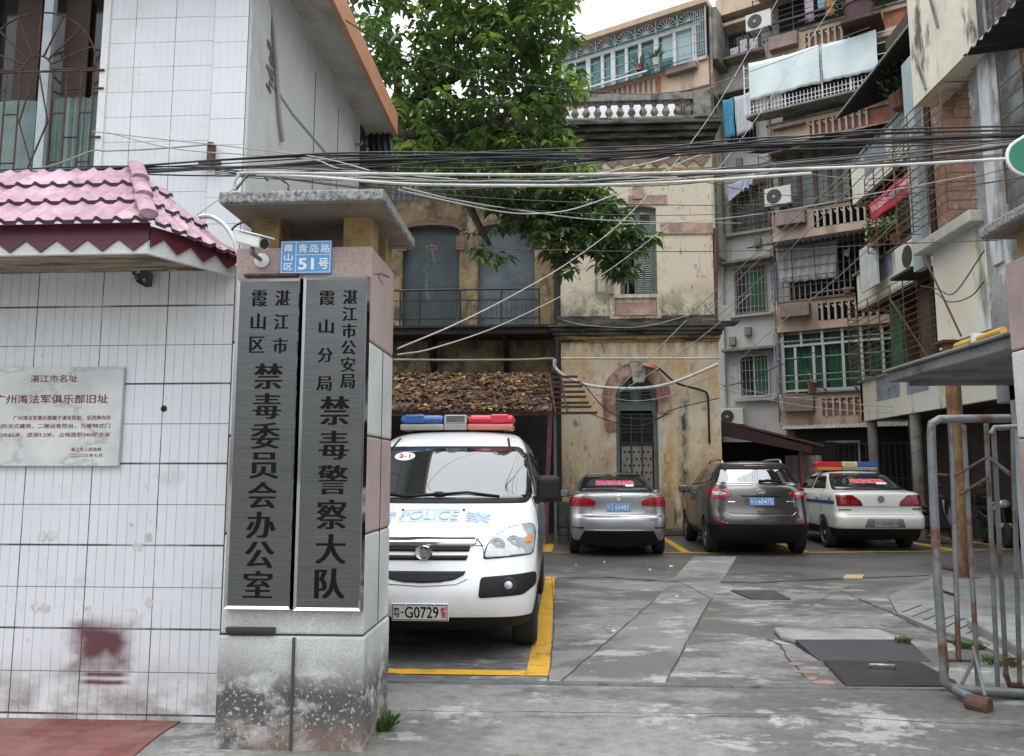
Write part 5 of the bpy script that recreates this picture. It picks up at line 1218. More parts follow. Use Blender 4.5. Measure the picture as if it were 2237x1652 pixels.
M['greysheet'] = pm('white_grey_cotton', (.58, .60, .62), .85, var=.08, vs=3)
cloth('sun_sheet', 'white-grey sheet hung below the black awning on the second-floor balcony', 'sheet', [(.36, 8.85), (2.22, 8.82), (2.12, 7.58), (.36, 7.62)], M['greysheet'], -.12, amp=.035, k=7, ragged=.015)
cloth('hung_rag', 'small white rag tied to the second-floor balcony bars', 'rag', [(2.36, 8.45), (2.56, 8.55), (2.5, 8.2), (2.34, 8.28)], M['white'], -.05, n=6)
cloth('blue_cloth', 'torn bright blue mesh cloth on the cage beside the roof balustrade', 'cloth', [(-1.62, 14.85), (-1.22, 14.85), (-1.2, 13.4), (-1.55, 13.35)], pm('bright_blue_mesh', (.10, .40, .60), .7, var=.2, vs=6), .92, n=10, ragged=.03)
cloth('white_cloth', 'white torn cloth next to the blue mesh on the grey wall cage', 'cloth', [(-1.18, 14.85), (-.62, 14.9), (-.55, 13.5), (-1.15, 13.35)], pm('white_torn_cloth', (.66, .68, .73), .8, var=.08), .92, n=10, ragged=.03)
cloth('laundry_sheet', 'crumpled pale lavender sheet over the third-floor cage window', 'laundry', [(-1.62, 11.6), (-.45, 11.95), (-.62, 11.5), (-1.55, 10.98)], pm('lavender_cotton', (.52, .55, .68), .85, var=.12, vs=4), .88, n=12, amp=.05, ragged=.05)
for i, (s, w_, c, nm, z0, z1) in enumerate(((1.55, .30, (.55, .45, .55), 'pale pink', 17.6, 16.2), (1.95, .26, (.25, .45, .60), 'light blue', 17.6, 16.5), (2.2, .30, (.55, .26, .06), 'ochre', 17.6, 16.2), (2.55, .2, (.06, .05, .06), 'black', 17.5, 16.4), (2.8, .34, (.60, .50, .55), 'pinkish white', 17.5, 16.3), (3.25, .3, (.3, .4, .5), 'grey blue', 17.5, 16.2))):
    cloth('garment', nm + ' garment drying on the fifth-floor balcony line', 'laundry', [(s, z1 if z1 > z0 else z0), (s + w_, z0), (s + w_ * .95, z1), (s + .02, z1)], pm('cloth_' + nm.replace(' ', '_'), c, .85, var=.15), -.2, n=8, k=2, group='washing on the fifth floor')
def pot(label, s, z, t, c=(.22, .08, .05), r_=.12, h=.2, plant=0):
    o = thing('flower_pot', label, 'flower pot', AM @ Vector((s, t, z)))
    q = MB(); q.lathe([(r_ * .7, 0), (r_, h * .85), (r_ * 1.12, h * .86), (r_ * 1.12, h), (r_ * .9, h), (r_ * .85, h * .9)], AM @ Vector((s, t, z)), 14); q.build('pot', pm('pot_glaze', c, .6, var=.15), o, smooth=R(40))
    if plant:
        q = MB(); c0 = AM @ Vector((s, t, z + h * .9))
        for i in range(plant):
            a = rnd() * 6.28; L = .25 + .45 * rnd(); el = .4 + rnd() * .8; d = Vector((math.cos(a) * math.cos(el), math.sin(a) * math.cos(el), math.sin(el))); sd_ = d.cross(Vector((0, 0, 1))).normalized() * .03
            p1 = c0 + d * L * .6; p2 = c0 + d * L + Vector((0, 0, -.12 * L)); q.add([c0, p1 - sd_, p2, p1 + sd_], [(0, 1, 2, 3)])
        q.build('leaves', M['potleaf'], o, recalc=False)
    return o
M['potleaf'] = pm('pot_plant_leaf', (.06, .15, .035), .5, var=.4, vs=20, fine=0)
pot('brown flower pot on the first-floor window ledge of the peach balcony', 1.25, 4.08, -.12, r_=.16, h=.24, plant=6)
pot('pink plastic basin on the second-floor balcony coping', 2.42, 7.06, 0, (.50, .22, .25), .17, .17)
pot('dark red pot with a spiky plant on the top-left balcony awning', -4.3, 16.2, -.2, r_=.14, h=.2, plant=26)
pot('white pot with tall leaves on the top-left balcony awning', -3.65, 16.24, -.2, (.6, .6, .58), .13, .24, plant=34)
q = AB(); q.grid(lambda a, b: Vector((-5.75 + 1.5 * a, -.42 + .3 * b, 16.16 + .05 * math.sin(a * 9) + .14 * b)), 16, 4); tag(q.build('white_mat', M['white'], smooth=True, solid=.02), 'white folded mat lying on the top-left balcony awning', 'mat')
o = thing('roof_planter_tub', 'big dark tub with leafy creepers at the right end of the fifth-floor balcony', 'planter', AM @ Vector((3.1, -.5, 15.3)))
q = AB(); q.lathe([(.34, 0), (.45, .5), (.50, .52), (.50, .62), (.42, .62)], (3.25, -.62, 15.45), 18); q.build('tub', pm('dark_maroon_tub', (.10, .05, .055), .5), o, smooth=R(40))
q = AB(); q.prism([(2.75, -1.1, 15.34), (3.9, -1.1, 15.34), (3.9, 0, 15.34), (2.75, 0, 15.34)], (0, 0, .1)); q.build('stand', M['rust'], o)
q = AB()
for i in range(260):
    c = Vector((3.3 + (rnd() - .5) * 1.5, -.62 + (rnd() - .5) * .9, 16.05 + rnd() * .75)); leaf(q, c, .16, .09, rnd() * 6, (rnd() - .5) * 1.5, (rnd() - .5), 0)
q.build('creepers', M['potleaf'], o, recalc=False)
stuff = [(-1.28, .3, .34), (-.92, .26, .55), (-.58, .3, .5)]
for s, w_, h_ in stuff:
    q = AB(); q.box(s, s + w_, .95, 1.25, 16.36, 16.36 + h_); q.box(s + .04, s + w_ - .04, .93, .95, 16.36 + .08, 16.36 + h_ * .55); tag(q.build('white_bundle', pm('white_plastic_bag', (.55, .56, .60), .6, var=.15, vs=9, layers=[dict(c=(.1, .1, .12), s=12, lo=.56, hi=.6)]), bevel=.03), 'white plastic bundle stacked on the fifth-floor cage ledge', 'bundle', 'bundles on the cage ledge')
# red-edged shed roof between the tower and the block
sh = thing('red_shed', 'low shed with a sagging dark red roof on one post behind the grey hatchback', 'shed', (6, 21.5, 0))
a = P(1571, 916, Y=21.2); b = P(1800, 971, Y=21.2)
q = MB(); q.prism([a, b, b - Vector((0, 0, .06)), a - Vector((0, 0, .06))], (0, 2.6, 0)); q.build('roof', pm('dark_red_sheet', (.10, .035, .035), .6, var=.25), sh)
q = MB(); q.prism([a - Vector((0, 0, .063)), b - Vector((.3, 0, .063)), b - Vector((.3, 0, .24)), a - Vector((0, 0, .42))], (0, .05, 0)); q.build('fascia', pm('dark_red_board', (.05, .022, .022), .8), sh)  # board darker than the roof sheet above it
q = MB(); p = P(1752, 975, Y=21.4); q.beam((p.x, 21.4, 0), (p.x - .05, 21.4, p.z + .1), .11, .11); q.build('post', pm('red_post', (.17, .045, .045), .7), sh)
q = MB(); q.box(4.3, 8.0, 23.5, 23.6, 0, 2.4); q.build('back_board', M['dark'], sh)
q = MB(); a = P(1715, 1015, Y=22.6); corr(q, (a.x, 22.6, a.z + .25), (1.0, 0, 0), (0, .05, -1.4), 40, .025, .16); q.build('pale_panel', pm('dirty_white_corrugated', (.38, .36, .32), .8, var=.25), sh, solid=.01)

# ================================================================ right-hand house with barred galleries (far part on X = 8.3, near bay on X = 5.8)
rb = thing('gallery_house', 'cream and brick house with caged galleries along the right side of the yard', 'house', (8, 14, 0))
M['creamwall'] = pm('stained_cream_render', (.72, .67, .54), .9, var=.10, vs=1.2, layers=[dict(c=(.60, .61, .60), s=.9, lo=.5, hi=.6, amt=.8), dict(c=(.09, .085, .08), s=1.6, st=(1, 1, .3), lo=.57, hi=.69, amt=.75), dict(c=(.5, .36, .18), s=2, lo=.62, hi=.72, amt=.5)])
M['mottled'] = pm('mottled_grey_concrete', (.26, .26, .255), .9, var=.3, vs=1.5, fine=.1, layers=[dict(c=(.52, .53, .54), s=2.2, st=(1, 1, .5), lo=.54, hi=.62, amt=.85), dict(c=(.05, .05, .048), s=1.6, lo=.56, hi=.7, amt=.8)])
M['shadepatch'] = pm('blue_grey_shade', (.27, .29, .34), .9, var=.25, vs=3, layers=[dict(c=(.10, .10, .11), s=4, lo=.56, hi=.64)])  # shade on the cream parapets put into a blue-grey colour
M['redbrick'] = bricky('red_and_tan_brick', (.42, .14, .07), (.34, .21, .14), (.20, .17, .14), bw=.20, bh=.07, axis=1, ms=.012, layers=[dict(c=(.42, .36, .30), s=6, lo=.58, hi=.63, amt=.7), dict(c=(.08, .045, .035), s=2.4, lo=.5, hi=.7, amt=.7)])
XF = 8.3
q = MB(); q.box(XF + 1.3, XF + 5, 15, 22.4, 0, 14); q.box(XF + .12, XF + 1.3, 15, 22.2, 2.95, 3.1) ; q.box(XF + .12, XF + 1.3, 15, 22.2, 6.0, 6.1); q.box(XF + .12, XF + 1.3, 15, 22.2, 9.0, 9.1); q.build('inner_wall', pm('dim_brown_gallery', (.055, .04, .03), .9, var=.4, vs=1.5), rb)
for zb, zt in ((2.9, 3.95), (5.95, 6.95), (8.95, 10.1)):
    q = MB(); q.box(XF, XF + .12, 15.4, 22.2, zb, zt); q.box(XF, XF + 1.3, 22.05, 22.2, zb, zt); q.build('gallery_parapet', M['creamwall'], rb)
    q = MB(); q.box(XF - .05, XF + .17, 15.4, 22.25, zt, zt + .06); q.build('gallery_coping', M['ledge'], rb)
    for y0, y1 in ((18.2, 19.3), (19.7, 21.1)):
        q = MB(); q.box(XF - .006, XF, y0, y1, zb + .45, zt - .02); q.build('shade_patch', M['shadepatch'], rb)
for y in (21.9, 19.3):
    q = MB(); q.lathe([(.13, 0), (.13, 2.9)], (XF + .15, y, 0), 12); q.build('ground_column', M['ledge'], rb, smooth=R(40))
def cage(X, y0, y1, z0, z1, dx, n, nv, mat, end=True, r_=.012):
    q = MB()
    for i in range(n):
        z = z0 + (z1 - z0) * i / (n - 1); q.box(X - dx - r_, X - dx + r_, y0, y1, z - r_, z + r_)
        if end:
            q.box(X - dx, X, y1 - r_, y1 + r_, z - r_, z + r_); q.box(X - dx, X, y0 - r_, y0 + r_, z - r_, z + r_)
    for i in range(nv):
        y = y0 + (y1 - y0) * i / (nv - 1); q.box(X - dx - r_ * 1.4, X - dx + r_ * 1.4, y - r_ * 1.4, y + r_ * 1.4, z0, z1)
    return q.build('window_cage', mat, rb)
M['cagebrown'] = pm('brown_rusted_bars', (.15, .09, .045), .8, var=.35, vs=5)
cage(XF, 15.6, 21.9, 4.0, 5.95, .35, 14, 10, M['cagebrown'], r_=.008)
cage(XF, 16.0, 20.0, 7.0, 8.95, .45, 13, 8, M['cagebrown'], r_=.008)
for y0, y1, c in ((15.8, 16.6, (.10, .07, .05)), (17.4, 18.0, (.12, .14, .13)), (18.6, 19.2, (.09, .06, .045)), (20.2, 20.9, (.04, .12, .06))):
    q = MB(); q.box(XF + .35, XF + .45, y0, y1, 4.0, 5.9); q.build('gallery_board', pm('gallery_board_colour', c, .8, var=.3), rb)
q = MB(); q.box(XF + .3, XF + .4, 16, 20, 7.0, 8.9); q.build('inner_screen', M['dark'], rb)
q = MB(); q.box(XF - .1, XF + .02, 16.75, 16.95, 6.6, 8.9); q.build('blue_post', pm('pale_blue_post', (.30, .38, .40), .6, var=.15), rb)
# black corrugated awnings above the galleries
for (u0, v0), (u1, v1), X in (((1826, 262), (2032, -5), 7.45),):
    a = P(u0, v0, X=X); b = P(u1, v1, X=X); q = MB(); corr(q, (X, b.y - 1.5, a.z), (0, a.y - b.y + 1.5, 0), (1.4, 0, .55), 90, .02, .12); q.build('black_awning', M['blackawn'], rb, solid=.01)
    q = MB(); q.beam((X, b.y - 1.5, a.z + .03), (X, a.y, a.z + .03), .05, .05); q.build('awning_lip', M['ledge'], rb)
a = P(1858, 469, X=8.0)
# near bay
XN = 5.8
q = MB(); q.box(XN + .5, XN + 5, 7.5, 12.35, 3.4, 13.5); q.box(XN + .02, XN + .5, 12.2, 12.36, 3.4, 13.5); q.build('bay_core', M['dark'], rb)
q = MB(); q.box(XN, XN + .5, 10.75, 12.32, 3.42, 4.88); q.box(XN + .03, XN + .5, 11.2, 12.36, 3.36, 3.419); q.build('cream_panel', M['creamwall'], rb)
q = MB(); q.box(XN - .08, XN + .04, 12.46, 12.8, 4.7, 8.2); q.build('corner_post', pm('pale_blue_grey_post', (.33, .40, .42), .6, var=.15, layers=[dict(c=(.15, .15, .15), s=3, lo=.56, hi=.7, amt=.6)]), rb)
q = MB(); q.box(XN - .22, XN + .3, 10.75, 12.5, 4.88, 5.05); q.build('sill_slab', pm('pale_sill_slab', (.52, .50, .46), .85, var=.12, layers=[dict(c=(.2, .18, .16), s=3, lo=.55, hi=.7, amt=.6)]), rb, bevel=.02)
q = MB(); q.box(XN + .05, XN + .5, 10.95, 12.45, 5.05, 8.0); q.build('brick_wall', M['redbrick'], rb)
q = MB(); q.box(XN - .05, XN + .5, 10.15, 10.74, 2.4, 8.6); q.box(XN - .02, XN + .4, 10.74, 10.95, 5.06, 8.2); q.build('concrete_pier', M['mottled'], rb, bevel=.02)
q = MB(); q.box(XN - .09, XN - .05, 10.3, 10.55, 4.2, 8.5); q.build('render_strip', pm('white_worn_strip', (.55, .56, .56), .9, var=.12, layers=[dict(c=(.26, .26, .26), s=3, st=(1, 1, .3), lo=.5, hi=.6, amt=.9)]), rb)
q = MB(); q.box(XN + .06, XN + .5, 7.0, 10.15, 2.4, 9.5); q.build('curtained_glass', pm('mottled_curtain_glass', (.20, .215, .215), .5, var=.4, vs=2.5, layers=[dict(c=(.05, .055, .055), s=1.5, lo=.5, hi=.62)]), rb)
cage(XN, 10.9, 12.5, 5.1, 6.95, .42, 15, 4, M['cagebrown'], r_=.006)
cage(XN + .02, 8.0, 10.1, 4.9, 8.2, .10, 16, 5, M['cagebrown'], False, .006)
q = MB(); q.tube([(XN - .10, 9.3 + .32 * math.cos(a), 6.9 + .7 * math.sin(a)) for a in [2 * PI * i / 20 for i in range(20)]], .016, 6, closed=True)
for a in range(7):
    an = PI * a / 6; q.tube([(XN - .10, 9.3 + .32 * math.cos(an), 6.9 + .7 * math.sin(an)), (XN - .10, 9.3 + .65 * math.cos(an), 6.9 + 1.35 * math.sin(an))], .012, 5)
q.build('fan_grille', M['cagebrown'], rb)
q = MB(); q.box(XN + .03, XN + .055, 9.05, 9.5, 6.3, 7.5); q.build('dark_opening', M['dark'], rb)
a = P(1996, 236, X=5.45); b = P(2125, 150, X=5.45)
q = MB(); q.box(5.45, 5.55, b.y, a.y, a.z, a.z + 2.6); q.box(5.55, XN + .5, 9.2, a.y, a.z + .01, a.z + .12); q.build('bay_parapet', pm('streaked_cream_parapet', (.70, .655, .53), .9, var=.12, vs=1.5, bump=.15, layers=[dict(c=(.55, .53, .47), s=1.2, lo=.5, hi=.62, amt=.8), dict(c=(.05, .045, .04), s=1.8, st=(1, 1, .35), lo=.55, hi=.63, amt=.92), dict(c=(.45, .35, .22), s=3, st=(1, 1, .3), lo=.58, hi=.7, amt=.6)]), rb)
q = MB(); a2 = P(2104, 124, X=4.95); corr(q, (4.95, 5.6, a2.z), (0, a2.y - 5.6, 0), (.9, 0, .10), 80, .025, .16); q.build('black_awning', M['blackawn'], rb, solid=.01)
for (p, r2) in (((1994, 112), (2022, 195)), ((2030, -10), (2048, 60))):
    q = MB(); q.tube([P(*p, X=5.40), P(*r2, X=5.43)], .018, 7); q.build('strut', M['ledge'], rb)
q = MB(); q.tube(spline([P(1935, 430, X=7.7), P(1955, 410, X=7.7), P(1985, 420, X=7.7)]), .02, 6) ; q.build('bent_rod', M['cagebrown'], rb)
q = MB(); q.tube([P(2018, 560, X=5.35), P(2100, 735, X=5.6)], .016, 6); q.tube([P(1942, 650, X=7.5), P(2040, 800, X=7.9)], .018, 6); q.build('brace_rod', M['barsrust'], rb)
# red banner, plants, air conditioner on the gallery
bn = thing('red_banner', 'red cloth banner with a faded pink lettered stripe hung along the upper gallery cage', 'banner', P(1940, 480, X=7.75))
a, b, c, d = P(1899, 448, X=7.78), P(1999, 364, X=7.78), P(2003, 416, X=7.78), P(1905, 484, X=7.78)
q = MB(); q.grid(lambda x, y: (a.lerp(b, x)).lerp(d.lerp(c, x), y) + Vector((-.012 * math.sin(x * 15 + y * 4), 0, 0)), 30, 8); q.build('cloth', pm('red_banner_cloth', (.50, .025, .04), .7, var=.12), bn, smooth=True, solid=.004)
q = MB(); q.grid(lambda x, y: (a.lerp(b, .05 + .9 * x)).lerp(d.lerp(c, .05 + .9 * x), .22 + .36 * y) + Vector((-.012 - .012 * math.sin((.05 + .9 * x) * 15 + (.22 + .36 * y) * 4), 0, 0)), 30, 6); q.build('pink_stripe', pm('faded_pink_lettering', (.58, .38, .42), .8, var=.1, layers=[dict(c=(.45, .05, .08), s=13, lo=.50, hi=.56)]), bn, smooth=True)
def shrub(label, c, r_, n, mat, L=.14, name='potted_plant'):
    o = thing(name, label, 'plant', c - Vector((0, 0, r_)))
    q = MB()
    for i in range(n):
        v = Vector((rnd() - .5, rnd() - .5, rnd() - .5)) * 2
        if v.length > 1: continue
        leaf(q, c + Vector((v.x * r_, v.y * r_, v.z * r_ * 1.2)), L * (.6 + .7 * rnd()), L * .5, rnd() * 6.28, (rnd() - .3) * 1.6, (rnd() - .5) * 1.4, 0)
    q.build('leaves', mat, o, recalc=False)
    q = MB(); q.lathe([(r_ * .35, 0), (r_ * .5, r_ * .6), (r_ * .45, r_ * .6)], c - Vector((0, 0, r_ * 1.5)), 12); q.build('pot', pm('clay_pot', (.20, .08, .05), .8), o)
    return o
M['brightleaf'] = pm('bright_leaf', (.16, .26, .07), .45, var=.4, vs=14, fine=0)
shrub('bright green plant below the red banner on the gallery', P(1912, 500, X=8.0), .32, 160, M['brightleaf'])
shrub('dark leafy plant behind the gallery bars right of the banner', P(1960, 480, X=8.2), .4, 180, M['potleaf'])
shrub('creeper tuft under the black awning of the gallery house', P(1965, 165, X=8.2), .55, 320, M['potleaf'], name='creeper')
o = thing('air_conditioner', 'white air conditioner on a black bracket at the end of the gallery cage', 'air conditioner', P(1998, 590, X=7.6))
a = P(1972, 606, X=7.6); q = MB(); q.box(7.45, 7.8, a.y - .95, a.y, a.z, a.z + .62); q.build('casing', M['aircon'], o, bevel=.015)
q = MB(); q.lathe([(.24, 0), (.24, .012), (.01, .012)], (7.452, a.y - .62, a.z + .3), 18, 0, Matrix.Rotation(R(-90), 4, 'Y')); q.build('fan_grille', M['dkmetal'], o)
q = MB(); q.box(7.35, 8.3, a.y - 1.0, a.y + .05, a.z - .07, a.z - .01); q.build('bracket', M['blackawn'], o)
q = MB(); a = P(1886, 568, X=8.1); q.box(8.0, 8.05, a.y - 1.1, a.y, a.z - .9, a.z + .25); tag(q.build('white_board', pm('white_board_sheet', (.56, .58, .58), .6, layers=[dict(c=(.1, .1, .1), s=5, lo=.66, hi=.69)])), 'plain white board standing at the far end of the gallery cage', 'board')

# ================================================================ gatehouse canopy, pole, gate at the right
gc = thing('gatehouse_canopy', 'grey concrete slab canopy on a white wall inside the right gate', 'canopy', (5.3, 9.3, 0))
XC = P(1954, 837, Y=10.2).x; zc = P(1954, 837, Y=10.2).z
M['slab'] = pm('weathered_grey_slab', (.20, .20, .195), .9, var=.25, vs=1.5, layers=[dict(c=(.05, .05, .048), s=1.5, st=(1, 1, 2), lo=.54, hi=.66, amt=.8), dict(c=(.4, .4, .39), s=4, lo=.64, hi=.7, amt=.7)])
q = MB(); q.box(XC, 9, 6.6, 10.4, zc + .03, zc + .15); q.box(XC - .05, 9, 6.55, 10.45, zc + .152, zc + .19); q.build('slab', M['slab'], gc, bevel=.015)
q = MB(); q.box(XC + .25, 6.0, 10.16, 10.38, zc - .02, zc + .029); q.build('edge_beam', M['slab'], gc)
q = MB(); q.box(5.75, 9, 10.1, 10.42, 0, zc + .025) ; q.build('side_wall', pm('whitewashed_wall', (.50, .52, .55), .8, var=.12, vs=1.5, layers=[dict(c=(.06, .06, .055), s=5, lo=.42, hi=.55, z=(.1, .75))]), gc)
q = MB(); q.box(5.9, 6.1, 10.05, 10.098, 1.8, 2.25); q.build('orange_notice', pm('faded_orange_notice', (.30, .14, .04), .7, var=.3, vs=8), gc)
po = thing('steel_column', 'rusty ochre round steel column behind the folded gate', 'column', (5.8, 11.95, 0))
q = MB(); q.tube([(5.8, 11.95, 0), (5.8, 11.95, 3.42)], .105, 18); q.build('shaft', M['rustpipe'], po, smooth=R(50))
q = MB(); q.box(5.6, 6.0, 11.75, 12.15, 3.39, 3.43); q.tube([(5.8, 11.95, 0), (5.8, 11.95, .02)], .16, 16); q.build('base_plate', M['rust'], po)
yp = thing('gas_pipe', 'yellow forked gas pipe running along the top of the gatehouse slab', 'pipe', P(2100, 750, X=5.5))
M['yellowpipe'] = pm('yellow_gas_pipe', (.55, .36, .05), .45, var=.15, vs=4)
zp = zc + .255; a_ = P(2090, 757, Z=zp); b_ = P(2192, 722, Z=zp); c_ = P(2150, 750, Z=zp)
q = MB(); q.tube([a_, b_], .038, 12); q.tube([a_ + Vector((.02, 0, 0)), c_], .034, 12); q.build('pipe_run', M['yellowpipe'], yp, smooth=R(50))
q = MB(); a = a_.lerp(b_, .5); q.box(a.x - .07, a.x + .07, a.y - .02, a.y + .02, a.z - .064, a.z + .06); q.build('pipe_saddle', M['white'], yp)
# folded pipe gate
gt = thing('pipe_gate', 'folded sliding gate of scuffed grey steel pipes on a roller at the right gate post', 'gate', (2.75, 5.75, 0))
YG = 5.72
def gp_(u, v, Y=YG): return P(u, v, Y=Y)
q = MB(); c0 = gp_(2062, 1495); c0.z = .10
top = [gp_(2034, 945), gp_(2036, 925), gp_(2052, 916), gp_(2090, 915), gp_(2205, 914)]
fr_ = [gp_(2063, 1462), gp_(2050, 1300), gp_(2040, 1100)] + top
q.tube(fr_, .029, 12); q.tube([gp_(2061, 1462), gp_(2062, 1490), gp_(2078, 1503), gp_(2110, 1508), gp_(2240, 1516)], .032, 12)
q.build('outer_frame', M['galv'], gt, smooth=R(50))
for (u0, v0, u1, v1, r_, Y_) in ((2078, 928, 2094, 1440, .017, YG + .02), (2105, 928, 2137, 1500, .017, YG + .03), (2154, 925, 2180, 1505, .016, YG + .10), (2170, 935, 2198, 1470, .016, YG + .16), (2212, 935, 2228, 1495, .016, YG + .14)):
    q = MB(); q.tube([gp_(u0, v0, Y_), gp_(u1, v1, Y_)], r_, 10); q.build('upright', M['galv'], gt, smooth=R(50))
q = MB(); q.tube([gp_(2165, 948, YG + .15), gp_(2172, 935, YG + .15), gp_(2240, 932, YG + .15)], .02, 8); q.build('inner_frame', M['galv'], gt, smooth=R(50)); q = MB(); q.tube([gp_(2196, 1470, YG + .16), gp_(2205, 1496, YG + .16), gp_(2260, 1502, YG + .16)], .022, 8); q.build('inner_frame', M['galv'], gt, smooth=R(50))
for (u0, v0, u1, v1) in ((2036, 1035, 2080, 1040), (2052, 1238, 2082, 1246), (2060, 1292, 2084, 1300), (2060, 1398, 2092, 1406), (2070, 1443, 2137, 1444), (2085, 1040, 2155, 1000), (2098, 1080, 2158, 1043), (2196, 1438, 2222, 1440)):
    q = MB(); q.tube([gp_(u0, v0), gp_(u1, v1, YG + .06)], .010, 7); q.build('tie_bar', M['rust'], gt, smooth=R(50))
q = MB(); q.tube([gp_(2125, 1412), gp_(2152, 1520, 5.58)], .012, 7); q.tube([gp_(2128, 1440), gp_(2098, 1500)], .012, 7); q.tube([gp_(2080, 1505), gp_(2135, 1530, 5.5)], .028, 9); q.build('brace', M['galv'], gt, smooth=R(50))
q = MB(); c = P(2147, 1540, Y=5.45); q.tube([c + Vector((-.07, .05, 0)), c + Vector((.02, -.05, 0))], .058, 16); q.build('roller', M['rust'], gt, bevel=.006)
q = MB(); q.tube([P(2205, 1035, Y=5.2), P(2160, 1000, Y=6.0)], .014, 7); q.build('hinge_strap', M['dkmetal'], gt)
# green shop sign at the right edge
gs = thing('green_sign', 'round-ended green shop sign with a white rim jutting in at the right edge', 'sign', P(2230, 340, Y=4.6))
c = P(2282, 318, Y=4.55); q = MB(); A_ = Vector((1, 0, .62)).normalized(); B_ = Vector((-.62, 0, 1)).normalized()
def stad(L, r_): return [c + A_ * (-L + r_ * math.cos(t_)) + B_ * r_ * math.sin(t_) for t_ in [PI / 2 + PI * i / 12 for i in range(13)]] + [c + A_ * L + B_ * -r_, c + A_ * L + B_ * r_]
q.prism(stad(.12, .115), (0, .02, 0)); q.build('rim', M['white'], gs, bevel=.006)
q = MB(); q.prism([p + Vector((0, -.004, 0)) for p in stad(.12, .101)], (0, .02, 0)); q.build('face', pm('green_sign_face', (.005, .14, .07), .4, fine=0), gs)
q = MB(); q.tube([c + A_ * .1 + Vector((0, .03, 0)), c + A_ * .1 + Vector((.25, .12, .0)), (3.3, 4.9, 3.10)], .018, 8); q.build('bracket_arm', M['galv'], gs, smooth=R(50))
# ================================================================ vehicles
def shell(layers, nE=5, nC=4, nS=10):
    """closed body from plan outlines stacked by height; layer = (z, y0, y1, half width, r0, r1, bow0, bow1, crown)"""
    V = []; m = None
    for (z, y0, y1, w, r0, r1, b0, b1, cr) in layers:
        h = []
        r0 = min(r0, w * .9); r1 = min(r1, w * .9)
        for i in range(nE): h.append((i / nE * (w - r0), y0))
        for i in range(nC + 1): a = PI / 2 * i / nC; h.append((w - r0 + r0 * math.sin(a), y0 + r0 * (1 - math.cos(a))))
        for i in range(1, nS): h.append((w, y0 + r0 + (y1 - r1 - y0 - r0) * i / nS))
        for i in range(nC + 1): a = PI / 2 * i / nC; h.append((w - r1 + r1 * math.cos(a), y1 - r1 + r1 * math.sin(a)))
        for i in range(1, nE + 1): h.append(((w - r1) * (1 - i / nE), y1))
        H = []
        ym = (y0 + y1) / 2
        for x, y in h:
            q_ = (x / w) ** 2; f = max(0, 1 - abs(y - y0) / max(.4, (ym - y0))); g_ = max(0, 1 - abs(y1 - y) / max(.4, (y1 - ym)))
            H.append(Vector((x, y + b0 * q_ * f - b1 * q_ * g_, z + cr * (1 - q_))))
        m = len(H); full = H + [Vector((-p.x, p.y, p.z)) for p in H[1:-1]][::-1]
        V.append(full)
    n = len(V[0]); q = MB(); fs = []
    for j in range(len(V) - 1):
        for i in range(n): fs.append((j * n + i, j * n + (i + 1) % n, (j + 1) * n + (i + 1) % n, (j + 1) * n + i))
    for base, flip in ((0, 1), ((len(V) - 1) * n, 0)):
        for i in range(m - 1):
            a, b = i, i + 1; c = (n - b) % n; d = (n - a) % n
            f = [base + k_ for k_ in (a, b, c, d)]; f = list(dict.fromkeys(f))
            if len(f) > 2: fs.append(tuple(f[::-1] if flip else f))
    q.add([p for L in V for p in L], fs); return q
LOWZ = []; LOWX = []
def car_body(root, layers, mat, wells, sub=2, wr=.36, ww=.30, low=None):
    q = shell(layers); me = bpy.data.meshes.new('b'); me.from_pydata([tuple(p) for p in q.v], [], q.f)
    b = bmesh.new(); b.from_mesh(me); bmesh.ops.recalc_face_normals(b, faces=b.faces[:]); b.to_mesh(me); b.free()
    o = bpy.data.objects.new('body', me); COL.objects.link(o)
    o.modifiers.new('s', 'SUBSURF').levels = sub
    cq = MB()
    wmax = max(l[3] for l in layers)
    for yw_ in wells:
        for s in (-1, 1): cq.tube([(s * (wmax - ww), yw_, .33), (s * (wmax + .2), yw_, .33)], wr, 32)
    cm = bpy.data.meshes.new('c'); cm.from_pydata([tuple(p) for p in cq.v], [], cq.f)
    b = bmesh.new(); b.from_mesh(cm); bmesh.ops.recalc_face_normals(b, faces=b.faces[:]); b.to_mesh(cm); b.free()
    co = bpy.data.objects.new('c', cm); COL.objects.link(co)
    bo = o.modifiers.new('b', 'BOOLEAN'); bo.operation = 'DIFFERENCE'; bo.object = co; bo.solver = 'EXACT'
    dg = bpy.context.evaluated_depsgraph_get(); nm = bpy.data.meshes.new_from_object(o.evaluated_get(dg))
    bpy.data.objects.remove(o); bpy.data.objects.remove(co)
    b = bmesh.new(); b.from_mesh(nm)
    if low:
        for zc_ in LOWZ: bmesh.ops.bisect_plane(b, geom=b.verts[:] + b.edges[:] + b.faces[:], plane_co=(0, 0, zc_), plane_no=(0, 0, 1), dist=1e-5)
    for xc_ in LOWX: bmesh.ops.bisect_plane(b, geom=b.verts[:] + b.edges[:] + b.faces[:], plane_co=(xc_, 0, .47), plane_no=(1, 0, .55 if xc_ > 0 else -.55), dist=1e-5)
    for f in b.faces: f.smooth = True
    for e in b.edges: e.smooth = e.calc_face_angle(0.0) < R(45)
    b.to_mesh(nm); b.free()
    nm.materials.clear(); nm.materials.append(mat); nm.materials.append(M['trimblack'])
    for f in nm.polygons: f.material_index = 1 if low and low(f.center) else 0
    o = bpy.data.objects.new('body', nm); COL.objects.link(o); o.parent = root; WM[o.name] = WM[root.name]
    bm2 = bmesh.new(); bm2.from_mesh(nm); bv = BVHTree.FromBMesh(bm2); bm2.free()
    return o, bv
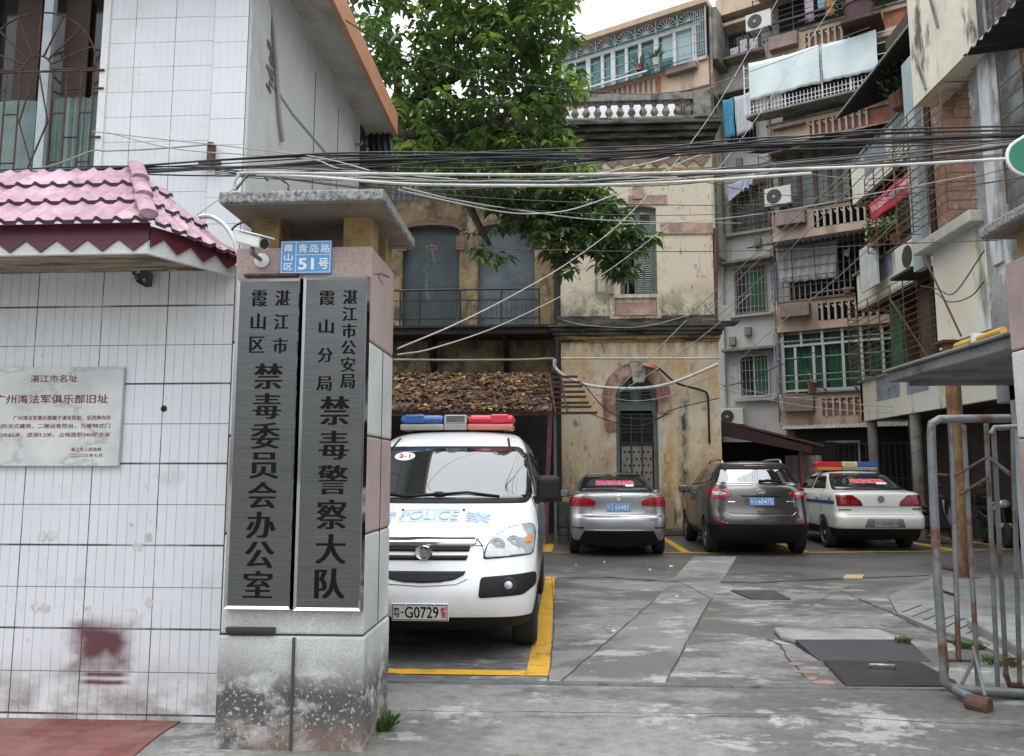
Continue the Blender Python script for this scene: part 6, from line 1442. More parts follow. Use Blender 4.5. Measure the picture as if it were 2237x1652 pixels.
DIRS = {'F': (Vector((1, 0, 0)), Vector((0, 0, 1)), Vector((0, 1, 0)), Vector((0, -6, 0))),
        'B': (Vector((1, 0, 0)), Vector((0, 0, 1)), Vector((0, -1, 0)), Vector((0, 9, 0))),
        'L': (Vector((0, 1, 0)), Vector((0, 0, 1)), Vector((1, 0, 0)), Vector((-4, 0, 0))),
        'R': (Vector((0, 1, 0)), Vector((0, 0, 1)), Vector((-1, 0, 0)), Vector((4, 0, 0))),
        'T': (Vector((1, 0, 0)), Vector((0, 1, 0)), Vector((0, 0, -1)), Vector((0, 0, 4)))}
def inside(p, poly):
    c = False; n = len(poly)
    for i in range(n):
        a, b = poly[i], poly[i - 1]
        if (a[1] > p[1]) != (b[1] > p[1]) and p[0] < (b[0] - a[0]) * (p[1] - a[1]) / (b[1] - a[1]) + a[0]: c = not c
    return c
def cast(bv, A, B, D, O, a, b, off):
    o = O + A * a + B * b; h, n, i_, d_ = bv.ray_cast(o, D)
    if h is None:
        h, n, i_, d_ = bv.find_nearest(o + D * (abs(O.length) - .5))
    if n.dot(D) > 0: n = -n
    return h + n * off, n
def panel(bv, root, name, poly, kind, mat, off=.006, thick=.012, res=14, label=None):
    res = int(res * 1.9); off += .003
    A, B, D, O = DIRS[kind]; poly = [Vector((p[0], p[1])) for p in poly]
    x0 = min(p.x for p in poly); x1 = max(p.x for p in poly); y0 = min(p.y for p in poly); y1 = max(p.y for p in poly)
    b = bmesh.new(); nx = res; ny = max(2, int(res * (y1 - y0) / max(x1 - x0, 1e-3))); ny = min(ny, 30)
    vs = [[b.verts.new((x0 + (x1 - x0) * i / nx, y0 + (y1 - y0) * j / ny, 0)) for i in range(nx + 1)] for j in range(ny + 1)]
    for j in range(ny):
        for i in range(nx): b.faces.new((vs[j][i], vs[j][i + 1], vs[j + 1][i + 1], vs[j + 1][i]))
    for i in range(len(poly)):
        p, r_ = poly[i - 1], poly[i]; d = r_ - p
        if d.length < 1e-6: continue
        bmesh.ops.bisect_plane(b, geom=b.verts[:] + b.edges[:] + b.faces[:], plane_co=(p.x, p.y, 0), plane_no=(-d.y, d.x, 0), dist=1e-6)
    bad = [f for f in b.faces if not inside(f.calc_center_median(), poly)]
    bmesh.ops.delete(b, geom=bad, context='FACES')
    lone = [v for v in b.verts if not v.link_faces]
    bmesh.ops.delete(b, geom=lone, context='VERTS')
    bmesh.ops.remove_doubles(b, verts=b.verts[:], dist=1e-5)
    for v in b.verts: v.co = cast(bv, A, B, D, O, v.co.x, v.co.y, off)[0]
    bmesh.ops.recalc_face_normals(b, faces=b.faces[:])
    s = sum((f.normal.dot(D) * f.calc_area() for f in b.faces))
    if s > 0: bmesh.ops.reverse_faces(b, faces=b.faces[:])
    for f in b.faces: f.smooth = True
    me = bpy.data.meshes.new(name); b.to_mesh(me); b.free(); me.materials.append(mat)
    o = bpy.data.objects.new(name, me); COL.objects.link(o); o.parent = root; WM[o.name] = WM[root.name]
    if thick: q = o.modifiers.new('solid', 'SOLIDIFY'); q.thickness = thick; q.offset = -1; q.use_quality_normals = True
    if label: o['label'] = label
    return o
def mirx(poly): return [(-p[0], p[1]) for p in poly][::-1]
def strip(bv, root, name, pts, kind, mat, w=.012, off=.004):
    """a thin line laid on the body"""
    A, B, D, O = DIRS[kind]; P3 = []
    for a, b in zip(pts, pts[1:]):
        for i in range(8): t = i / 8; P3.append(cast(bv, A, B, D, O, a[0] + (b[0] - a[0]) * t, a[1] + (b[1] - a[1]) * t, off)[0])
    P3.append(cast(bv, A, B, D, O, *pts[-1], off)[0])
    q = MB(); q.tube(P3, w / 2, 6, flat=.5); return q.build(name, mat, root, smooth=True, local=True)
def decal(bv, root, name, txt, c, w, h, kind, mat, bold=.0, off=.009, xs=(0,)):
    A, B, D, O = DIRS[kind]; vs, fs = glyphs(txt, bold); q = MB()
    b = bmesh.new(); bv_ = [b.verts.new((p.x, p.y, 0)) for p in vs]
    for f in fs:
        try: b.faces.new([bv_[i] for i in f])
        except ValueError: pass
    bmesh.ops.triangulate(b, faces=b.faces[:])
    for i_ in range(-10, 11):
        for no_, co_ in (((1, 0, 0), (i_ / 20, 0, 0)), ((0, 1, 0), (0, i_ / 20, 0))):
            if i_ % 2 == 0 or len(txt) > 1: bmesh.ops.bisect_plane(b, geom=b.verts[:] + b.edges[:] + b.faces[:], plane_co=co_, plane_no=no_, dist=1e-5)
    b.verts.index_update(); vs = [Vector((v_.co.x, v_.co.y)) for v_ in b.verts]; fs = [tuple(v_.index for v_ in f_.verts) for f_ in b.faces]; b.free()
    for dx in xs: q.add([cast(bv, A, B, D, O, c[0] + p.x * w + dx, c[1] + p.y * h, off)[0] for p in vs], fs)
    return q.build(name, mat, root, local=True)
def plate(bv, root, c, z, w, h, bgm, fgm, chars, kind='F', tilt=0.0, extra=None, lift=.02):
    A, B, D, O = DIRS[kind]; p, n = cast(bv, A, B, D, O, c, z, lift)
    X = A; N = (Vector((0, n.y, n.z * .6))).normalized(); Z = Vector((1, 0, 0)).cross(N); Z = -Z if Z.z < 0 else Z
    fr = MB(); Mx = Matrix((( X.x, N.x, Z.x, p.x), (X.y, N.y, Z.y, p.y), (X.z, N.z, Z.z, p.z), (0, 0, 0, 1)))
    fr.box(-w / 2, w / 2, -.012, .006, -h / 2, h / 2, mat=Mx); pl_ = fr.build('number_plate', bgm, root, local=True, bevel=.004)
    q = MB(); fw = .005
    for b_ in ((-w / 2 + .008, w / 2 - .008, h / 2 - .013), (-w / 2 + .008, w / 2 - .008, -h / 2 + .008)): q.box(b_[0], b_[1], .006, .0075, b_[2], b_[2] + fw, mat=Mx)
    for x in (-w / 2 + .008, w / 2 - .013): q.box(x, x + fw, .006, .0075, -h / 2 + .013, h / 2 - .013, mat=Mx)
    for t_, x, cw, chh in chars:
        letters(q, t_, Mx @ Vector((x, .0085, 0)), cw, chh, A=X, B=Z, out=N, bold=.012)
    q.build('plate_characters', fgm, pl_, local=True)
    if extra:
        q = MB(); letters(q, extra[0], Mx @ Vector((extra[1], .0085, 0)), extra[2], extra[3], A=X, B=Z, out=N, bold=.015); q.build('plate_police_character', M['signred'], pl_, local=True)
    return pl_
def wheel(root, x, y, r_, w, side, hub='hub'):
    Mx = Matrix.Translation((x, y, r_)) @ Matrix.Rotation(R(90) * side, 4, 'Y')
    q = MB(); q.lathe([(r_ * .62, -w / 2), (r_ * .90, -w / 2), (r_ * .99, -w * .38), (r_, -w * .2), (r_, w * .2), (r_ * .99, w * .38), (r_ * .90, w / 2), (r_ * .66, w / 2), (r_ * .62, w * .40)], (0, 0, 0), 32, 0, Mx)
    t = q.build('wheel', M['tyre'], root, smooth=R(35), local=True)
    q = MB(); q.lathe([(r_ * .66, w * .36), (r_ * .62, w * .42), (r_ * .56, w * .30), (r_ * .2, w * .36), (r_ * .12, w * .44), (.005, w * .44)], (0, 0, 0), 28, 0, Mx)
    q.build('rim', M[hub], t, smooth=R(35), local=True)
    q = MB()
    for i in range(7):
        a = 2 * PI * i / 7; q.box(r_ * .2, r_ * .58, -.018, .018, w * .34, w * .40, mat=Mx @ Matrix.Rotation(a, 4, 'Z'))
    q.build('spokes', M[hub], t, local=True)
    return t
def paint(name, col, metal, rough, dirt=.0):
    return pm(name, col, rough, metal=metal, var=.03, vs=1.5, fine=0, coat=1.0, layers=[dict(c=(.16, .14, .12), s=3, lo=.5, hi=.75, z=(.25, .75), amt=dirt)] if dirt else ())
M['vanwhite'] = paint('white_van_paint', (.74, .75, .77), 0, .35, .3); M['silver'] = paint('silver_grey_paint', (.36, .36, .37), .7, .28, .25); M['umber'] = paint('brown_grey_paint', (.095, .088, .082), .7, .28, .2); M['polwhite'] = paint('dusty_white_paint', (.68, .68, .64), 0, .35, .65)
M['tyre'] = pm('tyre_rubber', (.016, .016, .016), .8, var=.2, fine=0); M['hub'] = pm('alloy_rim', (.50, .50, .51), .4, metal=.25, var=.1)
def carglass(name, tint, ior): m_ = pm(name, tint, .03, var=.1, vs=1, fine=0); m_.node_tree.nodes['Principled BSDF'].inputs['IOR'].default_value = ior; return m_
M['wglass'] = carglass('car_window_glass', (.012, .016, .016), 2.3); M['cglass'] = carglass('car_side_glass', (.012, .014, .014), 1.7)
M['chrome'] = pm('chrome_trim', (.60, .60, .61), .12, metal=1, fine=0, var=.05); M['trimblack'] = pm('black_plastic_trim', (.008, .008, .009), .6, fine=0, spec=.3); M['shut'] = pm('shut_line', (.02, .02, .02), .8, fine=0)
M['redlens'] = pm('red_lamp_lens', (.33, .006, .010), .12, var=.25, vs=14, fine=0, coat=.6); M['dkredlens'] = pm('deep_red_lens', (.16, .004, .008), .15, var=.2, vs=10, fine=0, coat=.6); M['clearlens'] = pm('clear_lamp_lens', (.40, .42, .43), .08, metal=.2, var=.15, vs=20, fine=0, coat=1)
M['amber'] = pm('amber_lens', (.50, .20, .06), .2, fine=0); M['lampinner'] = pm('lamp_reflector', (.55, .57, .60), .3, metal=.15, var=.2, vs=25, fine=0)
M['barblue'] = pm('blue_beacon_lens', (.03, .10, .32), .18, var=.15, vs=10, fine=0, coat=.5); M['barred'] = pm('red_beacon_lens', (.55, .02, .05), .18, var=.12, vs=10, fine=0, coat=.5); M['barlow'] = pm('pale_beacon_base', (.30, .27, .24), .3, fine=0); M['baryellow'] = pm('pale_yellow_lens', (.68, .60, .32), .3, fine=0); M['barpeach'] = pm('peach_beacon_base', (.50, .17, .13), .3, fine=0)
M['plateblue'] = pm('blue_plate', (.03, .24, .52), .4, fine=0, var=.04); M['platewhite'] = pm('white_plate', (.62, .63, .62), .4, fine=0, var=.05, layers=[dict(c=(.3, .29, .27), s=14, lo=.6, hi=.7, amt=.5)]); M['signred'] = pm('red_character', (.5, .03, .05), .5, fine=0); M['paleblue'] = pm('faded_blue_print', (.36, .50, .68), .5, fine=0); M['bluestripe'] = pm('blue_police_stripe', (.02, .06, .22), .4, fine=0); M['dimchar'] = pm('worn_characters', (.09, .09, .085), .6)
def mirror_(root, x, y, z, sx, mat, s=1.0):
    q = MB(); q.box(-.105 * s, .105 * s, -.05, .06, -.07 * s, .08 * s, mat=Matrix.Translation((x, y, z)))
    m_ = q.build('wing_mirror', mat, root, local=True, bevel=.045, seg=4)
    q = MB(); q.box(-.085 * s, .085 * s, -.053, -.049, -.05 * s, .06 * s, mat=Matrix.Translation((x, y, z))); q.build('mirror_glass', M['wglass'], m_, local=True)
    q = MB(); q.beam((x - sx * .06, y, z - .03), (x - sx * .20, y + .02, z - .07), .05, .035); q.build('mirror_arm', M['trimblack'], m_, local=True)
# ---------------------------------------------------------------- white police van
van = thing('police_van', 'white police van parked nose-out behind the left gate pillar', 'van', (-1.09, 6.42, 0))
vL = [(.22, .22, 4.7, .80, .2, .2, .05, .05, 0), (.30, .07, 4.78, .86, .22, .2, .08, .05, 0), (.42, .0, 4.85, .89, .24, .2, .10, .05, 0), (.55, -.02, 4.87, .905, .25, .2, .10, .05, 0), (.64, .01, 4.87, .91, .25, .2, .10, .05, 0), (.78, .06, 4.87, .915, .26, .2, .12, .05, 0), (.90, .10, 4.87, .915, .28, .2, .14, .05, 0), (.98, .17, 4.86, .912, .30, .2, .16, .05, .01), (1.05, .33, 4.86, .905, .34, .2, .18, .05, .02), (1.14, .58, 4.85, .895, .34, .2, .14, .05, .03), (1.22, .84, 4.85, .885, .24, .2, .10, .05, .03), (1.26, .92, 4.84, .875, .16, .2, .10, .05, .02), (1.42, 1.10, 4.83, .845, .15, .2, .12, .05, .01), (1.60, 1.34, 4.80, .80, .14, .2, .12, .05, .01), (1.74, 1.56, 4.76, .765, .14, .2, .12, .05, .01), (1.86, 1.80, 4.70, .715, .2, .2, .14, .05, .01), (1.94, 2.15, 4.6, .62, .2, .2, .1, .05, .01), (1.965, 2.5, 4.4, .36, .2, .2, 0, 0, .01)]
LOWZ[:] = [.36]
vb, bv = car_body(van, vL, M['vanwhite'], (.86, 3.9), wr=.37, low=lambda c: c.z < .36)
panel(bv, van, 'windscreen_seal', rpoly([(-.715, 1.765), (.715, 1.765), (.80, 1.60), (.845, 1.30), (.80, 1.228), (-.80, 1.228), (-.845, 1.30), (-.80, 1.60)], .06), 'F', M['trimblack'], .004, .012, 26)
ws = panel(bv, van, 'windscreen', rpoly([(-.69, 1.735), (.69, 1.735), (.775, 1.59), (.815, 1.32), (.775, 1.262), (-.775, 1.262), (-.815, 1.32), (-.775, 1.59)], .06), 'F', M['wglass'], .010, .012, 26)
A_ = [(-.43 + .105 * math.cos(t_), 1.655 + .042 * math.sin(t_)) for t_ in [2 * PI * i / 20 for i in range(20)]]
panel(bv, van, 'oval_sticker', A_, 'F', M['signwhite'], .012, 0, 8); decal(bv, van, 'sticker_number', '2-1', (-.43, 1.655), .12, .040, 'F', M['signred'], .02, .022)
for s in (-1,):
    pass
q = MB()
def onv(x, z, off): return cast(bv, *DIRS['F'], x, z, off)[0]
for pts in (((-.02, 1.285), (-.30, 1.262), (-.62, 1.30)), ((.05, 1.285), (.25, 1.30), (.55, 1.262))):
    q.tube([onv(x, z, .03) for x, z in pts], .012, 6)
q.ball(onv(0, 1.28, .03), .04, 8, 0, (1.6, .8, .7)); q.build('wiper', M['trimblack'], van, local=True, smooth=True)
gpl = [(-.39, .895), (-.36, .80), (-.35, .735), (.35, .735), (.36, .80), (.39, .895)]
panel(bv, van, 'grille_slot', rpoly([(-.375, .905), (.375, .905), (.365, .868), (-.365, .868)], .01), 'F', M['trimblack'], .005, .01, 20)
panel(bv, van, 'grille_slot', rpoly([(-.36, .838), (.36, .838), (.345, .802), (-.345, .802)], .01), 'F', M['trimblack'], .005, .01, 20)
panel(bv, van, 'grille_chrome', rpoly([(-.41, .965), (.41, .965), (.425, .935), (.40, .91), (-.40, .91), (-.425, .935)], .02), 'F', M['chrome'], .016, .02, 22)
panel(bv, van, 'lower_intake', [(-.345, .718), (.345, .718), (.33, .69), (.26, .655), (.15, .636), (0, .63), (-.15, .636), (-.26, .655), (-.33, .69)], 'F', pm('black_mesh', (.014, .014, .015), .7, fine=.3, fs=300), .005, .01, 22)
strip(bv, van, 'bumper_crease', [(-.36, .66), (-.27, .62), (0, .605), (.27, .62), (.36, .66)], 'F', M['shut'], .008, .002)
q = MB(); c = onv(0, .852, .03); q.lathe([(.062, -.02), (.068, .0), (.060, .012), (.050, .008), (.005, .008)], (0, 0, 0), 24, 0, Matrix.Translation(c) @ Matrix.Rotation(R(90), 4, 'X') @ Matrix.Diagonal((1.08, .88, 1, 1)))
em = q.build('emblem', M['chrome'], van, smooth=R(40), local=True)
q = MB(); pts = []
for i in range(10): a = PI / 2 + PI * i / 5; rr = .042 if i % 2 == 0 else .017; pts.append(c + Vector((rr * 1.08 * math.cos(a), -.016, rr * .95 * math.sin(a))))
q.prism(pts, (0, .008, 0)); q.build('star', M['steel'], em, local=True)
for s in (1, -1):
    f = (lambda L: L) if s == 1 else mirx
    HL = rpoly([(.485, .815), (.51, .915), (.57, .985), (.68, 1.04), (.80, 1.062), (.862, 1.052), (.882, .985), (.866, .84)], .03)
    panel(bv, van, 'headlight_surround', f([(Vector(p) + (Vector(p) - Vector((.69, .95))) * .06)[:] for p in HL]), 'F', M['shut'], .003, .006, 18)
    hl = panel(bv, van, 'headlight', f(HL), 'F', M['clearlens'], .012, .014, 18)
    for (cx, cz, rr) in ((.59, .91, .062), (.715, .92, .066)):
        q = MB(); c = onv(s * cx, cz, .014); q.lathe([(rr, 0), (rr * .95, .008), (rr * .72, .004), (rr * .66, .012), (rr * .40, .006), (rr * .3, .016), (.004, .018)], (0, 0, 0), 22, 0, Matrix.Translation(c) @ Matrix.Rotation(R(90), 4, 'X')); q.build('reflector', M['lampinner'], hl, smooth=R(40), local=True)
    panel(bv, hl, 'indicator_lens', f(rpoly([(.805, .965), (.858, .97), (.858, .92), (.805, .915)], .01)), 'F', M['amber'], .016, .005, 5)
    panel(bv, van, 'fog_recess', f(rpoly([(.465, .672), (.895, .70), (.90, .60), (.80, .535), (.45, .515)], .03)), 'F', M['trimblack'], .005, .012, 16)
    q = MB(); c = onv(s * .685, .612, .012); q.lathe([(.062, 0), (.062, .02), (.045, .024), (.042, .012), (.004, .02)], (0, 0, 0), 20, 0, Matrix.Translation(c) @ Matrix.Rotation(R(90), 4, 'X')); q.build('fog_lamp', M['dkmetal'], van, smooth=R(40), local=True)
    q = MB(); q.lathe([(.034, .0), (.025, .012), (.004, .016)], (0, 0, 0), 16, 0, Matrix.Translation(c + Vector((0, -.014, 0))) @ Matrix.Rotation(R(90), 4, 'X')); q.build('fog_lens', M['lampinner'], van, smooth=R(60), local=True)
    strip(bv, van, 'bonnet_shut_line', [(s * .41, .915), (s * .475, .91)], 'F', M['shut'], .008)
    strip(bv, van, 'roof_gutter', [(s * .60, 1.75), (s * .57, 1.86)], 'F', M['trimblack'], .025)
    kd = 'R' if s == 1 else 'L'
    for name, pl_ in (('side_window', [(1.22, 1.30), (1.38, 1.52), (1.62, 1.70), (2.05, 1.72), (2.05, 1.28)]), ('side_window', [(2.12, 1.28), (2.12, 1.72), (3.2, 1.72), (3.2, 1.28)]), ('side_window', [(3.28, 1.28), (3.28, 1.72), (4.5, 1.68), (4.55, 1.28)])):
        panel(bv, van, name, rpoly(pl_, .05), kd, M['cglass'], .005, .01, 10)
    strip(bv, van, 'door_shut_line', [(1.05, .45), (1.05, 1.2), (1.3, 1.6)], kd, M['shut'], .012); strip(bv, van, 'door_shut_line', [(2.08, .4), (2.08, 1.75)], kd, M['shut'], .012)
    panel(bv, van, 'side_stripe', [(.75, 1.00), (4.7, .94), (4.7, .86), (.75, .93)], kd, M['bluestripe'], .004, 0, 16)
    q = MB(); c = Vector((s * 1.0, 1.10, 1.355)); q.box(-.115, .115, -.06, .06, -.125, .125, mat=Matrix.Translation(c)); mm = q.build('wing_mirror', M['trimblack'], van, local=True, bevel=.058, seg=5)
    q = MB(); q.beam(c + Vector((-s * .05, 0, -.08)), (s * .86, 1.18, 1.24), .10, .06); q.build('mirror_arm', M['trimblack'], mm, local=True)
    for yw_ in (.86, 3.9): wheel(van, s * .79, yw_, .325, .21, s)
strip(bv, van, 'bonnet_shut_line', [(-.47, .912), (-.42, .965), (0, .975), (.42, .965), (.47, .912)], 'F', M['shut'], .010)
strip(bv, van, 'bonnet_edge', [(.47, .915), (.49, .82)], 'F', M['shut'], .006)
def hood_text(txt, cx, cy, w, h, mat, bold): decal(bv, van, 'bonnet_lettering', txt, (cx, cy), w, h, 'T', mat, bold, .012)
hood_text('POLICE', -.02, .50, .50, .17, M['paleblue'], .0); hood_text('警', -.42, .50, .22, .19, M['paleblue'], .004); hood_text('察', .40, .50, .22, .19, M['paleblue'], .004)
for yy in (.39, .61): panel(bv, van, 'bonnet_rule', [(-.27, yy), (.23, yy), (.23, yy + .008), (-.27, yy + .008)], 'T', M['paleblue'], .004, 0, 10)
q = MB()
for x in (-.28, .26): p, n = cast(bv, *DIRS['T'], x, .62, .006); q.ball(p, .011, 6)
q.build('washer_jet', M['trimblack'], van, local=True)
plate(bv, van, -.01, .415, .455, .145, M['platewhite'], M['signblack'], [('粤', -.185, .052, .085), ('-', -.14, .02, .012), ('G0729', .015, .27, .095)], extra=('警', .188, .046, .085))
q = MB()
for x in (-.12, .10): q.ball(onv(x, .475, .03), .011, 8)
q.build('plate_bolt', M['chrome'], van, local=True)
lbx = thing('roof_beacon', 'long roof beacon bar on the white van, blue left half and red right half', 'beacon', (-1.09, 8.72, 1.915))
def beacon(root, secs, y, z0, z1, d):
    for nm, a, b, lo, mat, r_ in secs:
        q = MB(); hh = z1 - z0; zz0, zz1 = (z0 + hh * .42, z1) if lo == 0 else (z0, z0 + hh * .415)
        q.box(a, b, y - d / 2, y + d / 2, zz0, zz1); q.build(nm, mat, root, local=True, bevel=r_, seg=3)
b0 = Vector((0, 0, 0))
beacon(lbx, [('blue_lens', -.63, -.145, 0, M['barblue'], .05), ('red_lens', .105, .62, 0, M['barred'], .05), ('speaker_grille', -.143, .103, 0, pm('grey_speaker_grille', (.42, .43, .42), .5), .012), ('lower_lens', -.63, -.145, 1, M['barlow'], .025), ('lower_lens', .105, .61, 1, M['barpeach'], .025), ('speaker_base', -.143, .103, 1, M['barlow'], .01)], 0, .05, .215, .30)
for i in range(8):
    q = MB(); q.box(-.12, .08, -.153, -.149, .135 + i * .009, .139 + i * .009); q.build('speaker_slat', M['dkmetal'], lbx, local=True)
for a, b, m_ in ((-.58, -.36, 'barblue'), (.36, .56, 'barred')):
    q = MB(); q.box(a, b, -.1505, .1505, .124, .222); q.build('lens_dome', M[m_], lbx, local=True, bevel=.02, seg=3)
q = MB(); q.box(-.5, .5, -.06, .06, -.02, .045); q.build('mounting_rail', M['trimblack'], lbx, local=True)
# ---------------------------------------------------------------- silver saloon
sd_ = thing('silver_saloon', 'silver-grey saloon parked tail-out in front of the arched door', 'car', (1.085, 14.5, 0))
sL = [(.15, .22, 4.3, .76, .2, .2, .05, .05, 0), (.30, .12, 4.45, .82, .22, .25, .1, .1, 0), (.42, .03, 4.56, .87, .24, .3, .12, .15, 0), (.55, -.02, 4.6, .885, .26, .35, .13, .2, 0), (.68, -.01, 4.6, .89, .26, .35, .14, .2, 0), (.715, .01, 4.58, .89, .26, .35, .14, .2, 0), (.745, .07, 4.55, .888, .26, .35, .14, .2, 0), (.90, .09, 4.48, .885, .26, .35, .14, .2, 0), (1.02, .07, 3.9, .87, .26, .4, .14, .2, .02), (1.10, .08, 3.55, .845, .26, .3, .14, .2, .03), (1.135, .14, 3.4, .81, .24, .3, .12, .2, .03), (1.15, .42, 3.3, .755, .2, .3, .08, .2, .03), (1.18, .60, 3.2, .725, .16, .2, .08, .15, .02), (1.30, .86, 2.95, .67, .14, .2, .10, .15, .015), (1.42, 1.12, 2.65, .595, .14, .2, .12, .15, .015), (1.475, 1.32, 2.45, .54, .16, .2, .12, .1, .015), (1.50, 1.55, 2.25, .44, .16, .2, .08, .1, .015), (1.51, 1.7, 2.1, .25, .1, .1, 0, 0, .01)]
LOWZ[:] = [.30, .47]; LOWX[:] = [.62, -.62]
so_, bv = car_body(sd_, sL, M['silver'], (.92, 3.6), wr=.34, low=lambda c: c.z < .30 or (c.z < .47 and c.y < .5 and abs(c.x) < .62 + (.47 - c.z) * .55))
panel(bv, sd_, 'rear_window_seal', rpoly([(-.52, 1.468), (.52, 1.468), (.60, 1.38), (.705, 1.165), (-.705, 1.165), (-.60, 1.38)], .04), 'F', M['trimblack'], .003, .008, 20)
panel(bv, sd_, 'rear_window', rpoly([(-.50, 1.455), (.50, 1.455), (.58, 1.375), (.68, 1.18), (-.68, 1.18), (-.58, 1.375)], .04), 'F', carglass('saloon_rear_glass', (.014, .016, .016), 1.5), .008, .008, 20)
M['redstick'] = pm('red_sticker', (.60, .04, .07), .5, var=.1, layers=[dict(c=(.62, .35, .40), s=28, st=(1, 1, 1.6), lo=.53, hi=.58)]); 
panel(bv, sd_, 'red_sticker', rpoly([(-.36, 1.345), (.34, 1.345), (.36, 1.27), (-.38, 1.27)], .01), 'F', M['redstick'], .011, 0, 14)
panel(bv, sd_, 'sticker_edge', [(-.38, 1.268), (.36, 1.268), (.36, 1.252), (-.38, 1.252)], 'F', M['barblue'], .011, 0, 14)
panel(bv, sd_, 'white_sticker', rpoly([(.18, 1.275), (.33, 1.275), (.33, 1.235), (.18, 1.235)], .01), 'F', M['signwhite'], .013, 0, 4)
for s in (1, -1):
    f = (lambda L: L) if s == 1 else mirx
    ln = panel(bv, sd_, 'tail_lamp', f(rpoly([(.865, 1.065), (.60, 1.068), (.48, 1.045), (.40, .985), (.43, .905), (.865, .90)], .03)), 'F', M['redlens'], .010, .012, 14)
    panel(bv, ln, 'lamp_band', f([(.855, .962), (.41, .962), (.42, .945), (.855, .945)]), 'F', M['dkredlens'], .0125, 0, 8)
    panel(bv, sd_, 'reflector', f(rpoly([(.84, .555), (.62, .545), (.64, .505), (.84, .52)], .01)), 'F', M['dkredlens'], .006, .006, 6)
    strip(bv, sd_, 'boot_shut_line', [(s * .42, .90), (s * .52, .80), (s * .46, .765), (0, .755)], 'F', M['shut'], .010, .002)
    strip(bv, sd_, 'boot_shut_line', [(s * .48, 1.05), (s * .60, 1.13)], 'F', M['shut'], .008, .002)
    kd = 'R' if s == 1 else 'L'
    panel(bv, sd_, 'side_window', rpoly([(1.05, 1.19), (1.38, 1.40), (2.3, 1.42), (2.9, 1.18)], .05), kd, M['cglass'], .005, .008, 14)
    mirror_(sd_, s * .97, 3.0, 1.06, s, M['silver'])
    for yw_ in (.92, 3.6): wheel(sd_, s * .785, yw_, .31, .20, s)
    q = MB(); q.tube([cast(bv, *DIRS['L' if s < 0 else 'R'], y, 1.0, .015)[0] for y in (1.5, 1.6, 1.72)], .012, 6); q.build('door_handle', M['silver'], sd_, local=True)
strip(bv, sd_, 'chrome_strip', [(-.60, .488), (.60, .488)], 'F', M['chrome'], .014, .006)
plate(bv, sd_, 0.0, .885, .44, .14, M['plateblue'], M['signwhite'], [('粤', -.175, .045, .075), ('O', -.115, .045, .085), ('60485', .06, .26, .085)])
q = MB(); c = cast(bv, *DIRS['F'], 0, 1.05, .008)[0]; q.lathe([(.055, 0), (.055, .01), (.046, .014), (.044, .006), (.004, .006)], (0, 0, 0), 20, 0, Matrix.Translation(c) @ Matrix.Rotation(R(90), 4, 'X')); em = q.build('emblem', M['chrome'], sd_, smooth=R(40), local=True)
panel(bv, sd_, 'badge', [(.38, 1.095), (.56, 1.09), (.56, 1.075), (.38, 1.08)], 'F', M['chrome'], .006, .004, 6); panel(bv, sd_, 'badge', [(-.56, 1.09), (-.38, 1.095), (-.38, 1.082), (-.56, 1.077)], 'F', M['chrome'], .006, .004, 6)
leaf_ = MB(); c = cast(bv, *DIRS['F'], 0, 1.44, .02)[0]; leaf_.add([c + Vector(p) for p in ((-.06, 0, .01), (-.01, 0, .025), (.05, 0, .0), (0, 0, -.02))], [(0, 1, 2, 3)])
lo_ = leaf_.build('fallen_leaf', lm[3], local=True, recalc=False); lo_.location += Vector((1.085, 14.5, 0)); tag(lo_, 'single yellow leaf stuck on the rear window of the silver saloon', 'leaf')
# ---------------------------------------------------------------- brown-grey hatchback / SUV
sv = thing('grey_suv', 'dark brown-grey SUV with silver roof rails and a blue plate', 'car', (3.70, 14.8, 0), R(-1.0))
uL = [(.20, .30, 4.1, .80, .2, .2, .05, .05, 0), (.32, .14, 4.25, .86, .24, .25, .1, .1, 0), (.45, .04, 4.34, .905, .28, .3, .14, .15, 0), (.58, .0, 4.38, .92, .30, .35, .15, .2, 0), (.68, .0, 4.38, .925, .30, .35, .16, .2, 0), (.74, .03, 4.37, .925, .30, .35, .16, .2, 0), (.86, .08, 4.33, .925, .30, .35, .16, .2, 0), (1.0, .09, 4.2, .92, .30, .4, .18, .2, 0), (1.08, .10, 3.8, .91, .30, .4, .18, .2, .02), (1.20, .13, 3.35, .885, .30, .3, .18, .2, .03), (1.28, .20, 3.15, .85, .26, .3, .16, .2, .02), (1.42, .34, 2.9, .775, .22, .25, .14, .15, .015), (1.56, .47, 2.65, .705, .20, .2, .14, .15, .015), (1.655, .52, 2.5, .645, .16, .2, .14, .15, .015), (1.69, .54, 2.4, .60, .14, .2, .14, .1, .02), (1.71, .75, 2.25, .50, .2, .2, .10, .1, .02), (1.72, 1.1, 2.0, .3, .1, .1, 0, 0, .02)]
LOWZ[:] = [.40, .58]; LOWX[:] = []
vo, bv = car_body(sv, uL, M['umber'], (.88, 3.5), wr=.385, low=lambda c: c.z < .40 or (c.z < .58 and c.y < .55))
panel(bv, sv, 'rear_window_seal', rpoly([(-.62, 1.66), (.62, 1.66), (.76, 1.42), (.80, 1.33), (.72, 1.285), (0, 1.265), (-.72, 1.285), (-.80, 1.33), (-.76, 1.42)], .05), 'F', M['chrome'], .002, .006, 24)
panel(bv, sv, 'rear_window', rpoly([(-.605, 1.65), (.605, 1.65), (.735, 1.42), (.775, 1.34), (.70, 1.305), (0, 1.285), (-.70, 1.305), (-.775, 1.34), (-.735, 1.42)], .05), 'F', carglass('suv_rear_glass', (.014, .016, .018), 2.6), .008, .008, 24)
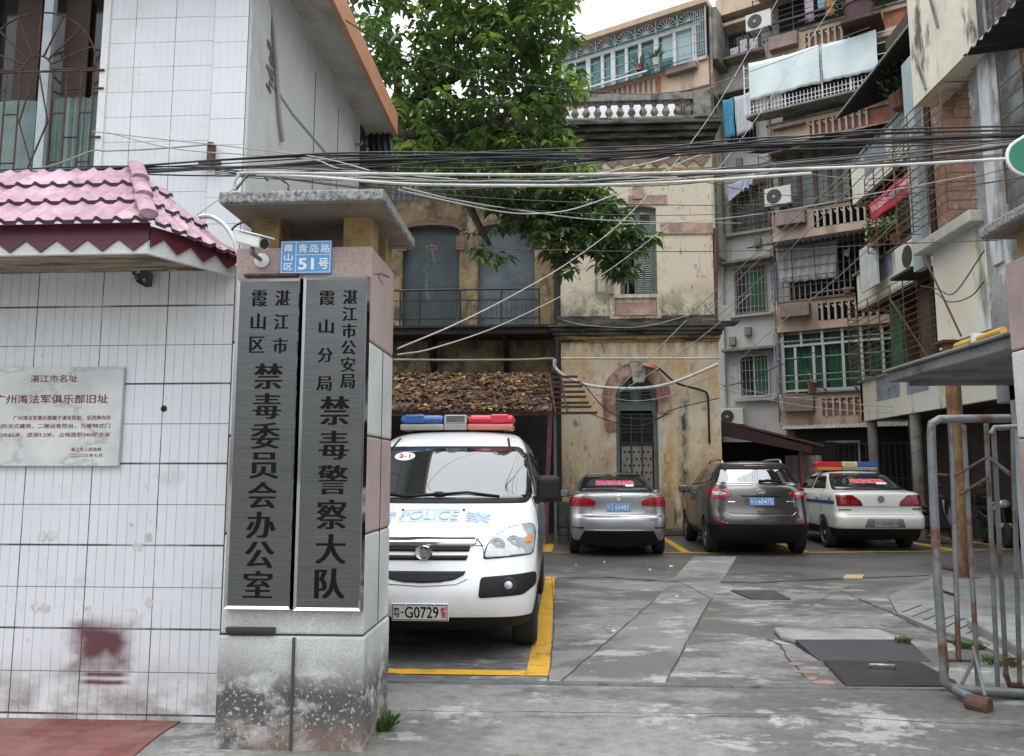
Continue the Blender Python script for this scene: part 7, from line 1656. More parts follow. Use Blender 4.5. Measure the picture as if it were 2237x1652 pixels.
panel(bv, sv, 'spoiler_band', rpoly([(-.59, 1.665), (.59, 1.665), (.66, 1.56), (-.66, 1.56)], .02), 'F', M['trimblack'], .010, .006, 20)
panel(bv, sv, 'brake_lamp', [(-.22, 1.64), (.22, 1.64), (.22, 1.615), (-.22, 1.615)], 'F', M['dkredlens'], .014, .004, 8)
q = MB(); q.tube([cast(bv, *DIRS['F'], x, z, .025)[0] for x, z in ((.0, 1.33), (.15, 1.355), (.42, 1.325))], .018, 7); q.ball(cast(bv, *DIRS['F'], .02, 1.33, .03)[0], .035, 8); q.build('wiper', M['trimblack'], sv, local=True, smooth=True)
for s in (1, -1):
    f = (lambda L: L) if s == 1 else mirx
    tl = panel(bv, sv, 'tail_lamp', f(rpoly([(.90, 1.225), (.72, 1.21), (.55, 1.15), (.51, 1.11), (.58, 1.055), (.80, 1.03), (.91, 1.10)], .03)), 'F', M['redlens'], .010, .012, 14)
    panel(bv, tl, 'clear_core', f(rpoly([(.84, 1.165), (.70, 1.16), (.60, 1.125), (.63, 1.095), (.80, 1.085)], .02)), 'F', M['clearlens'], .014, .004, 8)
    kd = 'R' if s == 1 else 'L'
    panel(bv, sv, 'tail_lamp_wrap', rpoly([(.30, 1.09), (.30, 1.21), (.62, 1.24), (.55, 1.12)], .02), kd, M['redlens'], .008, .01, 6)
    panel(bv, sv, 'reflector', f(rpoly([(.83, .66), (.60, .60), (.58, .575), (.83, .565)], .015)), 'F', M['dkredlens'], .008, .006, 7)
    panel(bv, sv, 'side_window', rpoly([(.95, 1.33), (1.10, 1.50), (1.75, 1.60), (1.75, 1.27)], .06), kd, M['cglass'], .005, .008, 10)
    panel(bv, sv, 'side_window', rpoly([(1.80, 1.27), (1.80, 1.60), (2.4, 1.55), (2.95, 1.24)], .06), kd, M['cglass'], .005, .008, 10)
    panel(bv, sv, 'quarter_window', rpoly([(.62, 1.38), (.90, 1.52), (.88, 1.34)], .03), kd, M['cglass'], .005, .008, 6)
    for dl in ([(1.78, .40), (1.78, 1.6)], [(.98, .75), (1.0, 1.3)], [(3.0, .4), (3.0, 1.2)]): strip(bv, sv, 'door_shut_line', dl, kd, M['shut'], .010, .002)
    for yy in (1.15, 2.0):
        q = MB(); q.tube([cast(bv, *DIRS[kd], y, 1.10, .02)[0] for y in (yy, yy + .1, yy + .2)], .014, 6); q.build('door_handle', M['chrome'], sv, local=True)
    q = MB(); rr = [cast(bv, *DIRS['T'], s * x, y, o_)[0] for x, y, o_ in ((.545, .78, .0), (.55, .95, .055), (.555, 1.6, .065), (.55, 2.15, .055), (.53, 2.35, 0))]; q.tube(spline(rr, 6), .022, 8); q.build('roof_rail', M['chrome'], sv, local=True, smooth=True)
    mirror_(sv, s * 1.0, 3.0, 1.16, s, M['umber'], 1.05)
    for yw_ in (.88, 3.5): wheel(sv, s * .80, yw_, .345, .23, s)
    strip(bv, sv, 'tailgate_shut_line', [(s * .62, 1.04), (s * .66, .86), (s * .58, .78), (0, .765)], 'F', M['shut'], .010, .002)
strip(bv, sv, 'bumper_chrome', [(-.62, .80), (-.55, .735), (0, .725), (.55, .735), (.62, .80)], 'F', M['chrome'], .014, .004)
panel(bv, sv, 'plate_garnish', rpoly([(-.38, 1.095), (.38, 1.095), (.34, 1.07), (-.34, 1.07)], .01), 'F', M['trimblack'], .006, .01, 14)
plate(bv, sv, 0, .985, .44, .14, M['plateblue'], M['signwhite'], [('粤', -.175, .045, .075), ('O', -.115, .045, .085), ('·', -.085, .01, .012), ('60475', .06, .26, .085)])
q = MB(); c = cast(bv, *DIRS['F'], 0, 1.165, .01)[0]; q.tube([c + Vector((.07 * math.cos(a), 0, .036 * math.sin(a))) for a in [2 * PI * i / 20 for i in range(20)]], .009, 6, closed=True); q.beam(c + Vector((-.03, 0, -.025)), c + Vector((-.012, 0, .028)), .012, .012); q.beam(c + Vector((.012, 0, -.028)), c + Vector((.03, 0, .025)), .012, .012); q.beam(c + Vector((-.02, 0, -.004)), c + Vector((.02, 0, .004)), .01, .01); q.build('emblem', M['chrome'], sv, local=True)
panel(bv, sv, 'badge', [(-.60, .985), (-.46, .985), (-.46, .965), (-.60, .965)], 'F', M['chrome'], .006, .004, 5); panel(bv, sv, 'badge', [(.46, .99), (.62, .99), (.62, .968), (.46, .968)], 'F', M['chrome'], .006, .004, 5)
# ---------------------------------------------------------------- white police saloon
pc = thing('police_saloon', 'dusty white police saloon parked right of the brown-grey SUV', 'car', (6.26, 15.95, 0))
pL = [(.19, .25, 4.15, .76, .2, .2, .05, .05, 0), (.36, .08, 4.28, .80, .16, .2, .05, .1, 0), (.43, .0, 4.34, .84, .15, .25, .06, .1, 0), (.47, -.04, 4.36, .85, .15, .25, .06, .1, 0), (.62, -.06, 4.37, .85, .15, .25, .06, .1, 0), (.68, -.04, 4.36, .85, .15, .25, .06, .1, 0), (.705, .05, 4.34, .845, .15, .25, .06, .1, 0), (.85, .05, 4.3, .84, .15, .25, .06, .1, 0), (.98, .055, 4.2, .835, .16, .3, .06, .1, .01), (1.08, .07, 3.5, .82, .16, .3, .06, .1, .02), (1.125, .11, 3.3, .79, .16, .3, .06, .1, .02), (1.15, .45, 3.2, .745, .14, .3, .05, .1, .02), (1.18, .62, 3.1, .72, .12, .2, .05, .1, .02), (1.32, .86, 2.85, .665, .12, .2, .08, .1, .012), (1.44, 1.08, 2.6, .605, .12, .2, .08, .1, .012), (1.505, 1.26, 2.45, .545, .14, .2, .08, .1, .012), (1.53, 1.5, 2.3, .44, .14, .2, .05, .1, .012), (1.54, 1.7, 2.1, .25, .1, .1, 0, 0, .01)]
LOWZ[:] = [.43]
po_, bv = car_body(pc, pL, M['polwhite'], (.90, 3.38), wr=.345, low=lambda c: c.z < .43)
panel(bv, pc, 'rear_window_seal', rpoly([(-.53, 1.495), (.53, 1.495), (.61, 1.40), (.715, 1.165), (-.715, 1.165), (-.61, 1.40)], .03), 'F', M['trimblack'], .003, .008, 20)
panel(bv, pc, 'rear_window', rpoly([(-.505, 1.48), (.505, 1.48), (.585, 1.39), (.685, 1.185), (-.685, 1.185), (-.585, 1.39)], .03), 'F', carglass('saloon_glass', (.02, .024, .026), 1.9), .008, .008, 20)
panel(bv, pc, 'red_sticker', rpoly([(-.28, 1.37), (.38, 1.37), (.42, 1.285), (-.30, 1.285)], .01), 'F', M['redstick'], .011, 0, 14)
panel(bv, pc, 'white_sticker', rpoly([(.20, 1.30), (.42, 1.30), (.42, 1.262), (.20, 1.262)], .01), 'F', M['signwhite'], .013, 0, 4)
for s in (1, -1):
    f = (lambda L: L) if s == 1 else mirx
    tl = panel(bv, pc, 'tail_lamp', f(rpoly([(.80, 1.075), (.52, 1.072), (.38, .965), (.34, .865), (.80, .862)], .02)), 'F', M['dkredlens'], .010, .012, 12)
    panel(bv, tl, 'lamp_cell', f([(.78, .985), (.60, .985), (.60, .90), (.78, .90)]), 'F', M['redlens'], .0125, 0, 5)
    panel(bv, tl, 'lamp_cell', f([(.56, .985), (.44, .985), (.42, .90), (.56, .90)]), 'F', M['redlens'], .0125, 0, 5)
    kd = 'R' if s == 1 else 'L'
    panel(bv, pc, 'side_window', rpoly([(1.02, 1.19), (1.22, 1.40), (1.30, 1.44), (1.78, 1.455), (1.80, 1.18)], .04), kd, M['cglass'], .005, .008, 10)
    panel(bv, pc, 'side_window', rpoly([(1.90, 1.18), (1.88, 1.455), (2.3, 1.43), (2.85, 1.16)], .04), kd, M['cglass'], .005, .008, 10)
    panel(bv, pc, 'side_stripe', [(.15, .96), (3.9, .94), (3.9, .88), (.15, .895)], kd, M['bluestripe'], .004, 0, 18)
    for dl in ([(1.84, .36), (1.84, 1.46)], [(1.02, .70), (1.06, 1.18)], [(2.9, .36), (2.9, 1.1)]): strip(bv, pc, 'door_shut_line', dl, kd, M['shut'], .010, .002)
    q = MB(); q.tube([cast(bv, *DIRS[kd], y, 1.01, .02)[0] for y in (1.15, 1.25, 1.33)], .014, 6); q.build('door_handle', M['polwhite'], pc, local=True)
    mirror_(pc, s * .96, 2.85, 1.14, s, M['polwhite'], .95)
    for yw_ in (.90, 3.38): wheel(pc, s * .745, yw_, .30, .19, s)
if True:
    A, B, D, O = DIRS['L']
    for ch, y, z in (('警', 2.0, .985), ('察', 2.0, .76)):
        vs_, fs_ = glyphs(ch, .03); q = MB(); q.add([cast(bv, A, B, D, O, y - p.x * .22, z + p.y * .17, .008)[0] for p in vs_], fs_); q.build('door_lettering', M['bluestripe'], pc, local=True)
    panel(bv, pc, 'fuel_flap', [(.42, 1.05), (.56, 1.05), (.56, .97), (.42, .97)], 'L', pm('grey_flap', (.35, .35, .34), .5), .004, .004, 4)
strip(bv, pc, 'bumper_line', [(-.83, .70), (.83, .70)], 'F', M['shut'], .014, .0)
strip(bv, pc, 'boot_shut_line', [(-.34, .85), (0, .855), (.34, .85)], 'F', M['shut'], .010, .002)
panel(bv, pc, 'plate_recess', rpoly([(-.30, .63), (.36, .63), (.42, .46), (-.36, .46)], .02), 'F', pm('painted_recess_shade', (.22, .21, .19), .6), .003, .004, 14)  # recess shade put into the colour of a flat panel
plate(bv, pc, .04, .54, .44, .14, pm('dirty_white_plate', (.42, .41, .38), .5, var=.1), M['dimchar'], [('粤', -.175, .045, .075), ('-', -.135, .02, .012), ('G0642', .02, .26, .085)], extra=('警', .185, .046, .075))
q = MB(); c = cast(bv, *DIRS['F'], 0, 1.0, .008)[0]; q.lathe([(.065, 0), (.065, .01), (.055, .014), (.052, .006), (.004, .006)], (0, 0, 0), 20, 0, Matrix.Translation(c) @ Matrix.Rotation(R(90), 4, 'X')); q.build('emblem', M['steel'], pc, smooth=R(40), local=True)
panel(bv, pc, 'badge', [(-.78, .80), (-.56, .80), (-.56, .78), (-.78, .78)], 'F', M['dkmetal'], .006, .004, 5); panel(bv, pc, 'badge', [(.60, .82), (.78, .82), (.78, .795), (.60, .795)], 'F', M['dkmetal'], .006, .004, 5)
lb2 = thing('roof_beacon', 'roof beacon bar on the white police saloon with a pale yellow lettered middle', 'beacon', (6.22, 17.75, 1.53))
beacon(lb2, [('red_lens', -.66, -.10, 0, M['barred'], .03), ('yellow_lens', -.098, .22, 0, M['baryellow'], .015), ('blue_lens', .222, .66, 0, M['barblue'], .03), ('lower_lens', -.64, -.10, 1, M['amber'], .02), ('lower_lens', -.098, .64, 1, M['barlow'], .02)], 0, .03, .215, .30)
q = MB(); letters(q, 'POLICE', (.06, -.1515, .155), .20, .045, bold=.01); q.build('beacon_lettering', M['dimchar'], lb2, local=True)
q = MB(); q.box(-.45, .45, -.06, .06, -.02, .028); q.build('mounting_rail', M['trimblack'], lb2, local=True)
# ---------------------------------------------------------------- two parked motor scooters behind the gate
def scooter(label, c, rot, col):
    o = thing('motor_scooter', label, 'scooter', c, rot, 'scooters behind the gate')
    pb = pm('scooter_panel', col, .2, fine=0, coat=.8)
    for y in (0, 1.25):
        q = MB(); q.lathe([(.10, -.05), (.22, -.055), (.26, -.02), (.26, .02), (.22, .055), (.10, .05)], (0, 0, 0), 24, 0, Matrix.Translation((0, y, .26)) @ Matrix.Rotation(R(90), 4, 'Y')); q.build('wheel', M['tyre'], o, smooth=R(40), local=True)
    q = MB(); q.grid(lambda a, b: Vector(((a - .5) * (.34 + .12 * math.sin(PI * b)), .12 + .05 * b - .10 * math.cos((a - .5) * PI) + .08 * b, .32 + .62 * b)), 10, 8); q.build('front_fairing', pb, o, smooth=True, local=True, solid=.02)
    q = MB(); q.grid(lambda a, b: Vector(((.16 - .05 * b) * math.sin((a - .5) * PI), .62 + .75 * b, .42 + .20 * math.cos((a - .5) * PI) + .1 * b)), 10, 8); q.box(-.14, .14, .2, .75, .30, .36); q.build('rear_body', pb, o, smooth=R(40), local=True)
    q = MB(); q.box(-.14, .14, .58, 1.25, .72, .80); q.build('seat', M['black'], o, local=True, bevel=.035, seg=3)
    q = MB(); q.tube([(-.36, .16, 1.02), (-.2, .10, 1.0), (0, .08, .97), (.2, .10, 1.0), (.36, .16, 1.02)], .018, 8); q.tube([(0, .10, .97), (0, 0, .30)], .03, 8); q.build('handlebar', M['dkmetal'], o, smooth=True, local=True)
    q = MB(); q.ball((0, .0, .88), .10, 10, 0, (1.2, .7, .9)); q.build('headlight', M['clearlens'], o, smooth=True, local=True)
    for s in (-1, 1):
        q = MB(); q.tube([(s * .24, .12, 1.0), (s * .32, .10, 1.20)], .008, 6); q.ball((s * .34, .10, 1.24), .06, 8, 0, (1.3, .4, .8)); q.build('wing_mirror', M['dkmetal'], o, smooth=True, local=True)
        q = MB(); q.ball((s * .17, .02, .78), .035, 8); q.build('indicator', M['amber'], o, smooth=True, local=True)
    q = MB(); q.box(-.10, .10, -.03, -.02, .42, .50); q.build('number_plate', M['platewhite'], o, local=True)
    q = MB(); q.box(-.17, .17, 1.28, 1.58, .80, 1.06); q.build('top_box', M['black'], o, local=True, bevel=.05, seg=3)
    return o
g1 = Vector((8.35, 17.3, 0)); g2 = Vector((9.0, 16.8, 0))
scooter('black motor scooter beside the white police saloon, behind the thick gate upright', Vector((g1.x, g1.y, 0)), R(25), (.012, .012, .014))
scooter('black motor scooter with dark red trim behind the rusty column', Vector((g2.x, g2.y, 0)), R(-10), (.03, .012, .014))
o = thing('steel_bowl_helmet', 'round dull silver crash helmet hanging by the scooters behind the gate', 'helmet', P(2086, 1020, Y=16.5)) if False else None
# ================================================================ the broad-leaved tree behind the left-hand house
def leafmat(name, c, tr):
    t = NT(name)
    col = t.mix(t.rng(t.noise(7, (1, 1, 1), 3, .6, 3), .3, .7), [x * .7 for x in c], [x * 1.3 for x in c])
    t.put(t.b.inputs['Base Color'], col); t.b.inputs['Roughness'].default_value = .30
    tl = t.new('ShaderNodeBsdfTranslucent'); t.put(tl.inputs[0], t.mix(1.0, col, (1.5, 1.7, .6), 'MULTIPLY'))
    ms = t.new('ShaderNodeMixShader'); ms.inputs[0].default_value = tr
    t.l.new(t.b.outputs[0], ms.inputs[1]); t.l.new(tl.outputs[0], ms.inputs[2])
    t.l.new(ms.outputs[0], t.n['Material Output'].inputs[0]); return t.mat
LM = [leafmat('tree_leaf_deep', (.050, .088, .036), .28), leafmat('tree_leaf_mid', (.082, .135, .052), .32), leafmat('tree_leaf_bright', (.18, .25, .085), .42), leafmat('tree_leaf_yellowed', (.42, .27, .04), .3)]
tr = thing('broadleaf_tree', 'large glossy broad-leaved green tree reaching over the old house from behind the white house', 'tree', (-3.6, 15, 0))
bk = pm('dark_bark', (.045, .035, .026), .9, var=.3, vs=6, bump=.4, bs=18)
q = MB()
trunk = spline([Vector((-3.7, 15.2, 0)), Vector((-3.65, 15.1, 3.2)), P(772, 430, Y=15), P(812, 345, Y=14.9), P(850, 285, Y=14.8)], 6)
q.tube(trunk, [.26 - .012 * i * .45 for i in range(len(trunk))], 12); q.build('trunk', bk, tr, smooth=True)
limbs = [[(850, 285, 14.8), (905, 215, 14.6), (960, 130, 14.4), (1010, 30, 14.2), (1050, -60, 14)], [(840, 300, 14.8), (940, 290, 14.2), (1060, 270, 13.8), (1180, 215, 13.5), (1250, 190, 13.4)], [(850, 285, 14.8), (870, 180, 15.2), (850, 60, 15.4), (830, -60, 15.5)], [(812, 345, 14.9), (960, 350, 14.6), (1100, 340, 14.2), (1230, 390, 13.8), (1330, 450, 13.6), (1410, 515, 13.5)], [(1100, 340, 14.2), (1150, 420, 14.0), (1200, 500, 13.9), (1235, 560, 13.8)], [(960, 350, 14.6), (1010, 420, 13.9), (1040, 480, 13.6), (1070, 535, 13.4)], [(905, 215, 14.6), (1030, 150, 14.8), (1150, 70, 15), (1230, 20, 15)], [(1060, 270, 13.8), (1160, 290, 13.4), (1250, 300, 13.2)], [(1230, 390, 13.8), (1290, 480, 13.5), (1330, 560, 13.4)]]
q = MB(); LP = []
for L in limbs:
    p = spline([P(u, v, Y=Y) for u, v, Y in L], 6); n = len(p); LP += p
    q.tube(p, [.095 * (1 - .8 * i / n) + .014 for i in range(n)], 8)
q.build('limbs', bk, tr, smooth=True)
sil = [(740, -120), (1240, -120), (1258, 10), (1240, 45), (1272, 85), (1215, 110), (1238, 150), (1282, 175), (1275, 205), (1232, 225), (1228, 265), (1262, 300), (1255, 330), (1305, 362), (1322, 405), (1352, 440), (1375, 475), (1436, 512), (1420, 535), (1372, 548), (1388, 588), (1362, 612), (1328, 598), (1292, 560), (1278, 535), (1240, 560), (1262, 590), (1232, 606), (1205, 578), (1188, 535), (1140, 508), (1100, 498), (1065, 500), (1058, 440), (1010, 430), (960, 418), (925, 395), (888, 378), (870, 330), (852, 265), (820, 190), (790, 110), (762, 30)]
silp = [Vector(p) for p in sil]
mbs = MB()
def rosette(c, n, L, dark=0):  # dark: inner and lower crown shade put into the leaf colours
    a0 = rnd() * 6.28
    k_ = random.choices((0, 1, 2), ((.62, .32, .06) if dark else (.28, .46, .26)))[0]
    for i in range(n):
        a = a0 + 6.283 * i / n + (rnd() - .5) * .7; el = -.75 + rnd() * 1.0
        d = Vector((math.cos(a) * math.cos(el), math.sin(a) * math.cos(el), math.sin(el))); l_ = L * (.7 + .5 * rnd()); w_ = l_ * (.38 + .1 * rnd())
        side = d.cross(Vector((0, 0, 1))).normalized(); roll = (rnd() - .5) * 1.0; up = side.cross(d); side = side * math.cos(roll) + up * math.sin(roll); up = side.cross(d)
        s0 = c + d * .03; m1 = s0 + d * l_ * .38; m2 = s0 + d * l_ * .72 - Vector((0, 0, .08 * l_)); tip = s0 + d * l_ - Vector((0, 0, .26 * l_)); f = up * w_ * .18
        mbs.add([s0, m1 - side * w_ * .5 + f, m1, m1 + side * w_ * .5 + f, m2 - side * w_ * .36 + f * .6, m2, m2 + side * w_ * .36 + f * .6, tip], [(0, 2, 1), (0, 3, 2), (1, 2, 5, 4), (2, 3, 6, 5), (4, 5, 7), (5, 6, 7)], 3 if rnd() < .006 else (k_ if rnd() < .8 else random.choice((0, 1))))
made = 0; tries = 0
while made < 1900 and tries < 40000:
    tries += 1
    u = 735 + rnd() * 710; v = -120 + rnd() * 740
    if not inside((u, v), silp): continue
    low = v > 420
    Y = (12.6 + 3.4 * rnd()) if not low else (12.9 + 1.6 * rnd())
    h = noise.noise(Vector((u / 46, v / 46, Y * .9)))
    if h < -.17: continue
    if u < 900 and v < 260 and noise.noise(Vector((u / 30 + 9, v / 30, 2))) < -.05 and rnd() < .8: continue
    edge = min(((Vector((u, v)) - s).length for s in silp)) < 30
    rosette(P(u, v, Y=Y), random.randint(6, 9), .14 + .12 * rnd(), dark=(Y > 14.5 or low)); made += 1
for u, v in ((1035, 548), (1060, 545), (1085, 552), (1105, 560), (1050, 560), (1075, 570), (1250, 585), (1225, 595), (1375, 600), (1350, 590), (1425, 515), (1410, 525), (1390, 515), (1400, 540), (1375, 535), (1360, 520), (1340, 500), (1365, 575), (1340, 585)):
    rosette(P(u, v, Y=13.4), 8, .20)
for p in LP[::3]:
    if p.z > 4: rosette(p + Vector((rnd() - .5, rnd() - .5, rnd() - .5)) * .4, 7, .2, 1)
for u, v in ((1150, 15), (1165, 30), (1190, 10), (1210, 25), (1260, 150), (1275, 170)): rosette(P(u, v, Y=13.6), 8, .22)
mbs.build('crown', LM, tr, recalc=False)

# ================================================================ wires and conduits
def wire(label, pts, r_, mat, name='cable', sp=10, wob=0.0, n=5, cat='cable', group=None):
    L = spline([P(u, v, Y=Y) for u, v, Y in pts], sp)
    if wob:
        ph = rnd() * 6
        L = [p + Vector((0, 0, wob * math.sin(i * .55 + ph) + wob * .6 * math.sin(i * 1.31 + ph * 2))) for i, p in enumerate(L)]
    q = MB(); q.tube(L, r_, n); return tag(q.build(name, M[mat], smooth=True), label, cat, group)
cb = thing('cable_bundle', 'thick loose bundle of black cables slung across the whole gateway', 'cable bundle', P(1118, 340, Y=6.3))
base = [(-60, 386), (220, 378), (480, 366), (760, 352), (1050, 343), (1340, 335), (1600, 322), (1900, 308), (2320, 288)]
for i in range(14):
    off = (i - 6.5) * 2.5; ph = rnd() * 6
    L = spline([P(u, v + off * (.6 + .7 * math.sin(k_ * 1.3 + ph)) + 3 * math.sin(k_ * 2.1 + ph * 2), Y=6.25 + .012 * (i % 4)) for k_, (u, v) in enumerate(base)], 8)
    q = MB(); q.tube(L, .0048 + .0035 * rnd(), 5); q.build('strand', M['cable'], cb, smooth=True)
cb2 = thing('cable_bundle', 'thinner tangle of grey and dark cables sagging just below the white conduit', 'cable bundle', P(1118, 390, Y=5.6))
base = [(470, 378), (600, 382), (820, 392), (1000, 398), (1220, 396), (1450, 388), (1700, 372), (1950, 348), (2190, 318), (2320, 296)]
for i in range(13):
    off = (i - 6) * 2.6; ph = rnd() * 6
    L = spline([P(u, v + off * (.5 + .8 * math.sin(k_ * 1.1 + ph)) + 3.5 * math.sin(k_ * 1.9 + ph * 2), Y=5.6 + .012 * (i % 4)) for k_, (u, v) in enumerate(base)], 8)
    q = MB(); q.tube(L, .0028 + .002 * rnd(), 5); q.build('strand', M[('cable', 'cablegrey', 'cable', 'cable')[i % 4]], cb2, smooth=True)
YC = 4.85
wire('bright white conduit pipe bridging from the gate pillar cap to the green sign', [(513, 416, YC), (512, 400, YC), (522, 384, YC), (545, 378, YC), (800, 380, YC), (1300, 381, YC), (1840, 366, YC), (2100, 353, YC), (2200, 347, YC)], .0095, 'pvc', 'conduit', 8, n=9, cat='conduit')
wire('cream conduit strapped under the white pipe, ending in mid-span above the apartments', [(560, 381, 4.95), (700, 388, 4.95), (870, 401, 4.95), (1020, 405, 4.95), (1280, 405, 4.95), (1500, 397, 4.95), (1772, 379, 4.95)], .010, 'pvc', 'conduit', 8, n=8, cat='conduit')
wire('cream wire hugging the lower conduit above the pillar', [(620, 383, 5.0), (860, 390, 5.0), (1050, 396, 5.0), (1300, 393, 5.0), (1480, 385, 5.0)], .004, 'cablewhite', wob=.004)
wire('pale cord climbing from the gate pillar across the balcony to the top of the frame', [(868, 762, 5.25), (1000, 706, 6.2), (1130, 640, 7.4), (1240, 575, 8.8), (1345, 497, 10.5), (1420, 420, 12), (1480, 350, 13.2), (1560, 240, 15), (1640, 105, 17), (1710, -20, 18.5)], .006, 'cablewhite', n=6)
wire('second pale cord leaving the pillar lower and rising to the fifth-floor laundry', [(868, 775, 5.25), (950, 760, 5.8), (1090, 712, 7.2), (1230, 645, 9.2), (1345, 580, 11), (1480, 470, 13), (1600, 330, 15), (1700, 190, 17), (1840, -20, 19)], .0055, 'cablewhite', n=6)
wire('thin dark line drooping through the tree crown to the tarpaulin', [(690, 0, 8), (830, 90, 9), (960, 140, 10), (1100, 178, 11), (1290, 199, 12.5), (1450, 203, 14), (1600, 170, 16), (1900, 60, 20)], .008, 'cable')
wire('thin russet line level with the house number plate, tied with a red string', [(838, 537, 5.2), (980, 540, 5.2), (1200, 546, 5.25), (1450, 550, 5.3), (1700, 546, 5.4), (1960, 533, 5.5), (2180, 525, 5.3)], .003, 'rust')
q = MB(); a = P(945, 541, Y=5.19); q.tube(spline([a + Vector((-.05, 0, 0)), a + Vector((0, -.01, .012)), a + Vector((.03, 0, -.005)), a + Vector((0, -.01, -.02)), a + Vector((.005, -.01, -.07))]), .0022, 5); tag(q.build('red_string', pm('red_string', (.45, .08, .05), .8)), 'red string knotted on the thin line in front of the left green door', 'string')
wire('white wire dipping below the conduits in front of the tree and up to the bundle', [(870, 415, 5.1), (980, 440, 5.4), (1090, 462, 5.8), (1170, 467, 6.1), (1260, 455, 6.6), (1380, 410, 7.2), (1500, 350, 7.6), (1600, 318, 7.9)], .0055, 'cablewhite', n=5)
wire('white wire running from the pillar top straight to the shuttered window', [(880, 410, 5.1), (1000, 438, 5.8), (1150, 462, 7.2), (1300, 480, 9), (1480, 486, 11.5), (1620, 488, 13)], .006, 'cablewhite')
wire('dark service wire crossing just above the arched window shutters', [(800, 405, 5.3), (1000, 428, 6), (1200, 440, 7), (1450, 448, 8.2), (1700, 446, 9), (1960, 425, 8.5), (2237, 388, 7.6)], .0045, 'cable')
wire('second dark service wire one hand below, ending at the right house', [(820, 415, 5.3), (1050, 450, 6.2), (1300, 468, 7.4), (1500, 470, 8.4), (1720, 462, 9), (2000, 428, 8.8), (2190, 395, 8.2)], .004, 'cable')
wire('pale wire sagging past the third-floor air conditioner', [(1350, 490, 9), (1500, 485, 9.5), (1700, 462, 10), (1900, 425, 9.6), (2140, 380, 9)], .005, 'cablewhite')
wire('dark cable curving from the tower cornice up to the black bundle', [(1180, 372, 7), (1330, 352, 7.2), (1450, 338, 7.4), (1560, 318, 7.6), (1700, 310, 7.8), (1980, 306, 7.9)], .006, 'cable')
wire('pale cord swinging up under the top cornice to the bundle', [(1130, 410, 8), (1280, 385, 9), (1420, 356, 10), (1510, 330, 11), (1590, 316, 12), (1640, 318, 12.5)], .010, 'cablewhite', n=6)
wire('grey slanting line crossing behind the bundle over the black awning', [(1570, 305, 14), (1660, 345, 15), (1760, 378, 16), (1900, 392, 15), (2200, 398, 12)], .007, 'cablegrey')
wire('dark line from the tower top to the third-floor awning', [(1460, 378, 9), (1560, 402, 9.6), (1680, 424, 10), (1830, 428, 10), (2060, 402, 9.5), (2230, 360, 8.5)], .0045, 'cable')
wire('fat white conduit swagged across the arched door', [(1211, 786, 19.7), (1213, 803, 19.7), (1235, 822, 19.65), (1290, 843, 19.6), (1390, 849, 19.55), (1470, 836, 19.55), (1568, 796, 19.7)], .042, 'pvc', 'conduit', 8, n=9, cat='conduit')
wire('thin white pipe level along the tower wall above the arch', [(1226, 783, 19.85), (1400, 783, 19.85), (1572, 783, 19.85)], .03, 'pvc', 'conduit', 3, n=7, cat='conduit')
wire('grey conduit along the shaded wall under the balcony', [(860, 786, 20.0), (1000, 787, 20), (1150, 786, 20), (1210, 784, 20), (1213, 800, 20)], .03, 'cablegrey', 'conduit', 4, cat='conduit')
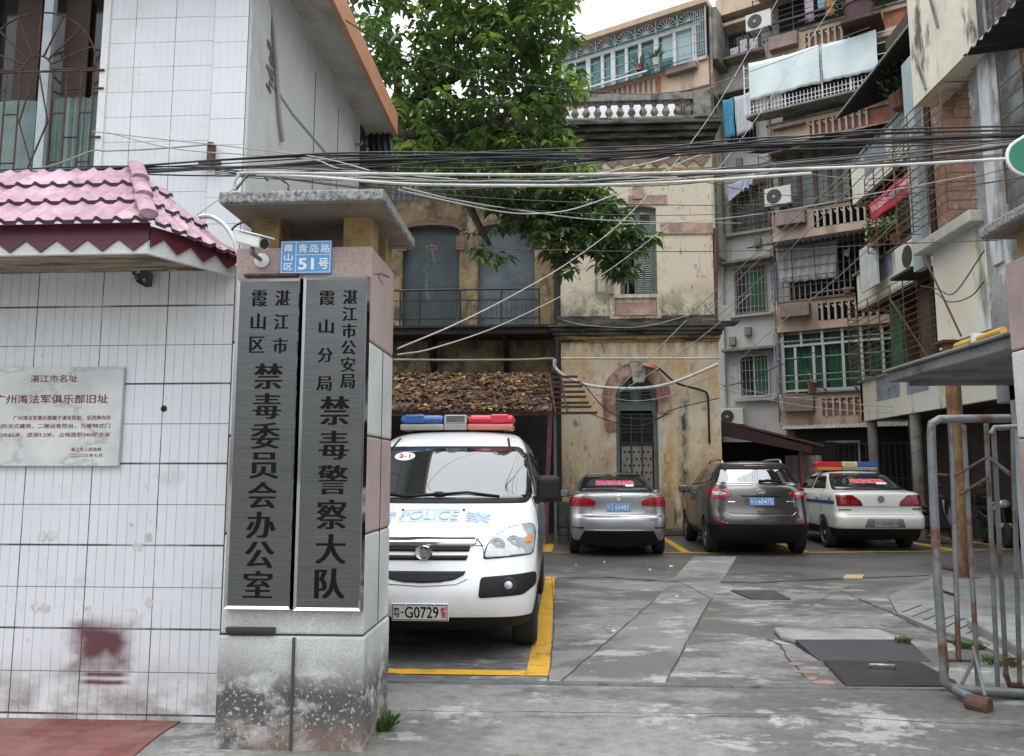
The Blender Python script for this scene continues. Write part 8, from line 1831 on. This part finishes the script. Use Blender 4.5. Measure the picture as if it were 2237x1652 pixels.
for i, (pts, lb_, mt, rr) in enumerate((
    ([(1300, 862, 19.2), (1380, 876, 19.4), (1450, 868, 19.5), (1500, 845, 19.6), (1560, 822, 19.7)], 'slack wire looping low in front of the fanlight', 'cablegrey', .012),
    ([(1270, 835, 19), (1340, 905, 19.3), (1430, 915, 19.4), (1470, 895, 19.5), (1570, 870, 19.7)], 'black wire looping under the transom of the arched door', 'cable', .014),
    ([(1280, 900, 18.9), (1340, 922, 19.2), (1400, 930, 19.3), (1460, 905, 19.5)], 'short black wire from the rusty rack to the door grille', 'cable', .012),
    ([(1345, 855, 19.3), (1410, 790, 19.4), (1470, 730, 19.5), (1500, 700, 19.6)], 'tan wire rising from the rack to the lower cornice', 'cablegrey', .012),
    ([(1350, 858, 19.3), (1430, 810, 19.4), (1560, 715, 19), (1640, 640, 18.5)], 'tan wire rising past the keystone to the drainpipe', 'cablegrey', .012),
    ([(1230, 700, 19.7), (1290, 712, 19.6), (1400, 714, 19.6), (1500, 690, 19.7), (1565, 668, 19.8)], 'greenish string draped along the lower cornice', 'cablegrey', .012),
    ([(1500, 695, 19.5), (1600, 600, 17.5), (1720, 492, 15), (1830, 392, 12), (1905, 322, 10.5)], 'first of three pale parallel lines slanting up past the grey wall', 'cablewhite', .010),
    ([(1520, 705, 19.5), (1625, 600, 17.5), (1740, 492, 15), (1845, 392, 12), (1990, 260, 10)], 'middle of three pale parallel lines slanting up past the grey wall', 'cablewhite', .010),
    ([(1570, 690, 19.5), (1660, 610, 17.5), (1760, 510, 15), (1850, 420, 13), (2000, 270, 10)], 'last of three pale parallel lines slanting up past the grey wall', 'cablewhite', .010),
    ([(1600, 800, 20), (1700, 710, 18.5), (1790, 640, 17), (1880, 560, 15.5), (1960, 480, 14)], 'lone pale line crossing the white sheet to the banner', 'cablewhite', .010),
    ([(1568, 838, 20.2), (1660, 858, 20.5), (1780, 874, 20.5), (1900, 886, 20.3), (1975, 890, 20)], 'upper pale line from the tower corner to the gallery insulators', 'cablewhite', .010),
    ([(1570, 848, 20.2), (1660, 870, 20.5), (1780, 890, 20.5), (1900, 900, 20.3), (1975, 902, 20)], 'lower pale line from the tower corner to the gallery insulators', 'cablewhite', .010),
    ([(1580, 845, 20.5), (1640, 830, 21), (1700, 800, 21.5), (1780, 770, 21)], 'dark kinked wire across the lower grey window', 'cable', .012),
    ([(2150, 548, 9.5), (2085, 640, 10.5), (2050, 632, 11), (2010, 625, 12)], 'black wire hooked on the cream panel near the pier', 'cable', .008),
    ([(2045, 640, 10.9), (2075, 660, 10.6), (2120, 648, 10.3), (2150, 615, 10)], 'slack loop of wire hanging on the cream panel', 'cable', .008),
    ([(-20, 384, 6.6), (110, 362, 6.6), (200, 330, 6.7), (232, 330, 6.7), (330, 326, 6.75), (470, 315, 6.8)], 'twisted tan wire from the barred window to the wall bracket', 'cablegrey', .007),
    ([(200, 287, 6.8), (360, 305, 6.8), (520, 322, 6.5), (700, 345, 6.2), (850, 385, 5.9)], 'pale wire from the window bars to the conduit above the pillar', 'cablewhite', .005),
    ([(235, 290, 6.8), (380, 325, 6.7), (540, 338, 6.5), (680, 348, 6.2), (760, 372, 5.9), (1000, 392, 5.6)], 'sagging pale wire below the first on the white house', 'cablewhite', .005),
    ([(430, 470, 6.0), (500, 420, 6.2), (555, 375, 6.4)], 'short grey wire rising behind the canopy', 'cablegrey', .005),
    ([(500, 510, 5.4), (520, 490, 5.4), (560, 480, 5.4), (580, 488, 5.3)], 'black flex curling behind the security camera', 'cable', .008),
    ([(515, 415, 4.9), (545, 380, 5.0), (570, 378, 5.0), (585, 395, 5.0)], 'black flex hooped over the pillar cap', 'cable', .008),
    ([(630, 415, 4.9), (628, 402, 4.95), (600, 385, 5.0), (575, 382, 5.0)], 'second black flex rising from the pillar cap', 'cable', .008))):
    wire(lb_, pts, rr, mt)
